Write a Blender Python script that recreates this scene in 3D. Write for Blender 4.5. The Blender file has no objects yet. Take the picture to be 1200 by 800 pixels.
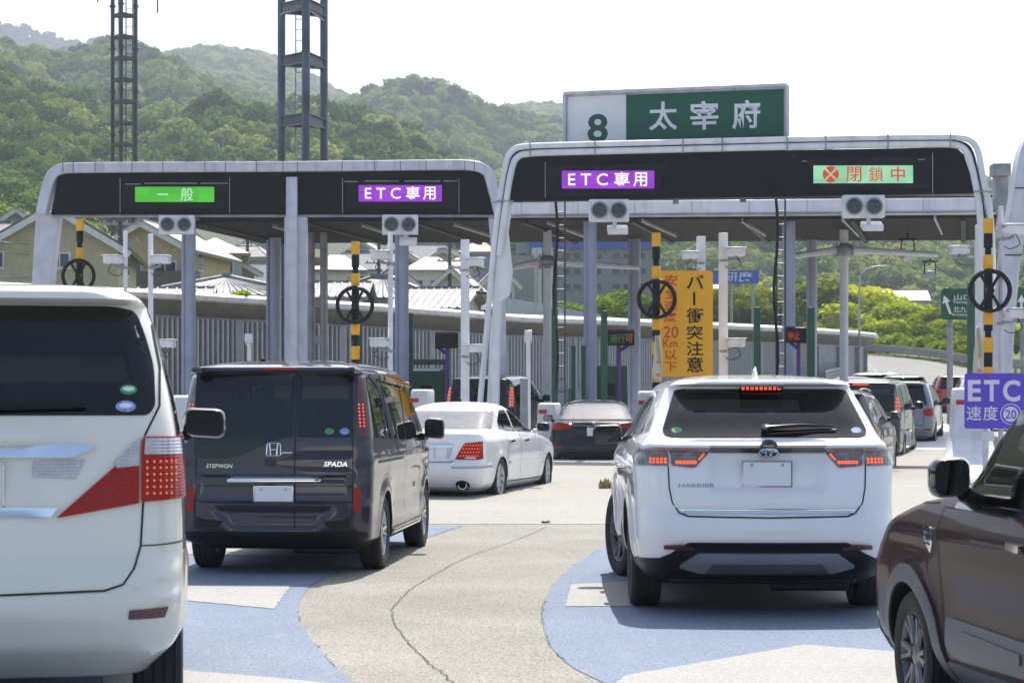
import bpy, bmesh, math, random
import numpy as np
from mathutils import Vector, Matrix, noise
from mathutils.geometry import delaunay_2d_cdt
R = math.radians
SC = bpy.context.scene
COL = SC.collection
random.seed(7)

# ------------------------------------------------------------------ camera, sky, sun, exposure
FPX, HZ, CH = 2500.0, 470.0, 1.47        # focal length and horizon for a 1200x800 frame, eye height in metres
cam = bpy.data.objects.new('camera', bpy.data.cameras.new('camera'))
COL.objects.link(cam)
cam.location = (0, 0, CH)
cam.rotation_euler = (R(90), 0, 0)
cam.data.sensor_width = 36.0
cam.data.lens = FPX / 1200 * 36
cam.data.shift_y = (HZ - 400) / 1200
cam.data.clip_start = 0.1
cam.data.clip_end = 20000
cam.data.dof.use_dof = True
cam.data.dof.focus_distance = 20.0
cam.data.dof.aperture_fstop = 9.0
SC.camera = cam

SUN_EL, SUN_AZ = 56.0, 11.0              # azimuth measured from straight ahead (+Y) towards +X
w = bpy.data.worlds.new('World'); SC.world = w; w.use_nodes = True
nt = w.node_tree
sky = nt.nodes.new('ShaderNodeTexSky'); sky.sky_type = 'NISHITA'; sky.sun_disc = False
sky.sun_elevation = R(SUN_EL); sky.sun_rotation = R(SUN_AZ)
sky.air_density = 1.0; sky.dust_density = 3.0; sky.ozone_density = 1.0
bg = nt.nodes['Background']; bg.inputs['Strength'].default_value = 0.12
nt.links.new(sky.outputs[0], bg.inputs[0])
sl = bpy.data.lights.new('sun', 'SUN'); sl.energy = 4.6; sl.angle = R(0.5); sl.color = (1.0, 0.955, 0.88)
so = bpy.data.objects.new('sun', sl); COL.objects.link(so)
_d = Vector((math.sin(R(SUN_AZ)) * math.cos(R(SUN_EL)), math.cos(R(SUN_AZ)) * math.cos(R(SUN_EL)), math.sin(R(SUN_EL))))
so.rotation_euler = (-_d).to_track_quat('-Z', 'Y').to_euler()
so.location = (0, 0, 60)
SC.view_settings.view_transform = 'Standard'
SC.view_settings.look = 'None'
SC.view_settings.exposure = 0.95
SC.view_settings.gamma = 1.0
SC.view_settings.use_curve_mapping = False
SC.cycles.use_denoising = True
SC.cycles.max_bounces = 8
SC.cycles.transparent_max_bounces = 16
SC.cycles.volume_bounces = 0

# ------------------------------------------------------------------ helpers
def P(u, v, Y):
    """survey point: photo pixel (1200x800) seen at distance Y -> world"""
    return Vector(((u - 600) / FPX * Y, Y, CH + (HZ - v) / FPX * Y))
_GY = [-50, 41, 44.5, 50, 60, 71, 78, 85, 100, 125, 141, 150, 168, 200, 300, 9000]
_GZ = [0, 0, .09, .34, .62, .80, .97, 1.35, 2.1, 3.0, 3.6, 4.2, 5.1, 6.0, 6.8, 6.8]
def gz(y): return float(np.interp(y, _GY, _GZ))
def G(u, v):
    Y = FPX * CH / (v - HZ)
    return ((u - 600) / FPX * Y, Y)

def setp(o, label=None, cat=None, group=None, kind=None):
    if label: o['label'] = label
    if cat: o['category'] = cat
    if group: o['group'] = group
    if kind: o['kind'] = kind
    return o
def empty(name, loc, label=None, cat=None, group=None, rz=0, parent=None):
    o = bpy.data.objects.new(name, None); COL.objects.link(o)
    o.location = loc; o.rotation_euler = (0, 0, rz); o.empty_display_size = .2
    if parent: o.parent = parent
    return setp(o, label, cat, group)
def children(o): return [c for c in bpy.data.objects if c.parent == o]
def copy_tree(o, parent=None):
    c = o.copy(); COL.objects.link(c)
    if parent: c.parent = parent
    for ch in children(o): copy_tree(ch, c)
    return c

class MB:
    """collects shapes and links them as ONE mesh object"""
    def __init__(s): s.v = []; s.f = []; s.m = []
    def add(s, vs, fs, mi=0):
        b = len(s.v); s.v += [tuple(p) for p in vs]
        for f in fs: s.f.append([b + i for i in f]); s.m.append(mi)
        return s
    def box(s, c, d, mi=0, rz=0, M=None):
        x, y, z = [k / 2 for k in d]
        vs = [Vector((a, b, e)) for e in (-z, z) for a, b in ((-x, -y), (x, -y), (x, y), (-x, y))]
        if rz: Q = Matrix.Rotation(rz, 3, 'Z'); vs = [Q @ p for p in vs]
        if M is not None: vs = [M @ p for p in vs]
        vs = [p + Vector(c) for p in vs]
        return s.add(vs, [(3, 2, 1, 0), (4, 5, 6, 7), (0, 1, 5, 4), (1, 2, 6, 5), (2, 3, 7, 6), (3, 0, 4, 7)], mi)
    def path(s, pts, r, n=10, mi=0, closed=False, flat=None, caps=True):
        """round (or flat=(ru,rv)) bar along points; r number or list"""
        pts = [Vector(p) for p in pts]; N = len(pts)
        rs = r if isinstance(r, (list, tuple)) else [r] * N
        T = []
        for i in range(N):
            a = pts[(i - 1) % N] if (closed or i > 0) else pts[i]
            b = pts[(i + 1) % N] if (closed or i < N - 1) else pts[i]
            T.append((b - a).normalized())
        up = Vector((0, 0, 1)) if abs(T[0].z) < .9 else Vector((0, 1, 0))
        e1 = T[0].cross(up).normalized(); vs = []
        for i in range(N):
            e1 = (e1 - T[i] * e1.dot(T[i])).normalized(); e2 = T[i].cross(e1)
            for k in range(n):
                a = 2 * math.pi * (k + .5) / n
                ru, rv = (flat if flat else (1, 1))
                vs.append(pts[i] + e1 * math.cos(a) * rs[i] * ru + e2 * math.sin(a) * rs[i] * rv)
        fs = []
        for i in range(N if closed else N - 1):
            j = (i + 1) % N
            for k in range(n):
                l = (k + 1) % n
                fs.append((i * n + k, i * n + l, j * n + l, j * n + k))
        if caps and not closed:
            fs.append(tuple(range(n))[::-1]); fs.append(tuple((N - 1) * n + k for k in range(n)))
        return s.add(vs, fs, mi)
    def tube(s, a, b, r, r2=None, n=12, mi=0): return s.path([a, b], [r, r if r2 is None else r2], n, mi)
    def prism(s, poly, ext, mi=0):
        """poly: 3D points of one face; ext: extrusion vector"""
        poly = [Vector(p) for p in poly]; n = len(poly); e = Vector(ext)
        vs = poly + [p + e for p in poly]
        nrm = Vector((0, 0, 0))
        for i in range(n): nrm += poly[i].cross(poly[(i + 1) % n])
        fl = nrm.dot(e) > 0
        fs = [tuple(range(n)), tuple(range(2 * n - 1, n - 1, -1))] + [(i, i + n, (i + 1) % n + n, (i + 1) % n) for i in range(n)]
        if fl: fs = [f[::-1] for f in fs]
        return s.add(vs, fs, mi)
    def lathe(s, prof, c, axis=(0, 0, 1), n=24, mi=0, mis=None):
        """prof: (radius, height along axis)"""
        ax = Vector(axis).normalized(); t = Vector((1, 0, 0)) if abs(ax.x) < .9 else Vector((0, 1, 0))
        e1 = ax.cross(t).normalized(); e2 = ax.cross(e1); c = Vector(c); vs = []
        for r_, h in prof:
            for k in range(n):
                a = 2 * math.pi * k / n
                vs.append(c + ax * h + (e1 * math.cos(a) + e2 * math.sin(a)) * r_)
        b = len(s.v); s.v += [tuple(p) for p in vs]
        for i in range(len(prof) - 1):
            for k in range(n):
                l = (k + 1) % n
                s.f.append([b + i * n + k, b + i * n + l, b + (i + 1) * n + l, b + (i + 1) * n + k]); s.m.append(mis[i] if mis else mi)
        return s
    def build(s, name, mats, parent=None, smooth=35, bevel=0, loc=None):
        me = bpy.data.meshes.new(name); me.from_pydata(s.v, [], s.f)
        if not isinstance(mats, (list, tuple)): mats = [mats]
        for m in mats: me.materials.append(m)
        if len(mats) > 1: me.polygons.foreach_set('material_index', s.m)
        if smooth:
            me.polygons.foreach_set('use_smooth', [True] * len(me.polygons)); me.set_sharp_from_angle(angle=R(smooth))
        me.update()
        o = bpy.data.objects.new(name, me); COL.objects.link(o)
        if parent: o.parent = parent
        if loc is not None: o.location = loc
        if bevel:
            b = o.modifiers.new('b', 'BEVEL'); b.width = bevel; b.segments = 2; b.limit_method = 'ANGLE'; b.angle_limit = R(40)
        return o

def rnd(poly, r, n=5):
    """round the corners of a 2D polygon; r number or list"""
    N = len(poly); out = []
    for i in range(N):
        p = Vector(poly[i]); a = Vector(poly[i - 1]) - p; b = Vector(poly[(i + 1) % N]) - p
        ri = r[i] if isinstance(r, (list, tuple)) else r
        d = min(ri, a.length * .45, b.length * .45)
        if d < 1e-4: out.append(tuple(p)); continue
        A = p + a.normalized() * d; B = p + b.normalized() * d
        for k in range(n + 1):
            t = k / n; q = A * (1 - t) ** 2 + p * 2 * t * (1 - t) + B * t * t
            out.append((q.x, q.y))
    return out
def inpoly(poly, x, y):
    c = False; j = len(poly) - 1
    for i in range(len(poly)):
        xi, yi = poly[i][0], poly[i][1]; xj, yj = poly[j][0], poly[j][1]
        if (yi > y) != (yj > y) and x < (xj - xi) * (y - yi) / (yj - yi) + xi: c = not c
        j = i
    return c
def inset(poly, d):
    N = len(poly); A = sum(poly[i][0] * poly[(i + 1) % N][1] - poly[(i + 1) % N][0] * poly[i][1] for i in range(N))
    sg = 1 if A > 0 else -1; out = []
    for i in range(N):
        a = Vector(poly[i - 1]); p = Vector(poly[i]); b = Vector(poly[(i + 1) % N])
        t = (b - a)
        if t.length < 1e-9: out.append(tuple(p)); continue
        t.normalize(); nrm = Vector((-t.y, t.x)) * sg
        out.append(tuple(p + nrm * d))
    return out
_tc = {}
def text_mesh(body, offset=0.0):
    """flat lettering -> (verts 2D, faces), origin at the lower left of its own box"""
    k = (body, offset)
    if k in _tc: return _tc[k]
    cu = bpy.data.curves.new('lettering', 'FONT'); cu.body = body; cu.offset = offset; cu.resolution_u = 3
    o = bpy.data.objects.new('lettering', cu); COL.objects.link(o)
    dg = bpy.context.evaluated_depsgraph_get()
    m = bpy.data.meshes.new_from_object(o.evaluated_get(dg))
    vs = [(p.co.x, p.co.y) for p in m.vertices]; fs = [tuple(q.vertices) for q in m.polygons]
    bpy.data.objects.remove(o); bpy.data.curves.remove(cu); bpy.data.meshes.remove(m)
    x0 = min(p[0] for p in vs); y0 = min(p[1] for p in vs); x1 = max(p[0] for p in vs); y1 = max(p[1] for p in vs)
    _tc[k] = ([((p[0] - x0) / (x1 - x0), (p[1] - y0) / (y1 - y0)) for p in vs], fs); return _tc[k]
def add_text(mb, body, o, ex, ez, w_, h_, offset=0.0, mi=0):
    """lettering in the plane spanned by ex, ez with its lower left corner at o"""
    vs, fs = text_mesh(body, offset); o = Vector(o); ex = Vector(ex); ez = Vector(ez)
    P3 = [o + ex * (x * w_) + ez * (y * h_) for x, y in vs]
    n = ex.cross(ez)
    out = []
    for f in fs:
        q = (P3[f[1]] - P3[f[0]]).cross(P3[f[2]] - P3[f[0]])
        out.append(f if q.dot(n) >= 0 else f[::-1])
    mb.add(P3, out, mi)

# ------------------------------------------------------------------ materials
def ns(m): return m.node_tree.nodes, m.node_tree.links
def mat(name, col, rough=.5, metal=0.0, var=.08, vscale=3.0, bump=0.0, bscale=60.0, coat=0.0, emit=None, estr=0.0, spec=.5, dirt=0.0, backdark=False):
    m = bpy.data.materials.new(name); m.use_nodes = True; N, L = ns(m); p = N['Principled BSDF']
    p.inputs['Roughness'].default_value = rough; p.inputs['Metallic'].default_value = metal
    p.inputs['Specular IOR Level'].default_value = spec
    p.inputs['Coat Weight'].default_value = coat; p.inputs['Coat Roughness'].default_value = .04
    tc = N.new('ShaderNodeTexCoord')
    nz = N.new('ShaderNodeTexNoise'); nz.inputs['Scale'].default_value = vscale; nz.inputs['Detail'].default_value = 6
    L.new(tc.outputs['Object'], nz.inputs['Vector'])
    cr = N.new('ShaderNodeValToRGB')
    a = [max(0, c * (1 - var * 2)) for c in col]; b = [min(1, c * (1 + var * 2)) for c in col]
    cr.color_ramp.elements[0].color = (*a, 1); cr.color_ramp.elements[1].color = (*b, 1)
    cr.color_ramp.elements[0].position = .3; cr.color_ramp.elements[1].position = .7
    L.new(nz.outputs[0], cr.inputs[0]); out = cr.outputs[0]
    if dirt:
        n2 = N.new('ShaderNodeTexNoise'); n2.inputs['Scale'].default_value = 1.7; n2.inputs['Detail'].default_value = 8
        mp = N.new('ShaderNodeMapping'); mp.inputs['Scale'].default_value = (3, 3, .35)
        L.new(tc.outputs['Object'], mp.inputs[0]); L.new(mp.outputs[0], n2.inputs['Vector'])
        r2 = N.new('ShaderNodeMapRange'); r2.inputs[1].default_value = .5; r2.inputs[2].default_value = .75; r2.inputs[4].default_value = dirt
        L.new(n2.outputs[0], r2.inputs[0])
        mx = N.new('ShaderNodeMix'); mx.data_type = 'RGBA'; L.new(r2.outputs[0], mx.inputs[0]); L.new(out, mx.inputs[6])
        mx.inputs[7].default_value = (.09, .075, .06, 1); out = mx.outputs[2]
    L.new(out, p.inputs['Base Color'])
    rr = N.new('ShaderNodeMapRange'); rr.inputs[3].default_value = rough * .85; rr.inputs[4].default_value = min(1, rough * 1.2)
    L.new(nz.outputs[0], rr.inputs[0]); L.new(rr.outputs[0], p.inputs['Roughness'])
    if bump:
        nb = N.new('ShaderNodeTexNoise'); nb.inputs['Scale'].default_value = bscale; nb.inputs['Detail'].default_value = 3
        L.new(tc.outputs['Object'], nb.inputs['Vector'])
        bp = N.new('ShaderNodeBump'); bp.inputs['Strength'].default_value = bump; bp.inputs['Distance'].default_value = .01
        L.new(nb.outputs[0], bp.inputs['Height']); L.new(bp.outputs[0], p.inputs['Normal'])
    if emit:
        p.inputs['Emission Color'].default_value = (*emit, 1); p.inputs['Emission Strength'].default_value = estr
    return m
def car_paint(name, col, metal=0.0, rough=.38, dirt=.25, coat=1.0):
    """clear-coated paint, a little road film low down; the inside of the shell is dark trim"""
    m = bpy.data.materials.new(name); m.use_nodes = True; N, L = ns(m); p = N['Principled BSDF']
    p.inputs['Metallic'].default_value = metal; p.inputs['Roughness'].default_value = rough
    p.inputs['Coat Weight'].default_value = 1.0; p.inputs['Coat Roughness'].default_value = .025
    tc = N.new('ShaderNodeTexCoord'); sp = N.new('ShaderNodeSeparateXYZ'); L.new(tc.outputs['Object'], sp.inputs[0])
    nz = N.new('ShaderNodeTexNoise'); nz.inputs['Scale'].default_value = 4; nz.inputs['Detail'].default_value = 8; L.new(tc.outputs['Object'], nz.inputs['Vector'])
    h = N.new('ShaderNodeMapRange'); h.inputs[1].default_value = .95; h.inputs[2].default_value = .2; h.inputs[4].default_value = dirt * 1.6
    L.new(sp.outputs[2], h.inputs[0])
    mu = N.new('ShaderNodeMath'); mu.operation = 'MULTIPLY'; L.new(h.outputs[0], mu.inputs[0]); L.new(nz.outputs[0], mu.inputs[1])
    fl = N.new('ShaderNodeTexVoronoi'); fl.inputs['Scale'].default_value = 900; L.new(tc.outputs['Object'], fl.inputs['Vector'])
    c0 = N.new('ShaderNodeMix'); c0.data_type = 'RGBA'; c0.inputs[0].default_value = .015
    c0.inputs[6].default_value = (*col, 1); L.new(fl.outputs['Color'], c0.inputs[7])
    c1 = N.new('ShaderNodeMix'); c1.data_type = 'RGBA'; L.new(mu.outputs[0], c1.inputs[0]); L.new(c0.outputs[2], c1.inputs[6]); c1.inputs[7].default_value = (.2, .18, .155, 1)
    ge = N.new('ShaderNodeNewGeometry')
    c2 = N.new('ShaderNodeMix'); c2.data_type = 'RGBA'; L.new(ge.outputs['Backfacing'], c2.inputs[0]); L.new(c1.outputs[2], c2.inputs[6]); c2.inputs[7].default_value = (.03, .03, .032, 1)
    L.new(c2.outputs[2], p.inputs['Base Color'])
    iv = N.new('ShaderNodeMath'); iv.operation = 'SUBTRACT'; iv.inputs[0].default_value = 1; L.new(ge.outputs['Backfacing'], iv.inputs[1])
    cw = N.new('ShaderNodeMath'); cw.operation = 'MULTIPLY'; cw.inputs[1].default_value = coat; L.new(iv.outputs[0], cw.inputs[0]); L.new(cw.outputs[0], p.inputs['Coat Weight'])
    if coat < 1: p.inputs['Specular IOR Level'].default_value = .05
    cro = N.new('ShaderNodeMapRange'); cro.inputs[3].default_value = .02; cro.inputs[4].default_value = .22; L.new(mu.outputs[0], cro.inputs[0]); L.new(cro.outputs[0], p.inputs['Coat Roughness'])
    return m
def glass(name, tint, refl=1.0, film=.004, rough=.015):
    m = bpy.data.materials.new(name); m.use_nodes = True; N, L = ns(m); N.remove(N['Principled BSDF'])
    t = N.new('ShaderNodeBsdfTransparent'); t.inputs[0].default_value = (*tint, 1)
    g = N.new('ShaderNodeBsdfGlossy'); g.inputs['Roughness'].default_value = rough; g.inputs[0].default_value = (refl, refl, refl, 1)
    fr = N.new('ShaderNodeFresnel'); fr.inputs[0].default_value = 1.52
    mx = N.new('ShaderNodeMixShader'); L.new(fr.outputs[0], mx.inputs[0]); L.new(t.outputs[0], mx.inputs[1]); L.new(g.outputs[0], mx.inputs[2])
    df = N.new('ShaderNodeBsdfDiffuse'); df.inputs[0].default_value = (.37, .43, .51, 1); nz = N.new('ShaderNodeTexNoise'); nz.inputs['Scale'].default_value = 5; nz.inputs['Detail'].default_value = 6; tc = N.new('ShaderNodeTexCoord'); L.new(tc.outputs['Object'], nz.inputs['Vector'])
    mu = N.new('ShaderNodeMath'); mu.operation = 'MULTIPLY'; mu.inputs[1].default_value = film * 2; L.new(nz.outputs[0], mu.inputs[0]); m2 = N.new('ShaderNodeMixShader'); L.new(mu.outputs[0], m2.inputs[0]); L.new(mx.outputs[0], m2.inputs[1]); L.new(df.outputs[0], m2.inputs[2])
    L.new(m2.outputs[0], N['Material Output'].inputs[0]); return m
def emitter(name, col, s_, base=(.02, .02, .02)):
    return mat(name, base, .3, emit=col, estr=s_, var=0)
def leaf_mat(name, cols, trans=.4):
    m = bpy.data.materials.new(name); m.use_nodes = True; N, L = ns(m); N.remove(N['Principled BSDF'])
    oi = N.new('ShaderNodeObjectInfo'); tc = N.new('ShaderNodeTexCoord'); nz = N.new('ShaderNodeTexNoise'); nz.inputs['Scale'].default_value = .9; nz.inputs['Detail'].default_value = 4
    L.new(tc.outputs['Object'], nz.inputs['Vector'])
    a = N.new('ShaderNodeMath'); a.operation = 'MULTIPLY_ADD'; a.inputs[1].default_value = .55; a.inputs[2].default_value = -.27; L.new(nz.outputs[0], a.inputs[0])
    b = N.new('ShaderNodeMath'); b.operation = 'ADD'; L.new(oi.outputs['Random'], b.inputs[0]); L.new(a.outputs[0], b.inputs[1])
    cr = N.new('ShaderNodeValToRGB'); el = cr.color_ramp.elements
    while len(el) < len(cols): el.new(.5)
    for i, c in enumerate(cols): el[i].position = i / (len(cols) - 1); el[i].color = (*c, 1)
    L.new(b.outputs[0], cr.inputs[0])
    d = N.new('ShaderNodeBsdfDiffuse'); t = N.new('ShaderNodeBsdfTranslucent'); L.new(cr.outputs[0], d.inputs[0]); L.new(cr.outputs[0], t.inputs[0])
    mx = N.new('ShaderNodeMixShader'); mx.inputs[0].default_value = trans; L.new(d.outputs[0], mx.inputs[1]); L.new(t.outputs[0], mx.inputs[2])
    L.new(mx.outputs[0], N['Material Output'].inputs[0]); return m
def ground_mat(name, stops, fine=260.0, bump=.5, crackscale=0, wear=None, streak=None):
    """coarse mineral surface: aggregate grains, patches, stains; wear=(colour, amount) lets an underlying colour show through"""
    m = bpy.data.materials.new(name); m.use_nodes = True; N, L = ns(m); p = N['Principled BSDF']; p.inputs['Roughness'].default_value = .9
    p.inputs['Specular IOR Level'].default_value = .055
    tc = N.new('ShaderNodeTexCoord')
    v = N.new('ShaderNodeTexVoronoi'); v.inputs['Scale'].default_value = fine; L.new(tc.outputs['Object'], v.inputs['Vector'])
    n0 = N.new('ShaderNodeTexNoise'); n0.inputs['Scale'].default_value = fine * .35; n0.inputs['Detail'].default_value = 4; L.new(tc.outputs['Object'], n0.inputs['Vector'])
    n1 = N.new('ShaderNodeTexNoise'); n1.inputs['Scale'].default_value = .55; n1.inputs['Detail'].default_value = 9; n1.inputs['Roughness'].default_value = .65; L.new(tc.outputs['Object'], n1.inputs['Vector'])
    sp = N.new('ShaderNodeSeparateColor'); L.new(v.outputs['Color'], sp.inputs[0])
    a = N.new('ShaderNodeMath'); a.operation = 'MULTIPLY_ADD'; a.inputs[1].default_value = .45; L.new(sp.outputs[0], a.inputs[0])
    b = N.new('ShaderNodeMath'); b.operation = 'MULTIPLY_ADD'; b.inputs[1].default_value = .5; b.inputs[2].default_value = 0; L.new(n0.outputs[0], b.inputs[0]); L.new(b.outputs[0], a.inputs[2])
    c = N.new('ShaderNodeMath'); c.operation = 'MULTIPLY_ADD'; c.inputs[1].default_value = .45; L.new(n1.outputs[0], c.inputs[0])
    c2 = N.new('ShaderNodeMath'); c2.operation = 'SUBTRACT'; c2.inputs[1].default_value = .22; L.new(a.outputs[0], c2.inputs[0]); L.new(c2.outputs[0], c.inputs[2])
    cr = N.new('ShaderNodeValToRGB'); el = cr.color_ramp.elements
    while len(el) < len(stops): el.new(.5)
    for i, (pos, col) in enumerate(stops): el[i].position = pos; el[i].color = (*col, 1)
    L.new(c.outputs[0], cr.inputs[0]); out = cr.outputs[0]
    if wear:
        n3 = N.new('ShaderNodeTexNoise'); n3.inputs['Scale'].default_value = 2.3; n3.inputs['Detail'].default_value = 12; n3.inputs['Roughness'].default_value = .75
        mp = N.new('ShaderNodeMapping'); mp.inputs['Scale'].default_value = (1.6, .5, 1); L.new(tc.outputs['Object'], mp.inputs[0]); L.new(mp.outputs[0], n3.inputs['Vector'])
        mr = N.new('ShaderNodeMapRange'); mr.inputs[1].default_value = wear[1]; mr.inputs[2].default_value = wear[1] + .16; mr.inputs[4].default_value = wear[2]; L.new(n3.outputs[0], mr.inputs[0])
        mx = N.new('ShaderNodeMix'); mx.data_type = 'RGBA'; L.new(mr.outputs[0], mx.inputs[0]); L.new(out, mx.inputs[6]); mx.inputs[7].default_value = (*wear[0], 1); out = mx.outputs[2]
    L.new(out, p.inputs['Base Color'])
    bp = N.new('ShaderNodeBump'); bp.inputs['Strength'].default_value = bump; bp.inputs['Distance'].default_value = .012
    L.new(a.outputs[0], bp.inputs['Height']); L.new(bp.outputs[0], p.inputs['Normal'])
    return m

M = {}
M['asphalt'] = ground_mat('worn_asphalt', [(.1, (.095, .092, .08)), (.5, (.23, .224, .202)), (.85, (.40, .39, .355))], 110, .55, wear=((.14, .136, .122), .58, .35))
M['grey_road'] = ground_mat('grey_road', [(.1, (.13, .13, .125)), (.5, (.21, .21, .20)), (.85, (.28, .28, .27))], 60, .2)
M['concrete_road'] = ground_mat('pale_concrete', [(.1, (.20, .195, .175)), (.5, (.29, .283, .26)), (.85, (.36, .352, .33))], 120, .25, wear=((.17, .165, .15), .56, .42))
M['blue_paint'] = ground_mat('blue_road_paint', [(.1, (.10, .125, .17)), (.5, (.168, .202, .265)), (.85, (.255, .285, .34))], 115, .5, wear=((.33, .34, .36), .58, .5))
M['white_paint'] = ground_mat('white_road_paint', [(.1, (.22, .22, .21)), (.5, (.30, .30, .285)), (.85, (.38, .38, .365))], 100, .4, wear=((.30, .30, .29), .6, .5))
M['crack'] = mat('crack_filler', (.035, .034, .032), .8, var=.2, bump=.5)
M['grass'] = ground_mat('grass_ground', [(.1, (.035, .055, .012)), (.5, (.09, .12, .03)), (.85, (.2, .2, .07))], 14, .8)
M['white'] = mat('white_coated_steel', (.72, .73, .77), .35, var=.04, dirt=.22)
M['lilac'] = mat('pale_grey_steel', (.56, .57, .65), .4, var=.06, dirt=.3)
M['bluegrey'] = mat('blue_grey_column', (.33, .36, .47), .4, var=.05, dirt=.2)
M['dark'] = mat('dark_fascia', (.007, .0078, .010), .5, var=.15, spec=.22)
M['black'] = mat('black_plastic', (.008, .008, .009), .45, var=.1, spec=.3)
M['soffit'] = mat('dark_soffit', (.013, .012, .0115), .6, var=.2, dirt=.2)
M['galv'] = mat('galvanised_steel', (.30, .31, .33), .45, .4, var=.12)
M['towersteel'] = mat('weathered_blue_steel', (.10, .115, .155), .5, var=.2, vscale=1.2, dirt=.3)
M['darksteel'] = mat('dark_mast_steel', (.05, .053, .062), .5, var=.15)
M['concrete'] = mat('concrete', (.40, .40, .39), .85, var=.1, bump=.4, dirt=.3)
M['whiteconc'] = mat('white_painted_concrete', (.62, .62, .63), .6, var=.05, bump=.2, dirt=.25)
M['yellow'] = mat('yellow_paint', (.80, .40, .01), .45, var=.06, dirt=.1)
M['signyellow'] = mat('yellow_sign_face', (.86, .42, .012), .5, var=.03)
M['green'] = mat('green_post_paint', (.018, .085, .05), .4, var=.1, dirt=.15)
M['signgreen'] = mat('green_sign_sheet', (.008, .10, .055), .45, var=.04)
M['signwhite'] = mat('white_sign_sheet', (.78, .79, .83), .5, var=.02)
M['purple'] = mat('purple_post_paint', (.09, .035, .22), .4, var=.1)
M['signpurple'] = mat('violet_sign_sheet', (.10, .055, .52), .5, var=.03)
M['red'] = mat('red_reflector', (.42, .02, .012), .2, var=.1)
M['redtext'] = mat('vermilion_lettering', (.62, .06, .012), .5, var=.03)
M['chrome'] = mat('chrome', (.72, .73, .75), .08, 1.0, var=.02)
M['rubber'] = mat('tyre_rubber', (.018, .018, .018), .8, var=.2, bump=.3, bscale=90)
M['alloy'] = mat('alloy_wheel', (.42, .43, .45), .25, .9, var=.05)
M['alloydark'] = mat('dark_alloy_wheel', (.13, .13, .14), .3, .8, var=.05)
M['trim'] = mat('dark_interior', (.02, .02, .021), .8, var=.2)
M['seat'] = mat('seat_fabric', (.03, .03, .032), .9, var=.2)
M['seatgrey'] = mat('grey_seat_fabric', (.13, .125, .12), .9, var=.15)
M['plate'] = mat('blank_plate', (.74, .75, .80), .4, var=.02)
M['privacy'] = glass('privacy_glass', (.24, .25, .26))
M['privacy_dark'] = glass('dark_privacy_glass', (.15, .155, .165))
M['dust_glare'] = glass('glare_film_rear_glass', (.14, .15, .16), film=.26, rough=.08)  # pale diffuse film: sun and sky glare put into the colour, with some dust
M['clearglass'] = glass('tinted_green_glass', (.55, .62, .60))
M['lampred'] = mat('red_lamp_lens', (.20, .008, .005), .08, var=.05, vscale=25, coat=.15, spec=.3, emit=(.6, .02, .008), estr=.055)
M['lampdarkred'] = mat('deep_red_lens', (.09, .008, .008), .08, var=.15, coat=1)
M['lampclear'] = mat('clear_lamp_lens', (.50, .49, .51), .12, .5, var=.06, vscale=14, coat=1)
M['lampsmoke'] = mat('smoked_lamp_lens', (.15, .14, .15), .10, .6, var=.25, vscale=18, coat=1)
def ribbed(m, sc, st=.5):
    N, L = ns(m); p = N['Principled BSDF']; tc = N.new('ShaderNodeTexCoord'); w_ = N.new('ShaderNodeTexWave'); w_.bands_direction = 'Z'; w_.inputs['Scale'].default_value = sc; L.new(tc.outputs['Object'], w_.inputs['Vector'])
    w2 = N.new('ShaderNodeTexWave'); w2.bands_direction = 'X'; w2.inputs['Scale'].default_value = sc * .6; L.new(tc.outputs['Object'], w2.inputs['Vector']); ad = N.new('ShaderNodeMath'); L.new(w_.outputs['Fac'], ad.inputs[0]); L.new(w2.outputs['Fac'], ad.inputs[1])
    b = N.new('ShaderNodeBump'); b.inputs['Strength'].default_value = st; b.inputs['Distance'].default_value = .004; L.new(ad.outputs[0], b.inputs['Height']); L.new(b.outputs[0], p.inputs['Normal'])
for k in ('lampred', 'lampdarkred', 'lampclear', 'lampsmoke'): ribbed(M[k], 22)
M['led'] = emitter('lit_brake_led', (1.0, .11, .03), .75)
M['ledsoft'] = emitter('lit_tail_led', (1.0, .17, .05), .55)
M['silver'] = mat('silver_plastic', (.38, .39, .41), .3, .7, var=.03)
M['mirror'] = mat('mirror_glass', (.07, .08, .095), .03, 1.0, var=0)
# ------------------------------------------------------------------ vehicles
def pchip(t, y, q):
    t = np.asarray(t, float); y = np.asarray(y, float); h = np.diff(t); d = np.diff(y) / h; n = len(t); m = np.zeros(n)
    for i in range(1, n - 1):
        if d[i - 1] * d[i] > 0:
            w1 = 2 * h[i] + h[i - 1]; w2 = h[i] + 2 * h[i - 1]
            m[i] = (w1 + w2) / (w1 / d[i - 1] + w2 / d[i])
    m[0] = d[0]; m[-1] = d[-1]
    i = np.clip(np.searchsorted(t, q, side='right') - 1, 0, n - 2); s = (q - t[i]) / h[i]
    return ((2 * s**3 - 3 * s**2 + 1) * y[i] + (s**3 - 2 * s**2 + s) * h[i] * m[i] + (-2 * s**3 + 3 * s**2) * y[i + 1] + (s**3 - s**2) * h[i] * m[i + 1])

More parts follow.
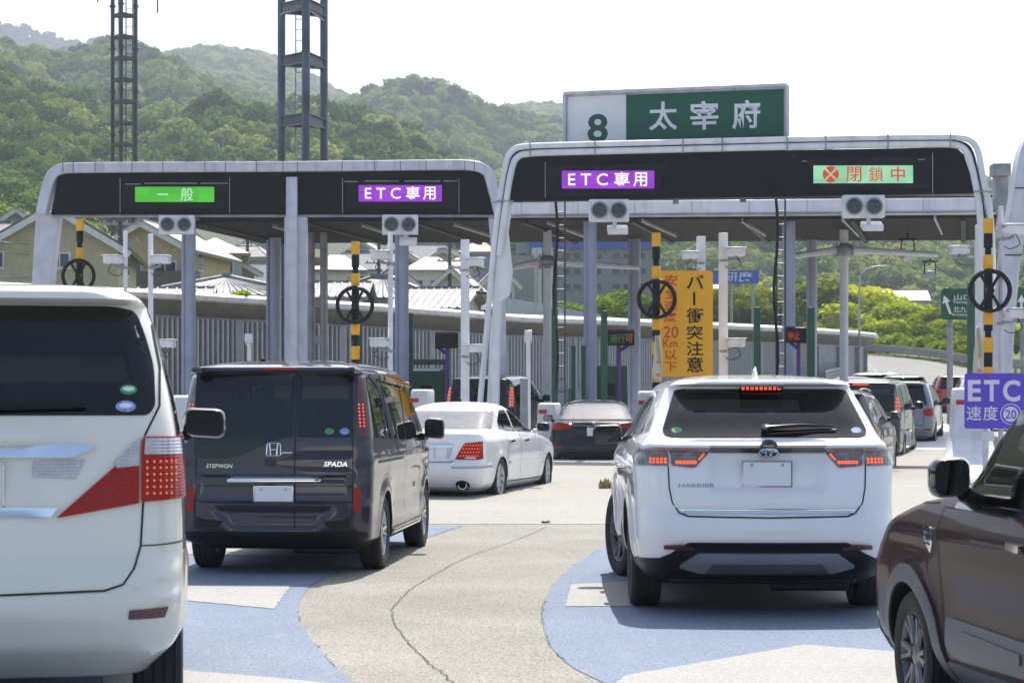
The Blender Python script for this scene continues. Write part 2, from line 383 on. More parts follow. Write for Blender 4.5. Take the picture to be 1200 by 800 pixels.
class Car:
    """body shell as a stack of plan outlines; y runs from the rear bumper (0) forward, x to the right, z up"""
    def __init__(s, name, label, cat, st, paint, L, wells=(), q=.03, bow_r=.06, bow_f=.16, tr=.05, tf=.07, disp=None, at=(0, 0), yaw=0, pitch=0, group=None):
        s.root = empty(name, (at[0], at[1], gz(at[1])), label, cat, group, rz=-R(yaw))
        s.root.rotation_euler[0] = R(pitch)
        s.L = L; s.paint = paint; s.wins = []; s.wells = wells
        A = np.array(st, float); A[:, 0] += np.arange(len(A)) * 1e-5
        seg = np.sqrt(np.diff(A[:, 0])**2 + np.diff(A[:, 1])**2 + .25 * np.diff(A[:, 2])**2 + .08 * np.diff(A[:, 3])**2) + 1e-4
        t = np.concatenate([[0], np.cumsum(seg)])
        qs = []
        for i in range(len(seg)):
            n = max(1, int(math.ceil(seg[i] / q))); qs += list(t[i] + (t[i + 1] - t[i]) * np.arange(n) / n)
        qs = np.array(qs + [t[-1]])
        B = np.stack([pchip(t, A[:, k], qs) for k in range(6)], 1)
        nr = max(8, int(.62 / q)); nc = 9 if q < .05 else 6; nsd = max(16, int(L / (q * 2.2))); nf = 10
        s.i_r = nr; s.i_rc = nr + nc; s.i_s = s.i_rc + nsd; s.i_fc = s.i_s + nc; rows = []
        for z, w_, yr, yf, cr, cf in B:
            cr = min(cr, w_ * .95); cf = min(cf, w_ * .95); pts = []
            br = bow_r * (w_ / .9)**2; bf = bow_f * (w_ / .9)**2
            for i in range(nr):
                x = (w_ - cr) * i / nr; pts.append((x, yr + br * (x / w_)**2))
            yb = yr + br * ((w_ - cr) / w_)**2; ya = yf - bf * ((w_ - cf) / w_)**2
            ymid = (yb + ya) / 2
            for i in range(nc):
                a = math.pi / 2 * i / nc; pts.append((w_ - cr + cr * math.sin(a), min(ymid, yb + cr * (1 - math.cos(a)))))
            y0 = min(ymid, yb + cr); y1 = max(ymid, ya - cf)
            for i in range(nsd): pts.append((w_, y0 + (y1 - y0) * i / nsd))
            for i in range(nc):
                a = math.pi / 2 * i / nc; pts.append((w_ - cf + cf * math.cos(a), max(ymid, ya - cf * (1 - math.sin(a)))))
            for i in range(nf + 1):
                x = (w_ - cf) * (1 - i / nf); pts.append((x, yf - bf * (x / w_)**2))
            p = np.array(pts); ym = L * .5
            k = 1 - tr * np.clip((ym - p[:, 1]) / ym, 0, 1)**3 - tf * np.clip((p[:, 1] - ym) / ym, 0, 1)**3
            p[:, 0] *= k
            if disp is not None:
                for j in range(len(p)): p[j] = disp(p[j, 0], p[j, 1], z)
            p[0, 0] = 0; p[-1, 0] = 0
            rows.append(np.column_stack([p, np.full(len(p), z)]))
        s.H = np.array(rows); s.zs = s.H[:, 0, 2]
    # -- points on the surface
    def row(s, z):
        z = min(max(z, s.zs[0]), s.zs[-1]); i = int(np.clip(np.searchsorted(s.zs, z) - 1, 0, len(s.zs) - 2))
        f = (z - s.zs[i]) / max(1e-9, s.zs[i + 1] - s.zs[i]); return s.H[i] * (1 - f) + s.H[i + 1] * f
    def pt0(s, mode, a, z, side=1):
        r = s.row(z)
        if mode == 'rear':
            n = s.i_rc; return Vector((a, float(np.interp(abs(a), np.maximum.accumulate(r[:n + 1, 0]), r[:n + 1, 1])), z))
        if mode == 'front':
            q_ = r[s.i_s:][::-1]; return Vector((a, float(np.interp(abs(a), np.maximum.accumulate(q_[:, 0]), q_[:, 1])), z))
        if mode == 'side':
            q_ = r[s.i_r:s.i_fc + 1]; return Vector((side * float(np.interp(a, np.maximum.accumulate(q_[:, 1]), q_[:, 0])), a, z))
        q_ = r[:s.i_s]; c = np.concatenate([[0], np.cumsum(np.hypot(np.diff(q_[:, 0]), np.diff(q_[:, 1])))])
        return Vector(((1 if a >= 0 else -1) * float(np.interp(abs(a), c, q_[:, 0])), float(np.interp(abs(a), c, q_[:, 1])), z))
    def pn(s, mode, a, z, side=1):
        e = .012; d1 = s.pt0(mode, a + e, z, side) - s.pt0(mode, a - e, z, side); d2 = s.pt0(mode, a, z + e, side) - s.pt0(mode, a, z - e, side)
        n = d1.cross(d2); p = s.pt0(mode, a, z, side)
        if n.length < 1e-12: n = Vector((0, -1, 0))
        n.normalize()
        ref = {'rear': Vector((0, -1, .1)), 'front': Vector((0, 1, .1)), 'side': Vector((side, 0, .1)), 'wrap': Vector((p.x * .9, -1 if p.y < .5 else 0, .1))}[mode]
        if n.dot(ref) < 0: n = -n
        return p, n
    def wrap_a(s, x, z):
        """arc length of the point of the rear face at x"""
        q_ = s.row(z)[:s.i_s]; c = np.concatenate([[0], np.cumsum(np.hypot(np.diff(q_[:, 0]), np.diff(q_[:, 1])))])
        return math.copysign(float(np.interp(abs(x), np.maximum.accumulate(q_[:, 0]), c)), x)
    # -- patches lying on the surface
    def patch(s, name, poly, mode, m, off=.004, th=.008, res=.035, side=1, r=0, parent=None, bulge=0, label=None):
        if r: poly = rnd(poly, r)
        b = []
        N = len(poly)
        for i in range(N):
            p = Vector(poly[i][:2]); q_ = Vector(poly[(i + 1) % N][:2]); k = max(1, int((q_ - p).length / res))
            for j in range(k): b.append(p + (q_ - p) * j / k)
        x0 = min(p.x for p in b); x1 = max(p.x for p in b); z0 = min(p.y for p in b); z1 = max(p.y for p in b)
        ins = inset([tuple(p) for p in b], res * .4); extra = []
        nx = int((x1 - x0) / res) + 1; nz_ = int((z1 - z0) / res) + 1
        for i in range(1, nx):
            for j in range(1, nz_):
                x = x0 + (x1 - x0) * i / nx; z = z0 + (z1 - z0) * j / nz_
                if inpoly(ins, x, z): extra.append(Vector((x, z)))
        B = len(b)
        V, E_, F, *_ = delaunay_2d_cdt(b + extra, [(i, (i + 1) % B) for i in range(B)], [], 1, 1e-6)
        vs = []; nn = []
        for p in V:
            P_, n_ = s.pn(mode, p.x, p.y, side); vs.append(P_ + n_ * off); nn.append(n_)
        fs = []
        for f in F:
            if len(f) < 3: continue
            q_ = (vs[f[1]] - vs[f[0]]).cross(vs[f[2]] - vs[f[0]])
            fs.append(tuple(f) if q_.dot(nn[f[0]]) >= 0 else tuple(f[::-1]))
        # rim going down to the body, so that the patch has a thickness
        ec = {}
        for f in fs:
            for i in range(len(f)): ec[(f[i], f[(i + 1) % len(f)])] = 1
        low = {}
        for (i, j) in list(ec):
            if (j, i) not in ec:
                for k in (i, j):
                    if k not in low: low[k] = len(vs); vs.append(vs[k] - nn[k] * th)
                fs.append((j, i, low[i], low[j]))
        mb = MB(); mb.add(vs, fs)
        o = mb.build(name, m, parent or s.root, smooth=50)
        if label: o['label'] = label
        return o
    def strip(s, name, pts, mode, wd, m, off=.004, side=1, res=.04, parent=None, mb=None, closed=False, raise_=0):
        """ribbon along a line on the surface (panel gap, moulding)"""
        own = mb is None; mb = mb or MB(); d = []
        n = len(pts)
        for i in range(n if closed else n - 1):
            p = Vector(pts[i]); q_ = Vector(pts[(i + 1) % n]); k = max(1, int((q_ - p).length / res))
            d += [p + (q_ - p) * j / k for j in range(k)]
        if not closed: d.append(Vector(pts[-1]))
        vs = []; nd = len(d); fs = []
        for i in range(nd):
            a = d[i - 1] if (i or closed) else d[i]; b = d[(i + 1) % nd] if (i < nd - 1 or closed) else d[i]
            t = (b - a).normalized(); pr = Vector((-t.y, t.x)) * wd / 2
            c = d[i]; mid, nm = s.pn(mode, c.x, c.y, side)
            l = s.pt0(mode, c.x + pr.x, c.y + pr.y, side) + nm * off; r_ = s.pt0(mode, c.x - pr.x, c.y - pr.y, side) + nm * off
            if raise_: vs += [l - nm * raise_, l, r_, r_ - nm * raise_]
            else: vs += [l, r_]
        w4 = 4 if raise_ else 2
        for i in range(nd if closed else nd - 1):
            j = (i + 1) % nd
            for k in range(w4 - 1):
                f = (i * w4 + k, i * w4 + k + 1, j * w4 + k + 1, j * w4 + k)
                fs.append(f)
        q_ = (Vector(vs[fs[w4 // 2 - 1][1]]) - Vector(vs[fs[w4 // 2 - 1][0]])).cross(Vector(vs[fs[w4 // 2 - 1][2]]) - Vector(vs[fs[w4 // 2 - 1][0]]))
        if q_.dot(s.pn(mode, d[0].x, d[0].y, side)[1]) < 0: fs = [f[::-1] for f in fs]
        mb.add(vs, fs)
        if own: return mb.build(name, m, parent or s.root, smooth=40)
    def window(s, poly, mode, m, frit=.04, side=1, r=.04, name=None, fritname='window_surround'):
        poly = rnd(poly, r, 4) if r else poly
        s.wins.append((mode, side, inset(poly, frit * .3)))
        dp = []
        n = len(poly)
        for i in range(n):
            p = Vector(poly[i]); q_ = Vector(poly[(i + 1) % n]); k = max(1, int((q_ - p).length / .06))
            dp += [tuple(p + (q_ - p) * j / k) for j in range(k)]
        ip = inset(dp, frit)
        vs = []; N = len(dp)
        for lst in (dp, ip):
            for p in lst:
                a, n_ = s.pn(mode, p[0], p[1], side); vs.append(a + n_ * .0025)
        fs = [(i, (i + 1) % N, (i + 1) % N + N, i + N) for i in range(N)]
        q_ = (vs[fs[0][1]] - vs[fs[0][0]]).cross(vs[fs[0][2]] - vs[fs[0][0]])
        if q_.dot(s.pn(mode, *dp[0], side)[1]) < 0: fs = [f[::-1] for f in fs]
        w_ = s.patch(name or {'rear': 'rear_window', 'front': 'windscreen', 'side': 'side_window'}[mode], poly, mode, m, off=.005, th=.004, res=.06, side=side)
        mb = MB(); mb.add(vs, fs); mb.build(fritname, M['black'], w_, smooth=50)
        return w_
    def build_body(s, name='body', black_below=None):
        H = s.H; Mn, K, _ = H.shape; n = 2 * K - 2; vs = []; fs = []; mi = []
        for r in H:
            vs += [tuple(p) for p in r] + [(-p[0], p[1], p[2]) for p in r[1:-1][::-1]]
        for i in range(Mn - 1):
            for k in range(n):
                l = (k + 1) % n; fs.append((i * n + k, i * n + l, (i + 1) * n + l, (i + 1) * n + k))
                mi.append(1 if black_below is not None and H[i, 0, 2] < black_below - 1e-3 else 0)
        fs.append(tuple(range(n))[::-1]); mi.append(1); fs.append(tuple((Mn - 1) * n + k for k in range(n))); mi.append(0)
        me = bpy.data.meshes.new('body'); me.from_pydata(vs, [], fs)
        me.materials.append(s.paint); me.materials.append(M['black'])
        me.polygons.foreach_set('material_index', mi); me.update()
        o = bpy.data.objects.new(name, me); COL.objects.link(o)
        cut = []
        for (y, z, r_, xin) in s.wells:
            for sd in (1, -1):
                mb = MB(); mb.lathe([(0, xin), (r_, xin), (r_, 1.3), (0, 1.3)], (0, y, z), (sd, 0, 0), 40)
                bm = bmesh.new(); 
                c = mb.build('cut', M['black'], None, smooth=0)
                bm.from_mesh(c.data); bmesh.ops.remove_doubles(bm, verts=bm.verts, dist=1e-5); bmesh.ops.recalc_face_normals(bm, faces=bm.faces); bm.to_mesh(c.data); bm.free()
                c.data.materials.clear(); c.data.materials.append(s.paint); c.data.materials.append(M['black'])
                for p in c.data.polygons: p.material_index = 1
                md = o.modifiers.new('b', 'BOOLEAN'); md.operation = 'DIFFERENCE'; md.object = c; md.solver = 'EXACT'; cut.append(c)
        if cut:
            dg = bpy.context.evaluated_depsgraph_get(); dg.update()
            m2 = bpy.data.meshes.new_from_object(o.evaluated_get(dg)); o.modifiers.clear(); o.data = m2; bpy.data.meshes.remove(me)
            for c in cut:
                cm = c.data; bpy.data.objects.remove(c); bpy.data.meshes.remove(cm)
        me = o.data
        if s.wins:
            bm = bmesh.new(); bm.from_mesh(me); kill = []; hl = s.L / 2
            for f in bm.faces:
                nrm = f.normal; c = f.calc_center_median()
                for mode, sd, poly in s.wins:
                    if mode == 'rear' and (nrm.y > -.12 or c.y > hl): continue
                    if mode == 'front' and (nrm.y < .15 or c.y < hl): continue
                    if mode == 'side' and nrm.x * sd < .45: continue
                    ix = 1 if mode == 'side' else 0
                    if all(inpoly(poly, v.co[ix], v.co.z) for v in f.verts): kill.append(f); break
            bmesh.ops.delete(bm, geom=kill, context='FACES'); bm.to_mesh(me); bm.free()
        me.polygons.foreach_set('use_smooth', [True] * len(me.polygons)); me.set_sharp_from_angle(angle=R(42)); me.update()
        o.parent = s.root; s.body = o; return o
    # -- fittings
    def wheels(s, ys, track, r, wd=.21, rim=.2, style=5, rm=None, steer=0, lefts=(1, -1)):
        for i, y in enumerate(ys):
            for sd in lefts:
                e = empty('wheel', (sd * track, y, r), parent=s.root, rz=(R(steer) if i else 0))
                h = wd / 2; ax = (sd, 0, 0)
                prof = [(rim + .005, -h * .8), (r * .86, -h * .98), (r * .955, -h * .9)]
                for g in (-.62, -.2, .22, .62):
                    prof += [(r, h * (g - .17)), (r, h * g - .006), (r - .009, h * g - .003), (r - .009, h * g + .006), (r, h * g + .009)]
                prof += [(r * .955, h * .92), (r * .86, h), (rim + .012, h * .86), (rim, h * .7), (rim, -h * .8), (rim + .005, -h * .8)]
                MB().lathe(prof, (0, 0, 0), ax, 40).build('tyre', M['rubber'], e, smooth=40)
                mb = MB(); mb.lathe([(rim, -h * .7), (rim * .97, h * .62), (rim * 1.03, h * .8), (rim * .98, h * .82), (rim * .9, h * .55), (rim * .88, -h * .1)], (0, 0, 0), ax, 40)
                mb.lathe([(0, h * .72), (.045, h * .72), (.062, h * .6), (.07, h * .3), (.07, -h * .2)], (0, 0, 0), ax, 20)
                for k in range(style):
                    for dd in (-.16, .16):
                        a = 2 * math.pi * k / style; a1 = a + dd * 1.1
                        p0 = Vector((sd * h * .52, math.cos(a + dd * .3) * .055, math.sin(a + dd * .3) * .055)); p1 = Vector((sd * h * .66, math.cos(a1) * rim * .95, math.sin(a1) * rim * .95))
                        mb.path([p0, (p0 + p1) / 2, p1], [.022, .017, .021], 6)
                mb.build('rim', rm or M['alloy'], e, smooth=40)
                MB().lathe([(0, -h * .1), (rim * .62, -h * .1), (rim * .62, -h * .25), (0, -h * .25)], (0, 0, 0), ax, 24).build('brake_disc', M['galv'], e, smooth=30)
    def plate(s, x, z, off=.02, tilt=0):
        p, n = s.pn('rear', x, z); e = MB()
        e.box((x, p.y - off, z), (.33, .008, .165)); o = e.build('number_plate', M['plate'], s.root, bevel=.003)
        b = MB()
        for dx, dz, h in ((0, -.086, .006), (0, .086, .006)): b.box((x, p.y - off - .004, z + dz), (.342, .012, h))
        for dx in (-.168, .168): b.box((x + dx, p.y - off - .004, z), (.006, .012, .178))
        b.build('plate_frame', M['chrome'], o)
        b = MB()
        for dx in (-.105, .105): b.lathe([(0, .012), (.011, .011), (.011, 0)], (x + dx, p.y - off + .001, z + .062), (0, -1, 0), 10)
        b.build('plate_bolt', M['silver'], o); return o
    def mirror(s, x, y, z, size=(.22, .17), m=None, arm=None, yaw=0, lefts=(1, -1)):
        for sd in lefts:
            w_, h = size; mb = MB(); n = 20
            prof = rnd([(-w_ / 2, -h / 2 * .82), (w_ / 2, -h / 2), (w_ / 2, h / 2 * .9), (-w_ / 2, h / 2)], .055, 4); rings = []
            for sc_, dy in ((.88, -.0), (1.0, .02), (.98, .06), (.8, .12), (.4, .15)):
                rings.append([(sd * (x + p[0] * sc_), y + dy, z + p[1] * sc_) for p in prof])
            vs = [p for r_ in rings for p in r_]; k = len(prof); fs = []
            for i in range(len(rings) - 1):
                for j in range(k):
                    f = (i * k + j, i * k + (j + 1) % k, (i + 1) * k + (j + 1) % k, (i + 1) * k + j); fs.append(f if sd > 0 else f[::-1])
            f = tuple(range(k))[::-1]; fs.append(f if sd > 0 else f[::-1]); f = tuple((len(rings) - 1) * k + j for j in range(k)); fs.append(f if sd > 0 else f[::-1])
            mb.add(vs, fs)
            if arm: mb.path([(sd * (x - w_ * .42), y + .06, z - h * .38), (sd * arm[0], arm[1], arm[2])], [.035, .045], 10)
            o = mb.build('door_mirror', m or s.paint, s.root, smooth=50)
            g = MB(); pr = rnd([(p[0] * .84, p[1] * .82) for p in [(-w_ / 2, -h / 2 * .82), (w_ / 2, -h / 2), (w_ / 2, h / 2 * .9), (-w_ / 2, h / 2)]], .045, 4)
            g.prism([(sd * (x + p[0]), y - .002, z + p[1]) for p in pr], (0, -.004, 0)); g.build('mirror_glass', M['mirror'], o, smooth=0)
    def seats(s, rows, z=.55, back=.62, m=None, head=True, zfloor=.32):
        for y, n, wd in rows:
            for i in range(n):
                x = (i - (n - 1) / 2) * wd; mb = MB(); bw = wd * .44
                mb.path([(x, y + .5, z), (x, y + .1, z - .03)], .12, 10, flat=(bw / .12, .75))
                mb.path([(x, y + .08, z), (x, y - .02, z + back * .55), (x, y - .1, z + back)], [.11, .11, .085], 10, flat=(bw / .11, .8))
                if head: mb.path([(x, y - .1, z + back + .02), (x, y - .11, z + back + .11), (x, y - .11, z + back + .23)], [.055, .075, .06], 10, flat=(1.75, .8))
                mb.build('seat', m or M['seat'], s.root, smooth=50)
    def cabin(s, y0, y1, w_, zf=.34, zd=.95, wheel_x=.36):
        mb = MB(); mb.box((0, (y0 + y1) / 2, zf), (2 * w_, y1 - y0, .04)); mb.build('floor_pan', M['trim'], s.root)
        mb = MB(); mb.path([(-w_, y1 - .25, zd - .14), (w_, y1 - .25, zd - .14)], .2, 12, flat=(1.4, .8)); mb.build('dashboard', M['trim'], s.root)
        st = MB(); c = Vector((wheel_x, y1 - .62, zd - .05)); t = R(25)
        st.path([c + Vector((math.cos(a) * .19, math.sin(a) * .19 * math.sin(t), math.sin(a) * .19 * math.cos(t))) for a in np.linspace(0, 2 * math.pi, 24, endpoint=False)], .016, 8, closed=True)
        st.tube(c, c + Vector((0, .3, -.12)), .03); st.build('steering_wheel', M['black'], s.root)
    def under(s, y0, y1, w_, z0=.2, z1=.36, pipe=None):
        mb = MB(); mb.box((0, (y0 + y1) / 2, (z0 + z1) / 2 + .02), (w_ * 2 * .78, y1 - y0, z1 - z0))
        mb.tube((-w_ * .7, y0 + .75, .3), (w_ * .7, y0 + .75, .3), .05); mb.box((.35, y0 + .35, z0 + .03), (.55, .25, .16))
        mb.build('underbody', M['black'], s.root, bevel=.02)
        if pipe: 
            mb = MB(); x, y, z, r_ = pipe; mb.lathe([(r_ * .8, .3), (r_, .0), (r_ * .86, 0), (r_ * .8, .25), (0, .25)], (x, y, z), (0, 1, 0), 20); mb.build('exhaust_tip', M['chrome'], s.root)
    def badge_text(s, body, x, z, w_, h, m=None, off=.006, mode='rear', side=1, name='badge', slant=0, bold=.012):
        vs, fs = text_mesh(body, bold); V = []
        for a, b in vs:
            p, n = s.pn(mode, x + a * w_ + slant * b * h, z + b * h, side); V.append(p + n * off)
        F = []
        for f in fs:
            q_ = (V[f[1]] - V[f[0]]).cross(V[f[2]] - V[f[0]]); F.append(f if q_.dot(s.pn(mode, x, z, side)[1]) >= 0 else f[::-1])
        mb = MB(); mb.add(V, F); return mb.build(name, m or M['chrome'], s.root, smooth=0)
    def ovals(s, x, z, parts, rad=.006, mode='rear', name='emblem', disc=None):
        """emblem of elliptical bars: parts = (cx, cz, rx, rz)"""
        mb = MB(); p0, n = s.pn(mode, x, z); ex = Vector((1, 0, 0)); ez = n.cross(ex).normalized(); ez = ez if ez.z > 0 else -ez
        for cx, cz, rx, rz in parts:
            mb.path([p0 + n * .012 + ex * (cx + rx * math.cos(a)) + ez * (cz + rz * math.sin(a)) for a in np.linspace(0, 2 * math.pi, 28, endpoint=False)], rad, 6, closed=True)
        return mb.build(name, M['chrome'], s.root), p0, n, ex, ez
def sm(a, b, t):
    t = min(1, max(0, (t - a) / (b - a))); return t * t * (3 - 2 * t)
def sb(a, b, w_, t): return sm(a - w_, a + w_, t) * (1 - sm(b - w_, b + w_, t))
def rx(uc, s): return lambda u, v: ((u - uc) / s, CH + (HZ - v) / s)
def arch(x, y, z, ys, zc, r, amt, wd=.07):
    for yc in ys:
        d = math.hypot(y - yc, z - zc)
        if d < r + .25: x += amt * math.exp(-((d - r) / wd)**2)
    return x
def neg(poly): return [(-a, b) for a, b in poly]
def oval(cx, cz, a, b, n=20): return [(cx + a * math.cos(t), cz + b * math.sin(t)) for t in np.linspace(0, 2 * math.pi, n, endpoint=False)]
M['paint_ivory'] = car_paint('pearl_ivory_paint', (.77, .75, .66))
M['paint_white'] = car_paint('solid_white_paint', (.80, .80, .81))
M['paint_grey'] = car_paint('dark_violet_grey_paint', (.036, .035, .050), .4, .3, .08, .9)
M['paint_black'] = car_paint('black_paint', (.007, .007, .010), 0, .25, .10, .7)
M['paint_gun'] = car_paint('gunmetal_paint', (.038, .038, .045), .4, .32, .10, .8)
M['paint_silver'] = car_paint('silver_blue_paint', (.19, .20, .235), .6, .3, .15)
M['paint_maroon'] = car_paint('dark_maroon_paint', (.028, .005, .0065), 0, .35, .05, .38)
M['paint_red'] = car_paint('red_paint', (.45, .03, .02), .1, .3, .15)
M['cladding'] = mat('grey_cladding', (.11, .115, .13), .45, .3, var=.06)
M['blackpanel'] = mat('gloss_black_panel', (.012, .012, .013), .06, var=0, coat=1)
M['skid'] = mat('skid_plate_silver', (.34, .35, .385), .35, .5, var=.05)
M['stick_green'] = mat('green_sticker', (.06, .32, .10), .4, var=.25, vscale=60)
M['stick_blue'] = mat('blue_sticker', (.22, .32, .62), .4, var=.25, vscale=60)
M['seam'] = mat('panel_gap', (.012, .012, .012), .9, var=0)
M['seamlight'] = mat('panel_gap_light', (.05, .05, .05), .9, var=0)

def toyota(c, x, z, k=1.0):
    c.ovals(x, z, [(0, 0, .066 * k, .044 * k), (0, 0, .021 * k, .042 * k), (0, .016 * k, .044 * k, .0165 * k)], .0062 * k)

# ---- large ivory minivan, near left
def car_ivory_minivan():
    h = rx(-38, 283)
    def disp(x, y, z):
        x = arch(x, y, z, (1.0, 3.95), .34, .40, .016)
        x -= .018 * sb(.55, .85, .12, z) * sb(1.5, 3.4, .3, y)
        if y < .5:
            y += .03 * sb(.98, 1.30, .025, z) * (1 - sm(.24, .36, x))
            y -= .02 * sm(.70, .66, z)
        return x, y
    st = [(.30, .74, .35, 4.5, .2, .3), (.40, .84, .16, 4.7, .2, .35), (.455, .885, .075, 4.8, .2, .4), (.50, .905, .045, 4.83, .2, .4), (.62, .915, .0, 4.85, .2, .42), (.76, .918, .02, 4.85, .2, .42),
          (.82, .918, .05, 4.83, .2, .42), (.95, .915, .065, 4.78, .2, .4), (1.08, .91, .08, 4.6, .19, .4), (1.2, .90, .10, 4.25, .18, .4), (1.3, .89, .12, 3.95, .18, .35), (1.4, .876, .15, 3.75, .17, .3),
          (1.6, .832, .22, 3.35, .16, .3), (1.79, .785, .285, 3.0, .15, .3), (1.87, .752, .32, 2.85, .15, .3), (1.885, .748, .24, 2.8, .16, .3), (1.90, .735, .17, 2.75, .18, .3), (1.93, .69, .18, 2.7, .2, .3),
          (1.955, .62, .30, 2.6, .2, .3), (1.985, .47, .7, 2.4, .2, .3), (2.005, .3, 1.1, 2.1, .2, .2), (2.01, .12, 1.4, 1.8, .1, .1)]
    c = Car('ivory_minivan', 'large ivory white minivan, cropped at the left, with wraparound red tail lamps and chrome bars', 'minivan', st, M['paint_ivory'], 4.85,
            [(1.0, .34, .385, .62), (3.95, .34, .385, .62)], q=.022, bow_r=.05, tr=.03, disp=disp, at=(-2.245, 8.66), yaw=-9)
    rw = [(-.735, 1.76), (-.695, 1.86), (-.60, 1.875), (.60, 1.875), (.695, 1.86), (.735, 1.76), (.775, 1.62), (.782, 1.45), (.755, 1.41), (-.755, 1.41), (-.782, 1.45), (-.775, 1.62)]
    g = c.window(rw, 'rear', M['privacy_dark'], .045, r=.05)
    for cx, cz, a, b, mm in ((.672, 1.517, .035, .021, 'stick_green'), (.662, 1.447, .042, .024, 'stick_blue')):
        c.patch('sticker', oval(cx, cz, a, b), 'rear', M[mm], off=.0075, th=.001, parent=g)
        c.patch('sticker', oval(cx, cz + .003, a * .7, b * .45), 'rear', M['signwhite'], off=.0082, th=.0005, parent=g)
    for sd in (1, -1):
        c.window([(.62, 1.28), (.62, 1.58), (.72, 1.66), (2.0, 1.70), (2.0, 1.24)], 'side', M['privacy'], .05, sd)
        c.window([(2.08, 1.24), (2.08, 1.75), (2.7, 1.74), (3.55, 1.3), (3.5, 1.24)], 'side', M['clearglass'], .05, sd)
    c.window([(-.76, 1.34), (.76, 1.34), (.62, 1.78), (-.62, 1.78)], 'front', M['clearglass'], .06)
    c.build_body()
    # lamps
    W = c.wrap_a
    for k in (1, -1):
        f = (lambda pl: pl) if k == 1 else neg
        lo = W(.89, 1.07); hi = W(.885, 1.3)
        lamp = c.patch('tail_lamp', f([(.385, .988), (.722, 1.285), (.722, 1.045)]), 'wrap', M['lampred'], off=.018, th=.03, r=.006)
        c.patch('upper_lens', f([(.62, 1.21), (.722, 1.312), (.722, 1.20), (.63, 1.19)]), 'wrap', M['lampclear'], off=.0195, th=.01, parent=lamp)
        lamp2 = c.patch('tail_lamp', f([(.73, 1.05), (.73, 1.318), (hi + .10, 1.32), (lo + .13, 1.10), (lo + .03, 1.068)]), 'wrap', M['lampred'], off=.02, th=.03, r=.012)
        c.patch('upper_lens', f([(.74, 1.245), (.74, 1.312), (hi + .08, 1.313), (hi + .085, 1.245)]), 'wrap', M['lampclear'], off=.022, th=.006, parent=lamp2)
        mb = MB()
        for i in range(6):
            for j in range(6):
                a = k * (.752 + i * .027); z = 1.085 + j * .026
                if j < 2 and i > 4: continue
                p, n = c.pn('wrap', a, z); mb.lathe([(.0055, 0), (.0045, .003), (0, .0035)], p + n * .02, n, 8)
        mb.build('led_cluster', M['ledsoft'], lamp2)
        mb = MB()
        for i in range(9):
            for j in range(5):
                x_ = .43 + i * .034; z = 1.01 + j * .045
                if 1.0 + .0 * x_ < z < .972 + (x_ - .385) * .84 and x_ < .70 and z > 1.008 + (x_ - .385) * .17: 
                    p, n = c.pn('wrap', k * x_, z); mb.lathe([(.006, 0), (.0, .002)], p + n * .0182, n, 6)
        mb.build('led_cluster', M['lampdarkred'], lamp)
        c.patch('reversing_lamp', f(rnd([(.285, 1.155), (.285, 1.222), (.5, 1.228), (.46, 1.15)], .01)), 'rear', M['lampclear'], off=.006, th=.01)
        c.patch('reflector', f([(.675, .575), (.68, .612), (.835, .62), (.82, .578)]), 'rear', M['lampdarkred'], off=.009, th=.015, r=.006, res=.02)
        c.strip('bumper_seam', f([(.724, .87), (.80, .872), (W(.9, .885), .885), (W(.9, .885) + .2, .89)]), 'wrap', .006, M['seamlight'], off=.006)
        c.patch('bumper_cap', f(oval(.47, .60, .032, .032)), 'rear', M['paint_ivory'], off=.0018, th=.004)
        for xx, zz in ((.235, .605), (.71, .705)): c.patch('parking_sensor', f(oval(xx, zz, .012, .012, 12)), 'rear', M['paint_ivory'], off=.004)
    c.patch('chrome_bar', rnd([(-.60, 1.272), (-.52, 1.232), (.44, 1.232), (.545, 1.272), (.50, 1.285), (-.50, 1.285)], .008), 'rear', M['chrome'], off=.03, th=.06)
    c.patch('chrome_bar', rnd([(-.39, 1.03), (-.36, .99), (.36, .99), (.39, 1.03)], .008), 'rear', M['chrome'], off=.016, th=.05)
    c.plate(0, 1.125, .01)
    c.strip('tailgate_seam', [(-.735, 1.05), (-.725, .87), (-.70, .78), (-.655, .715), (-.58, .69), (0, .675), (.58, .69), (.655, .715), (.70, .78), (.725, .87), (.735, 1.05)], 'rear', .008, M['seam'], off=.005)
    c.strip('tailgate_seam', [(.74, 1.325), (.80, 1.45), (.80, 1.62), (.765, 1.80)], 'rear', .008, M['seam'])
    c.strip('wiper', [(-.1, 1.43), (.5, 1.445)], 'rear', .02, M['black'], off=.03, raise_=.015)
    c.strip('window_moulding', [(-.62, 1.236), (.8, 1.3)], 'side', .01, M['chrome']) if False else None
    c.wheels((1.0, 3.95), .79, .345, .225, .21)
    c.mirror(1.035, 3.45, 1.345, (.24, .18), M['blackpanel'], (.88, 3.62, 1.25))
    c.seats([(1.0, 3, .5), (1.9, 2, .75), (2.75, 2, .75)], .7, .62)
    c.cabin(.4, 3.9, .78, .5, 1.22); c.under(.3, 4.5, .85, .34, .5)
    mb = MB(); mb.box((0, .42, 1.1), (1.45, .06, .55)); mb.build('cargo_trim', M['trim'], c.root)
    return c

